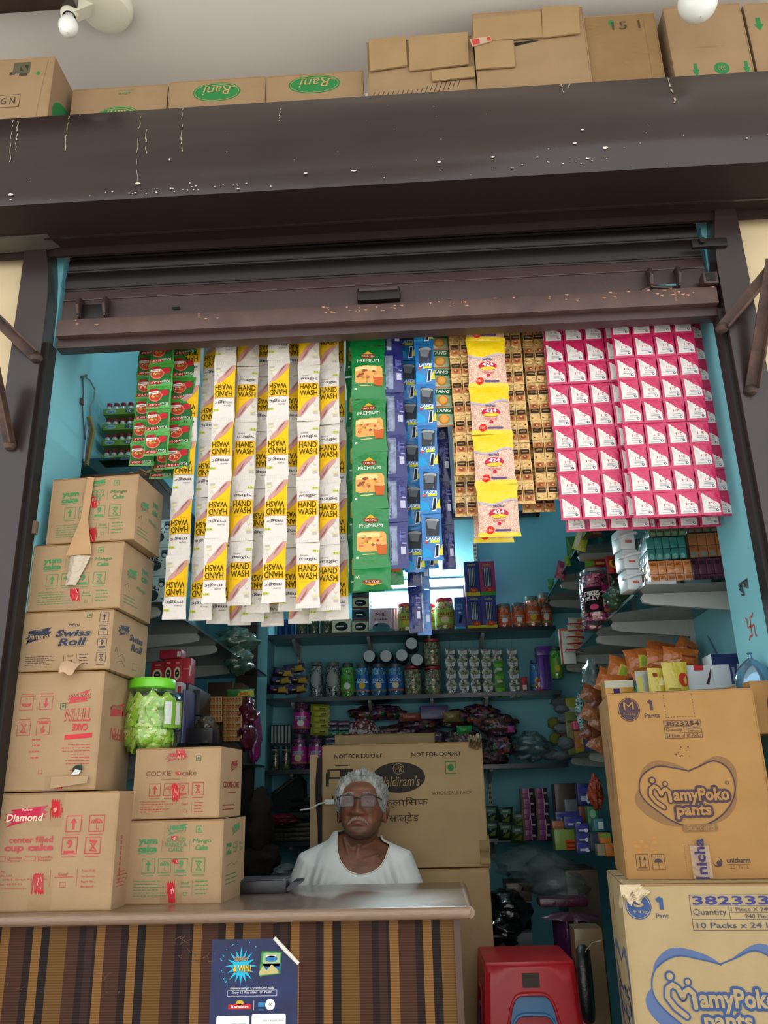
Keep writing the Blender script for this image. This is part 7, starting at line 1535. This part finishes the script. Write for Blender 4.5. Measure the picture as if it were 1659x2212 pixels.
pouch('yellow foil pouch with a red disc beside the white cigarette carton', 1465, 1506, 56, 150, .46, YP, marks=(('o', .78, .74, .22, .1, '#b8362c'), ('r', .1, .6, .6, .62, '#8a7a2a')), seed=1); pouch('crumpled yellow foil pouch in the middle of the three', 1427, 1512, 50, 136, .50, YP, marks=(('p', [(.4, .72), (.7, .72), (.6, .88)], '#e0d8a0'), ('r', .2, .86, .4, .92, '#8a3a2a')), seed=5, rot=.06); pouch('silver and yellow pouch next to the green foil pack', 1396, 1514, 36, 128, .54, '#9aa090', marks=(('r', .1, .1, .35, .9, '#b9b04a'),), seed=8)
p2('yellow and white box with purple letters before the orange snack bags', 1306, 1368, 1476, 1588, .62, '#c08a24', marks=(('r', .0, .87, 1, 1, '#c9c9b4'), ('r', .28, .75, .5, .85, '#3a2a6a', 3)), dp=.07, h=at(1337, 1476, .62).z-ZL); pouch('green hologram foil pack beside the purple-lettered box', 1366, 1526, 42, 106, .66, '#1f4a44', marks=(('p', [(.6, .75), (.9, .78), (.8, .92)], '#7ad08a'), ('p', [(.2, .7), (.45, .75), (.3, .9)], '#2f8a7a')))
OR1 = candy('orange_snack_film', ('#b8642a', '#a8501f', '#c98a3a', '#7a3a18', '#c9a050'), scale=38, rough=.25)
for i, (px, py, pw, ph, yy, rot) in enumerate(((1345, 1452, 70, 60, .85, .3), (1390, 1430, 80, 60, .80, -.1), (1440, 1424, 90, 40, .72, .1), (1330, 1480, 60, 44, .78, .1), (1470, 1420, 80, 40, .66, .15), (1400, 1462, 70, 34, .68, -.2), (1310, 1470, 44, 50, .95, .4), (1480, 1400, 44, 40, .85, .6), (1430, 1408, 70, 40, .95, .2))):
    pouch('orange snack bag in the heap behind yellow pouches, '+('towards the sweets jar', 'topmost in the middle', 'lying across towards the jamb', 'low in front', 'next to the navy carton', 'in front with lime picture', 'at the end towards the back wall', 'standing up with a twisted end', 'at the back of the heap')[i], px, py, pw, ph, yy, '#b8642a', rot=rot, m=plastic('#b5662c', bump=.6), bul=.25, seed=i, marks=(('p', [(.3, .3), (.6, .25), (.65, .7), (.35, .75)], '#c9b84a'), ('p', [(.36, .36), (.56, .32), (.58, .6), (.4, .66)], '#8aa83a', 3)) if i in (0, 1, 5) else (('p', [(.1, .2), (.4, .1), (.5, .4)], '#d8b08a'), ('r', .5, .5, .9, .62, '#7a3a1c')), group='orange snack bags')
bag('clear bag at the back end of the orange snack heap', 1282, 1490, 46, 136, 1.2, mat('milky_bag', '#6a7f7a', rough=.2, var=.5, vscale=20, bump=.6, bscale=40, coat=.4), dp=.05, seed=17, rough=.4)
GREYS = mat('grey_wool', '#6d767c', rough=.9, bump=.4, bscale=150); YEL = mat('yellow_wool', '#7a8038', rough=.9, bump=.4, bscale=150)
for i, (px, py, pw, ph, yy) in enumerate(((1210, 1516, 40, 22, 1.9), (1214, 1532, 34, 20, 1.8), (1222, 1552, 36, 22, 1.7), (1196, 1562, 26, 24, 1.95), (1216, 1574, 38, 24, 1.72), (1200, 1596, 26, 28, 1.9), (1222, 1606, 34, 30, 1.66), (1188, 1630, 40, 24, 2.0), (1212, 1632, 34, 20, 1.7))):
    bag(('grey', 'grey', 'grey', 'yellow', 'grey', 'yellow', 'pale grey', 'grey', 'grey')[i]+' rolled sock on the glass shelf, '+('topmost', 'second from the top', 'beside the yellow box', 'outermost yellow one', 'in the middle of the pile', 'lower yellow one', 'large one beside the orange boxes', 'lowest towards the back wall', 'lowest beside the pink packs')[i], px, py, pw, ph, min(2.31, yy+.42), YEL if i in (3, 5) else GREYS, dp=.035, seed=i*2.1, rough=.3, cinch=False, name='rolled_sock', cat='sock', group='rolled socks', n=14)
p2('yellow and white box standing among the socks', 1221, 1250, 1508, 1634, 1.55, '#9aa02c', marks=(('r', 0, .66, 1, .84, '#a8b4a4'),), on=1.4005); p2('olive yellow pack in front of the socks', 1220, 1252, 1538, 1632, 1.5, '#6f7a2c', marks=(('r', .1, .2, .9, .26, '#b0b45a'), ('r', .1, .75, .9, .8, '#4a5220')), on=1.4005)
t = thing('snack_carton', 'dark carton hidden underneath the orange snack bags', 'carton', (.86, .64, ZL)); b = MB(); b.box(-.13, .14, 0, .36, 0, .15, paint('#2c2622', .7), bev=.003); b.build('carton_body', t)
TB = candy('teal_beads', ('#3a8a94', '#b9c8c4', '#1f5a6a', '#8ab8b8'), scale=160, rough=.2)
bag('strip of teal and white beads hanging by the brown snack strip', 1254, 1540, 18, 84, 1.35, TB, dp=.02, seed=21, rough=.2, cinch=False, name='hanging_bead_strip', cat='beads')
t = thing('hanging_snack_strip', 'hanging strip of brown twisted snack packets next to the M carton', 'snack strip', at(1290, 1488, 1.0))
for k in range(6):
    c = at(1276+(k % 2)*16, 1500+k*21, 1.0)-t.location; b = MB(); b.x = Matrix.Translation(c) @ Matrix.Rotation(.5, 4, 'Y') @ Matrix.Translation((0, 0, .03)); pillow(b, .075, .06, .014, plastic(('#7a4a24', '#5a3018', '#8a5a34')[k % 3], bump=.7), 7, 7, seed=k, wr=.004); b.build('snack_packet', t)
p2('pink-dotted packet leaning before the orange boxes', 1211, 1226, 1572, 1638, 1.45, '#a83a5a', on=1.4005,  marks=(('o', .5, .8, .25, .06, '#d8a0b0'), ('o', .5, .5, .25, .06, '#d8a0b0'), ('o', .5, .2, .25, .06, '#d8a0b0')), dp=.05); p2('mustard box between the pink packet and orange box', 1225, 1242, 1576, 1636, 1.4, '#a88a24', on=1.4005, dp=.06); p2('orange and yellow box by the blue packet on the glass shelf', 1240, 1268, 1580, 1631, 1.3, '#b8702a', on=1.4005, marks=(('r', 0, 0, 1, .3, '#b8a02a'), ('o', .6, .6, .2, .15, '#d8b05a'))); p2('blue and purple packet next to the brown snack strip', 1263, 1286, 1585, 1628, 1.15, '#3a3a8a', on=1.4005, marks=(('o', .5, .4, .3, .2, '#7a8ac4'),)); p2('small pink packet on top of the mustard box', 1238, 1252, 1558, 1576, 1.4, '#b83a5a')
# balloon and painted marks on the jamb
b = MB(); BLN = mat('shiny_blue_balloon', '#6f98b4', rough=.08, metal=.65, coat=.5)
b.lathe([(.001, -.075), (.028, -.066), (.046, -.042), (.052, -.012), (.048, .02), (.036, .046), (.018, .064), (.006, .072), (.004, .08), (.008, .086), (.001, .088)], BLN, n=28, cap=False)
c = at(1637, 1478, .10); tag(b.build('balloon', loc=(c.x-.005, .11, c.z)), 'shiny blue balloon tied at the tip behind the M carton by the jamb', 'balloon')
RP = paint('#b8503c', .8)
def jamb_pt(px, py): p = atx(px, py, .926-.0012); return p
def stroke(pts, w, m, b):
    q = [jamb_pt(*p) for p in pts]
    for a, c in zip(q, q[1:]):
        dv = (c-a); n = Vector((0, -dv.z, dv.y)).normalized()*w; b.add([a+n, a-n, c-n, c+n], [(0, 1, 2, 3)], m)
b = MB(); W0 = .0028
for pts in (((1609.7, 1334.7), (1613.3, 1338.6), (1615.3, 1356.5), (1628.6, 1349.6), (1631.2, 1370.5), (1635.5, 1373.4)), ((1625.6, 1322.7), (1623.6, 1331.7), (1619.2, 1332.7), (1621.6, 1351.6), (1623.2, 1367.5), (1625.6, 1372.4), (1619.6, 1375.4), (1618.2, 1383.4))): stroke(pts, W0, RP, b)
tag(b.build('painted_mark', smooth=False), 'red hand-painted auspicious mark on the turquoise jamb above the balloon', 'painted mark')
b = MB(); vs, fs, asp = text2d('शुभ'); A = jamb_pt(1598, 1282); B = jamb_pt(1618, 1258); C2 = Vector((0, 0, .042)); yv = Vector((0, -.075, 0))
SM = mat('metal_sticker', '#8a8078', rough=.3, metal=.7)
for off, m in ((0, SM), (.0015, paint('#3a2a26', .4))):
    b.add([A.lerp(B, .5)+yv*px*(1 if off == 0 else .9)+C2*py*(1 if off == 0 else .9)+Vector((-.002-off, 0, 0)) for px, py in vs], fs, m)
tag(b.build('metal_lettering', smooth=False), 'small metal lettering in Hindi script stuck on the turquoise jamb', 'lettering')
# wires and gold frame on the other jamb
WI = paint('#3a4a50', .6); b = MB()
def lj(px, py, d=.004): p = atx(px, py, -1.138+d); return p
b.tube([lj(179, 813), lj(180, 850), lj(178, 880), lj(181, 920), lj(184, 950)], .0022, WI, n=6); b.tube([lj(182, 812), lj(195, 822), lj(205, 842), lj(203, 862), lj(194, 880), lj(197, 910), lj(192, 935), lj(184, 950)], .0024, paint('#7a8288', .6), n=6); b.tube([lj(175, 815), lj(187, 811)], .004, WI, n=6); b.box(*(lambda p: (p.x-.002, p.x+.006, p.y-.008, p.y+.008, p.z-.01, p.z+.01))(lj(176, 868)), paint('#4a3a38', .7))
tag(b.build('hanging_wires'), 'loose grey wires hanging down the turquoise jamb above the gold frame', 'wires')
t = thing('picture_frame', 'small gold-edged picture frame leaning on the turquoise jamb behind the top cake carton', 'picture frame', lj(194, 1000)); p = lj(185, 950)
b = MB(); b.bar((0, -.03, -.02), (.004, -.012, .115), .014, .012, mat('gold_moulding', '#a8965a', metal=.6, rough=.35)); b.bar((.004, -.012, .115), (.0, -.045, .155), .014, .012, mat('gold_moulding', '#a8965a')); b.build('frame_edge', t); b = MB(); b.bar((.0, -.045, -.02), (.002, -.05, .13), .004, .04, mat('picture_glass', '#2f6a9a', rough=.1, coat=.5)); b.build('picture', t)
pm = at(165, 1136, .06); b = MB(); b.box(-.01, .012, 0, .02, -.02, .02, mat('brown_bracket', '#6a5644', rough=.6), bev=.003); b.box(-.016, -.01, 0, .03, -.03, .03, mat('brown_bracket', '#6a5644')); c = lj(68, 1138, .006); tag(b.build('wall_hook', loc=c), 'small brown hook fixed on the jamb beside the cake cartons', 'hook')
# ---- drink trays on the upper shelf by the jamb -----------------------------------------------------------
ty = .64; zb = 2.4055
BT = MB(); BT.lathe([(.001, 0), (.0125, 0), (.0135, .006), (.0135, .028), (.009, .038), (.007, .042)], mat('drink_bottle', '#a9b8b4', rough=.2, coat=.3), n=12, cap=False)
bt0 = BT.build('drink_bottle'); CP = MB(); CP.lathe([(.0095, .038), (.010, .040), (.010, .052), (.001, .053)], paint('#8a2436', .35), n=12, cap=False); cp0 = CP.build('cap', bt0); first = True; yl = None
for lv in range(5):
    a, c = at(219+lv*2, 990-lv*34, ty), at(303+lv*1.5, 990-lv*34, ty); x0, x1 = a.x, a.x+.145; z0 = zb+lv*.066
    t = thing('drink_tray', ('bottom', 'second', 'third', 'fourth', 'top')[lv]+' green card tray of small drink bottles in the stack beside the soup sachets', 'tray', ((x0+x1)/2, ty, z0), group='green drink trays'); w = x1-x0; b = MB(); G = plastic('#6f9a2e', rough=.45, bump=.05)
    b.box(-w/2, w/2, -.002, .0, 0, .024, G); b.box(-w/2, -w/2+.002, -.002, .17, 0, .024, G); b.box(w/2-.002, w/2, -.002, .17, 0, .024, G); b.box(-w/2, w/2, .168, .17, 0, .024, G); b.box(-w/2, w/2, 0, .168, 0, .002, G)
    d = Draw(b, lambda p, q, l: (p-w/2, -.002-l, q), w, .024, lift=.0005); d.oval(.22, .5, .14, .38, ink('#9cc0d0')); d.text('slam', .22, .5, .18, .5, ink('#3a5a8a'), up=2); d.oval(.72, .5, .12, .36, ink('#3a5a6a')); d.text('10', .72, .5, .1, .5, ink('#d8e0e0'), up=2); b.build('tray_body', t, smooth=False)
    b = MB(); b.box(-w/2+.003, w/2-.003, .03, .166, .0535, .0555, clear('shrink_wrap')); b.build('divider', t)
    for k in range(5):
        o = bt0 if first else bt0.copy(); cc = cp0 if first else cp0.copy()
        if not first: COL.objects.link(o); COL.objects.link(cc); cc.parent = o
        first = False; o.location = (x0+.016+k*(w-.032)/4, ty+.016, z0+.0022)
        tag(o, 'small drink bottle with dark red cap in the front row of a green card tray', 'bottle', 'drink bottles in the green trays')
# ---- pale blue milk boxes --------------------------------------------------------------------------------
ym = .47; zt = 1.8605
for i, (pt, pr) in enumerate(((1243, 364), (1182, 370), (1121, 376))):
    x1 = at(pr, pt, ym).x; zz = at(pr, pt, ym).z; h = zz-zt; w = .235
    t = thing('milk_box', ('bottom', 'middle', 'top')[i]+' pale blue milk box of the stack between cake cartons and hand wash strips', 'box', (x1-w/2, ym, zt), group='pale blue milk boxes'); b = MB(); PB2 = mat('pale_blue_board', '#c9e9ee', rough=.4, coat=.2); b.box(-w/2, w/2, 0, .22, 0, h-.0015, PB2, bev=.004)
    d = Draw(b, lambda p, q, l: (p-w/2, -l, q), w, h, lift=.0006); K = ink('#2a363c'); d.text('Milk,', .70, .62, .36, .24, K, bold=.01, up=2); d.oval(.78, .36, .09, .18, ink('#3a4a50')); d.oval(.755, .41, .03, .06, ink('#6a7a80'), up=2); d.poly([(.56, .44), (.66, .5), (.72, .38), (.62, .4)], K); d.poly([(.50, .22), (.60, .24), (.56, .19)], K); d.poly([(.86, .72), (.95, .72), (.95, .92), (.86, .92)], ink('#5a7a84')); d.oval(.905, .72, .045, .1, ink('#5a7a84')); d.oval(.905, .72, .03, .06, PB2, up=2); d.oval(.93, .25, .012, .03, ink('#5a7a84')); d.rect(.3, .9, .42, .93, ink('#7aa0a8')); b.build('box_body', t); b = MB(); b.box(-w/2+.004, w/2-.004, .002, .218, h-.0015, h-.0008, PB2); b.build('top_flap', t); zt = zz
# ---- red boxes, dark stack and gold snack packs on the lower shelf -------------------------------------------
RB = '#a5202e'
def redm(n): return tuple(q for i in range(n) for q in (('o', (i+.5)/n, .40, .36/n, .28, '#cfc4a0'), ('o', (i+.5)/n, .40, .24/n, .17, '#2a2420', 4), ('r', (i+.38)/n, .38, (i+.62)/n, .44, '#d8cfb0', 5), ('r', (i+.3)/n, .82, (i+.7)/n, .88, '#d88a86')))
yr = .78; zr = at(360, 1475, yr).z
pack('dark carton under the red boxes beside the green candy jar', 335, 408, 1478, yr, 1.3955, '#22242c', dp=.18)
pack('red tea box at the outer end beside the big cake cartons', 327, 356, 1430, yr, at(340, 1478, yr).z+.001, RB, marks=redm(1), group='red tea boxes'); tb = pack('double red tea box with two cream roundels', 356, 394, 1424, yr-.005, at(340, 1478, yr).z+.001, RB, marks=redm(2), group='red tea boxes'); pack('red tea box turned sideways beside the double one', 393, 413, 1422, yr+.01, at(340, 1478, yr).z+.001, '#b02a3c', marks=(('r', .2, .55, .8, .6, '#d07a80'), ('r', .9, .3, 1, .7, '#d8d4cc')), group='red tea boxes'); zz = at(375, 1424, yr).z+.003
pack('red box lying on top of the red tea boxes', 345, 392, 1404, yr, zz, '#a0243a', marks=(('r', .82, .2, .98, .8, '#d8d4cc'), ('r', .45, 0, .47, 1, '#7a1a28')), group='red tea boxes')
p2('small red and white chequered packet under the red boxes', 366, 392, 1474, 1496, .70, '#b8b0aa', marks=(('r', .3, 0, .5, 1, '#b02a30'), ('r', .75, 0, 1, .6, '#b02a30'), ('r', 0, .4, .3, .6, '#2a2a2a'))); p2('thin red and blue spine pack beside the candy jar', 388, 403, 1490, 1605, .72, '#3a3f6a', marks=(('r', .1, .5, .6, .78, '#b02a30'), ('r', .65, 0, .8, 1, '#8a90a0')), dp=.12)
BKC = mat('black_carton', '#14151a', rough=.4, var=.2)
for i, (a, c, t_, bt) in enumerate(((402, 433, 1490, 1545), (402, 432, 1546, 1604))):
    x, w, h = span(a, c, t_, .85, at(417, bt, .85).z); t = thing('black_carton', ('upper', 'lower')[i]+' black carton between the spine pack and the gold snack packs', 'carton', (x, .85, at(417, bt, .85).z)); b = MB(); b.box(-w/2, w/2, 0, .15, 0, h, BKC, bev=.003); b.build('carton_body', t); b = MB(); b.box(-w/2+.01, w/2-.01, -.0008, 0, h*.4, h*.55, paint('#2a2c34', .4)); b.build('label', t)
p2('black box lying in front of the gold snack packs on the cookie carton side', 400, 459, 1573, 1606, .74, '#15151b', dp=.1)
GP = '#8a6632'
for r in range(7):
    n = 2
    for k in range(n):
        a0, a1 = (437, 480) if k == 0 else (481, 522)
        if r < 3 and k == 0: continue
        p2('gold snack tray pack, '+('lowest', 'second', 'third', 'fourth', 'fifth', 'sixth', 'top')[r]+' row, '+('inner stack', 'stack by the maroon bag')[k], a0, a1, 1601-(r+1)*13.7, 1601-r*13.7, 1.0, GP, dp=.12, marks=tuple(('r', .04+.16*q, .2, .15+.16*q, .75, '#5a3a1c') for q in range(6))+tuple(('r', .05+.16*q, .25, .12+.16*q, .55, '#9a5a34', 3) for q in range(6)), group='gold snack tray packs')
bag('clear bag of pale packets in front of the gold snack packs', 446, 1570, 44, 48, .88, mat('pale_packets_bag', '#5a5240', rough=.2, var=.5, vscale=25, bump=.7, bscale=45, coat=.5), dp=.05, seed=31, rough=.3)
MAR = plastic('#4a1426', rough=.2, bump=.8, bscale=30)
for i, (px, py) in enumerate(((536, 1538), (532, 1590))): bag(('upper', 'lower')[i]+' maroon foil bag hanging at the end of the gold snack packs', px, py, 36, 60, 1.05, MAR, dp=.06, seed=33+i, rough=.35, cinch=False, name='hanging_bag')
bag('clear bag with magenta print hanging beside the maroon bags', 552, 1590, 24, 110, 1.3, mat('pink_print_bag', '#4a3a50', rough=.2, var=.8, vscale=12, bump=.6, bscale=40, col2='#8a1a6a', coat=.5), dp=.04, seed=36, rough=.4, name='hanging_bag')
pouch('green and yellow pouch lying on top of the gold snack packs', 520, 1498, 62, 18, 1.05, '#2a6a2a', marks=(('p', [(.4, .2), (.95, .2), (.95, .8), (.5, .8)], '#a8a02a'), ('r', .5, .3, .8, .5, '#a84a2a', 3)), bul=.35)
GB = mat('green_leaf_bag', '#6f8a82', rough=.15, var=.7, vscale=14, bump=.9, bscale=30, col2='#1f4a34', coat=.7)
for i, (px, py, pw, ph) in enumerate(((508, 1384, 88, 56), (516, 1424, 56, 70))): bag(('upper', 'lower')[i]+' crinkled clear bag with green packets hanging under the hand wash strips', px, py, pw, ph, 1.62, GB, dp=.07, seed=41+i, rough=.45, cinch=False, name='hanging_bag')
t = thing('plank', 'dark brown upright plank beside the turquoise column at the back', 'plank', (-.955, 2.12, 0)); b = MB(); b.box(-.055, .055, 0, .03, 0, 2.25, mat('dark_plank', '#2f2620', rough=.6, var=.3, vscale=15, stretch=(4, 4, .5))); b.build('board', t)
p2('brown carton high behind the gold snack packs', 450, 502, 1474, 1648, 1.75, '#4a3a28', dp=.2); p2('slim brown carton beside the high brown carton', 503, 524, 1476, 1650, 1.8, '#5a4836', dp=.15)
for i, (px, py, pw, ph) in enumerate(((560, 1780, 60, 150), (560, 1860, 90, 80))):
    bag(('upper', 'lower')[i]+' dark cloth bundle hanging in the shadow behind the cookie carton', px, py, pw, ph, 1.75, mat('dark_brown_cloth', '#2a201c', rough=.9, bump=.4, bscale=40), dp=.08, seed=51+i, rough=.3, cinch=False, name='hanging_cloth_bundle')
bag('grey white plastic bag behind the cash tray', 616, 1885, 50, 36, 1.6, mat('grey_white_bag', '#7a8a88', rough=.4, bump=.5, bscale=40), dp=.07, seed=55, rough=.4)
# ---- floor level beyond the counter end ------------------------------------------------------------------------
def stool(lb, z, col, wear=None):
    t = thing('plastic_stool', lb, 'stool', (ST_X, ST_Y, z), rz=rad(1.5)); m = mat('stool_plastic_'+col, col, rough=.38, var=.12, vscale=10, bump=.03, bscale=60, coat=.1); H = .45; T, B = .140, .166
    b = MB(); b.box(-T, T, -T, T, H-.014, H, m, bev=.012); b.prism([(-.02, 0)]*0 or [(-.026, H-.0139), (.026, H-.0139), (.02, H-.016), (-.02, H-.016)], -.02, .02, m); b.build('seat', t)
    b = MB()        # four skirt walls with an arched opening
    for k in range(4):
        b.x = Matrix.Rotation(k*PI/2, 4, 'Z')
        def wall(u, v, o=0.0):
            zz = H-.012-(H-.012)*v; e = T+(B-T)*(1-zz/H); return ((2*u-1)*e*.985, -e+o, zz)
        n = 16; vs = []; fs = []
        op = lambda u: max(0.0, 1-abs((u-.5)/.34)**6)       # height share of the opening
        for j in range(9):
            for i in range(n+1):
                u = i/n; top = .18; lim = 1-(1-top)*op(u) if abs(u-.5) < .34 else 1.0
                v = lim*j/8; vs.append(wall(u, v))
        for j in range(8):
            for i in range(n): fs.append((j*(n+1)+i, (j+1)*(n+1)+i, (j+1)*(n+1)+i+1, j*(n+1)+i+1))
        b.add(vs, fs, m)
        rim = [Vector(wall(.16+.68*i/20, 1-(1-.18)*op(.16+.68*i/20)))+Vector((0, -.002, 0)) for i in range(21)]; b.tube(rim, .005, m, n=6)
    b.x = Matrix.Identity(4); sk = b.build('skirt', t); s = sk.modifiers.new('wall', 'SOLIDIFY'); s.thickness = .004
    for i in (-1, 1):
        for j in (-1, 1):
            f = MB(); f.bar((i*(T-.012), j*(T-.012), H-.03), (i*(B-.012), j*(B-.012), 0), .022, .022, m, up=(i, j, 0)); f.build('leg', t)
    f = MB(); e = T+(B-T)*.22; d = Draw(f, lambda a, c, l: (a-.027, -(T+(B-T)*(1-(H-.072+c)/H))-.0015-l, H-.072+c), .054, .040); d.rect(0, 0, 1, 1, paint('#3f3a30', .6)); d.line([(.15, .7), (.8, .74)], .002, ink('#5a3a34'), up=2); d.frame(0, 0, 1, 1, .002, ink('#5a4a3c'), up=2); f.build('maker_plate', t) if col == '#c8262f' else None
    return t
q = at(1141, 2077, .72); ST_X, ST_Y = q.x, .862; ZS = q.z-.45
stool('red plastic stool on top of the stool stack beyond the counter end', ZS, '#c8262f'); stool('blue plastic stool nested in the middle of the stool stack', ZS-.055, '#4a86b8'); stool('red plastic stool second lowest, nested under the blue one', ZS-.11, '#b8222c'); stool('red plastic stool at the bottom of the stool stack', ZS-.165, '#a01c24') if ZS-.165 > .02 else None
b = MB(); low = ZS-.165 if ZS-.165 > .02 else ZS-.11
if low > .03:
    t = thing('wooden_crate', 'wooden crate under the stack of plastic stools', 'crate', (ST_X, ST_Y, 0)); b.box(-.19, .19, -.19, .19, 0, low-.002, WD, bev=.004); b.build('crate_body', t)
FILM = mat('grey_poly_film', '#71807f', rough=.35, alpha=.42, bump=.8, bscale=30, coat=.3)
for i, (px, py, pw, ph, yy) in enumerate(((1140, 1868, 120, 76, 1.75), (1190, 1890, 120, 90, 1.65), (1210, 1915, 110, 70, 1.5))): bag(('big grey clear plastic bag below the magenta boxes', 'grey clear plastic bag in front of the dark corner', 'clear plastic bag above the maroon tray')[i], px, py, pw, ph, yy, FILM, dp=.13, seed=60+i, rough=.4)
bag('black rubbish bag behind the red stool stack beside the snack carton', 1095, 1975, 110, 100, 1.5, plastic('#0e1012', rough=.15, bump=.8, bscale=25), dp=.12, seed=66, rough=.35); bag('crumpled black bag lower beside the snack carton', 1080, 2010, 90, 60, 1.4, plastic('#0e1012'), dp=.1, seed=67, rough=.4)
p2('brown carton under the clear plastic bags', 1093, 1146, 1908, 1948, 1.62, '#4a3220', dp=.2); p2('grey card sheet lying behind the red stool', 1045, 1150, 2016, 2046, 1.35, '#5a6460', dp=.1)
c = at(1232, 1978, 1.1); t = thing('wrapped_bundle', 'maroon plastic-wrapped bundle with a frilled flat top beside the red stools', 'bundle', (c.x, 1.1, c.z)); MP = plastic('#3a1a3c', rough=.18, bump=.7, bscale=30)
b = MB(); b.grid(lambda u, v: ((.10+.012*math.sin(u*2*PI*9))*math.cos(2*PI*u)*(1 if v > 0 else 1)*(.02+.98*v), (.09+.012*math.sin(u*2*PI*9))*math.sin(2*PI*u)*(.02+.98*v), .012-.018*v*v), 60, 5, plastic('#4a2236', rough=.3), closed_u=True); b.build('frilled_top', t)
b = MB(); b.grid(lambda u, v: ((.062+.006*math.sin(u*2*PI*7+v*3))*math.cos(2*PI*u), (.06+.006*math.cos(u*2*PI*6))*math.sin(2*PI*u), -.005-.42*v), 40, 8, MP, closed_u=True, flip=True); b.build('wrapped_body', t)
b = MB(); b.box(-.10, .08, .06, .16, .02, .05, plastic('#3f1428', rough=.35), bev=.01); b.build('loose_fold', t)
for i, (a, c, t_, bt, yy, dp, cl) in enumerate(((1240, 1300, 2006, 2330, .72, .10, '#6d5a3e'), (1222, 1290, 1880, 2230, 1.5, .3, '#4f4332'))): p2(('kraft carton on the floor between the stools and the S carton', 'kraft carton behind the maroon bundle beside the S carton')[i], a, c, t_, bt, yy, cl, dp=dp)
c = at(1265, 2125, .58); b = MB(); b.x = Matrix.Rotation(rad(78), 4, 'Z') @ Matrix.Rotation(PI/2, 4, 'X')
ringp = [(.062*math.cos(2*PI*i/30), .085*math.sin(2*PI*i/30), 0) for i in range(30)]; b.tube(ringp, .020, mat('black_rubber', '#101312', rough=.4, bump=.3, bscale=90, coat=.2), n=12, closed=True); tag(b.build('hanging_ring', loc=c), 'black oval rubber ring leaning between the red stools and the S carton', 'ring')
b = MB(); b.tube([at(1298, 2032, .45), at(1280, 2036, .50), at(1266, 2052, .54), at(1260, 2080, .56), at(1257, 2115, .57)], .0012, paint('#a9a898', .5), n=6); tag(b.build('thin_wire'), 'thin pale wire arching from the S carton down to the rubber ring', 'wire')
# ------------------------------------------------------------------ light
w = bpy.data.worlds.new('overcast_sky'); SC.world = w; w.use_nodes = True
nt = w.node_tree; bg = nt.nodes['Background']
bg.inputs['Color'].default_value = (.97, .985, 1.0, 1); bg.inputs['Strength'].default_value = 0.85
SC.view_settings.view_transform = 'Standard'; SC.view_settings.look = 'None'; SC.view_settings.gamma = 1.0; SC.view_settings.use_curve_mapping = False
SC.view_settings.exposure = 1.18
SC.cycles.use_denoising = True
SC.cycles.max_bounces = 8; SC.cycles.diffuse_bounces = 4; SC.cycles.transparent_max_bounces = 24; SC.cycles.caustics_reflective = False; SC.cycles.caustics_refractive = False
SC.cycles.sample_clamp_indirect = 6
sl = bpy.data.lights.new('sun', 'SUN'); sl.energy = 7.5; sl.angle = rad(3); sl.color = (1, .95, .86)
so = bpy.data.objects.new('sun', sl); COL.objects.link(so); so.rotation_euler = (rad(-38), rad(12), 0)
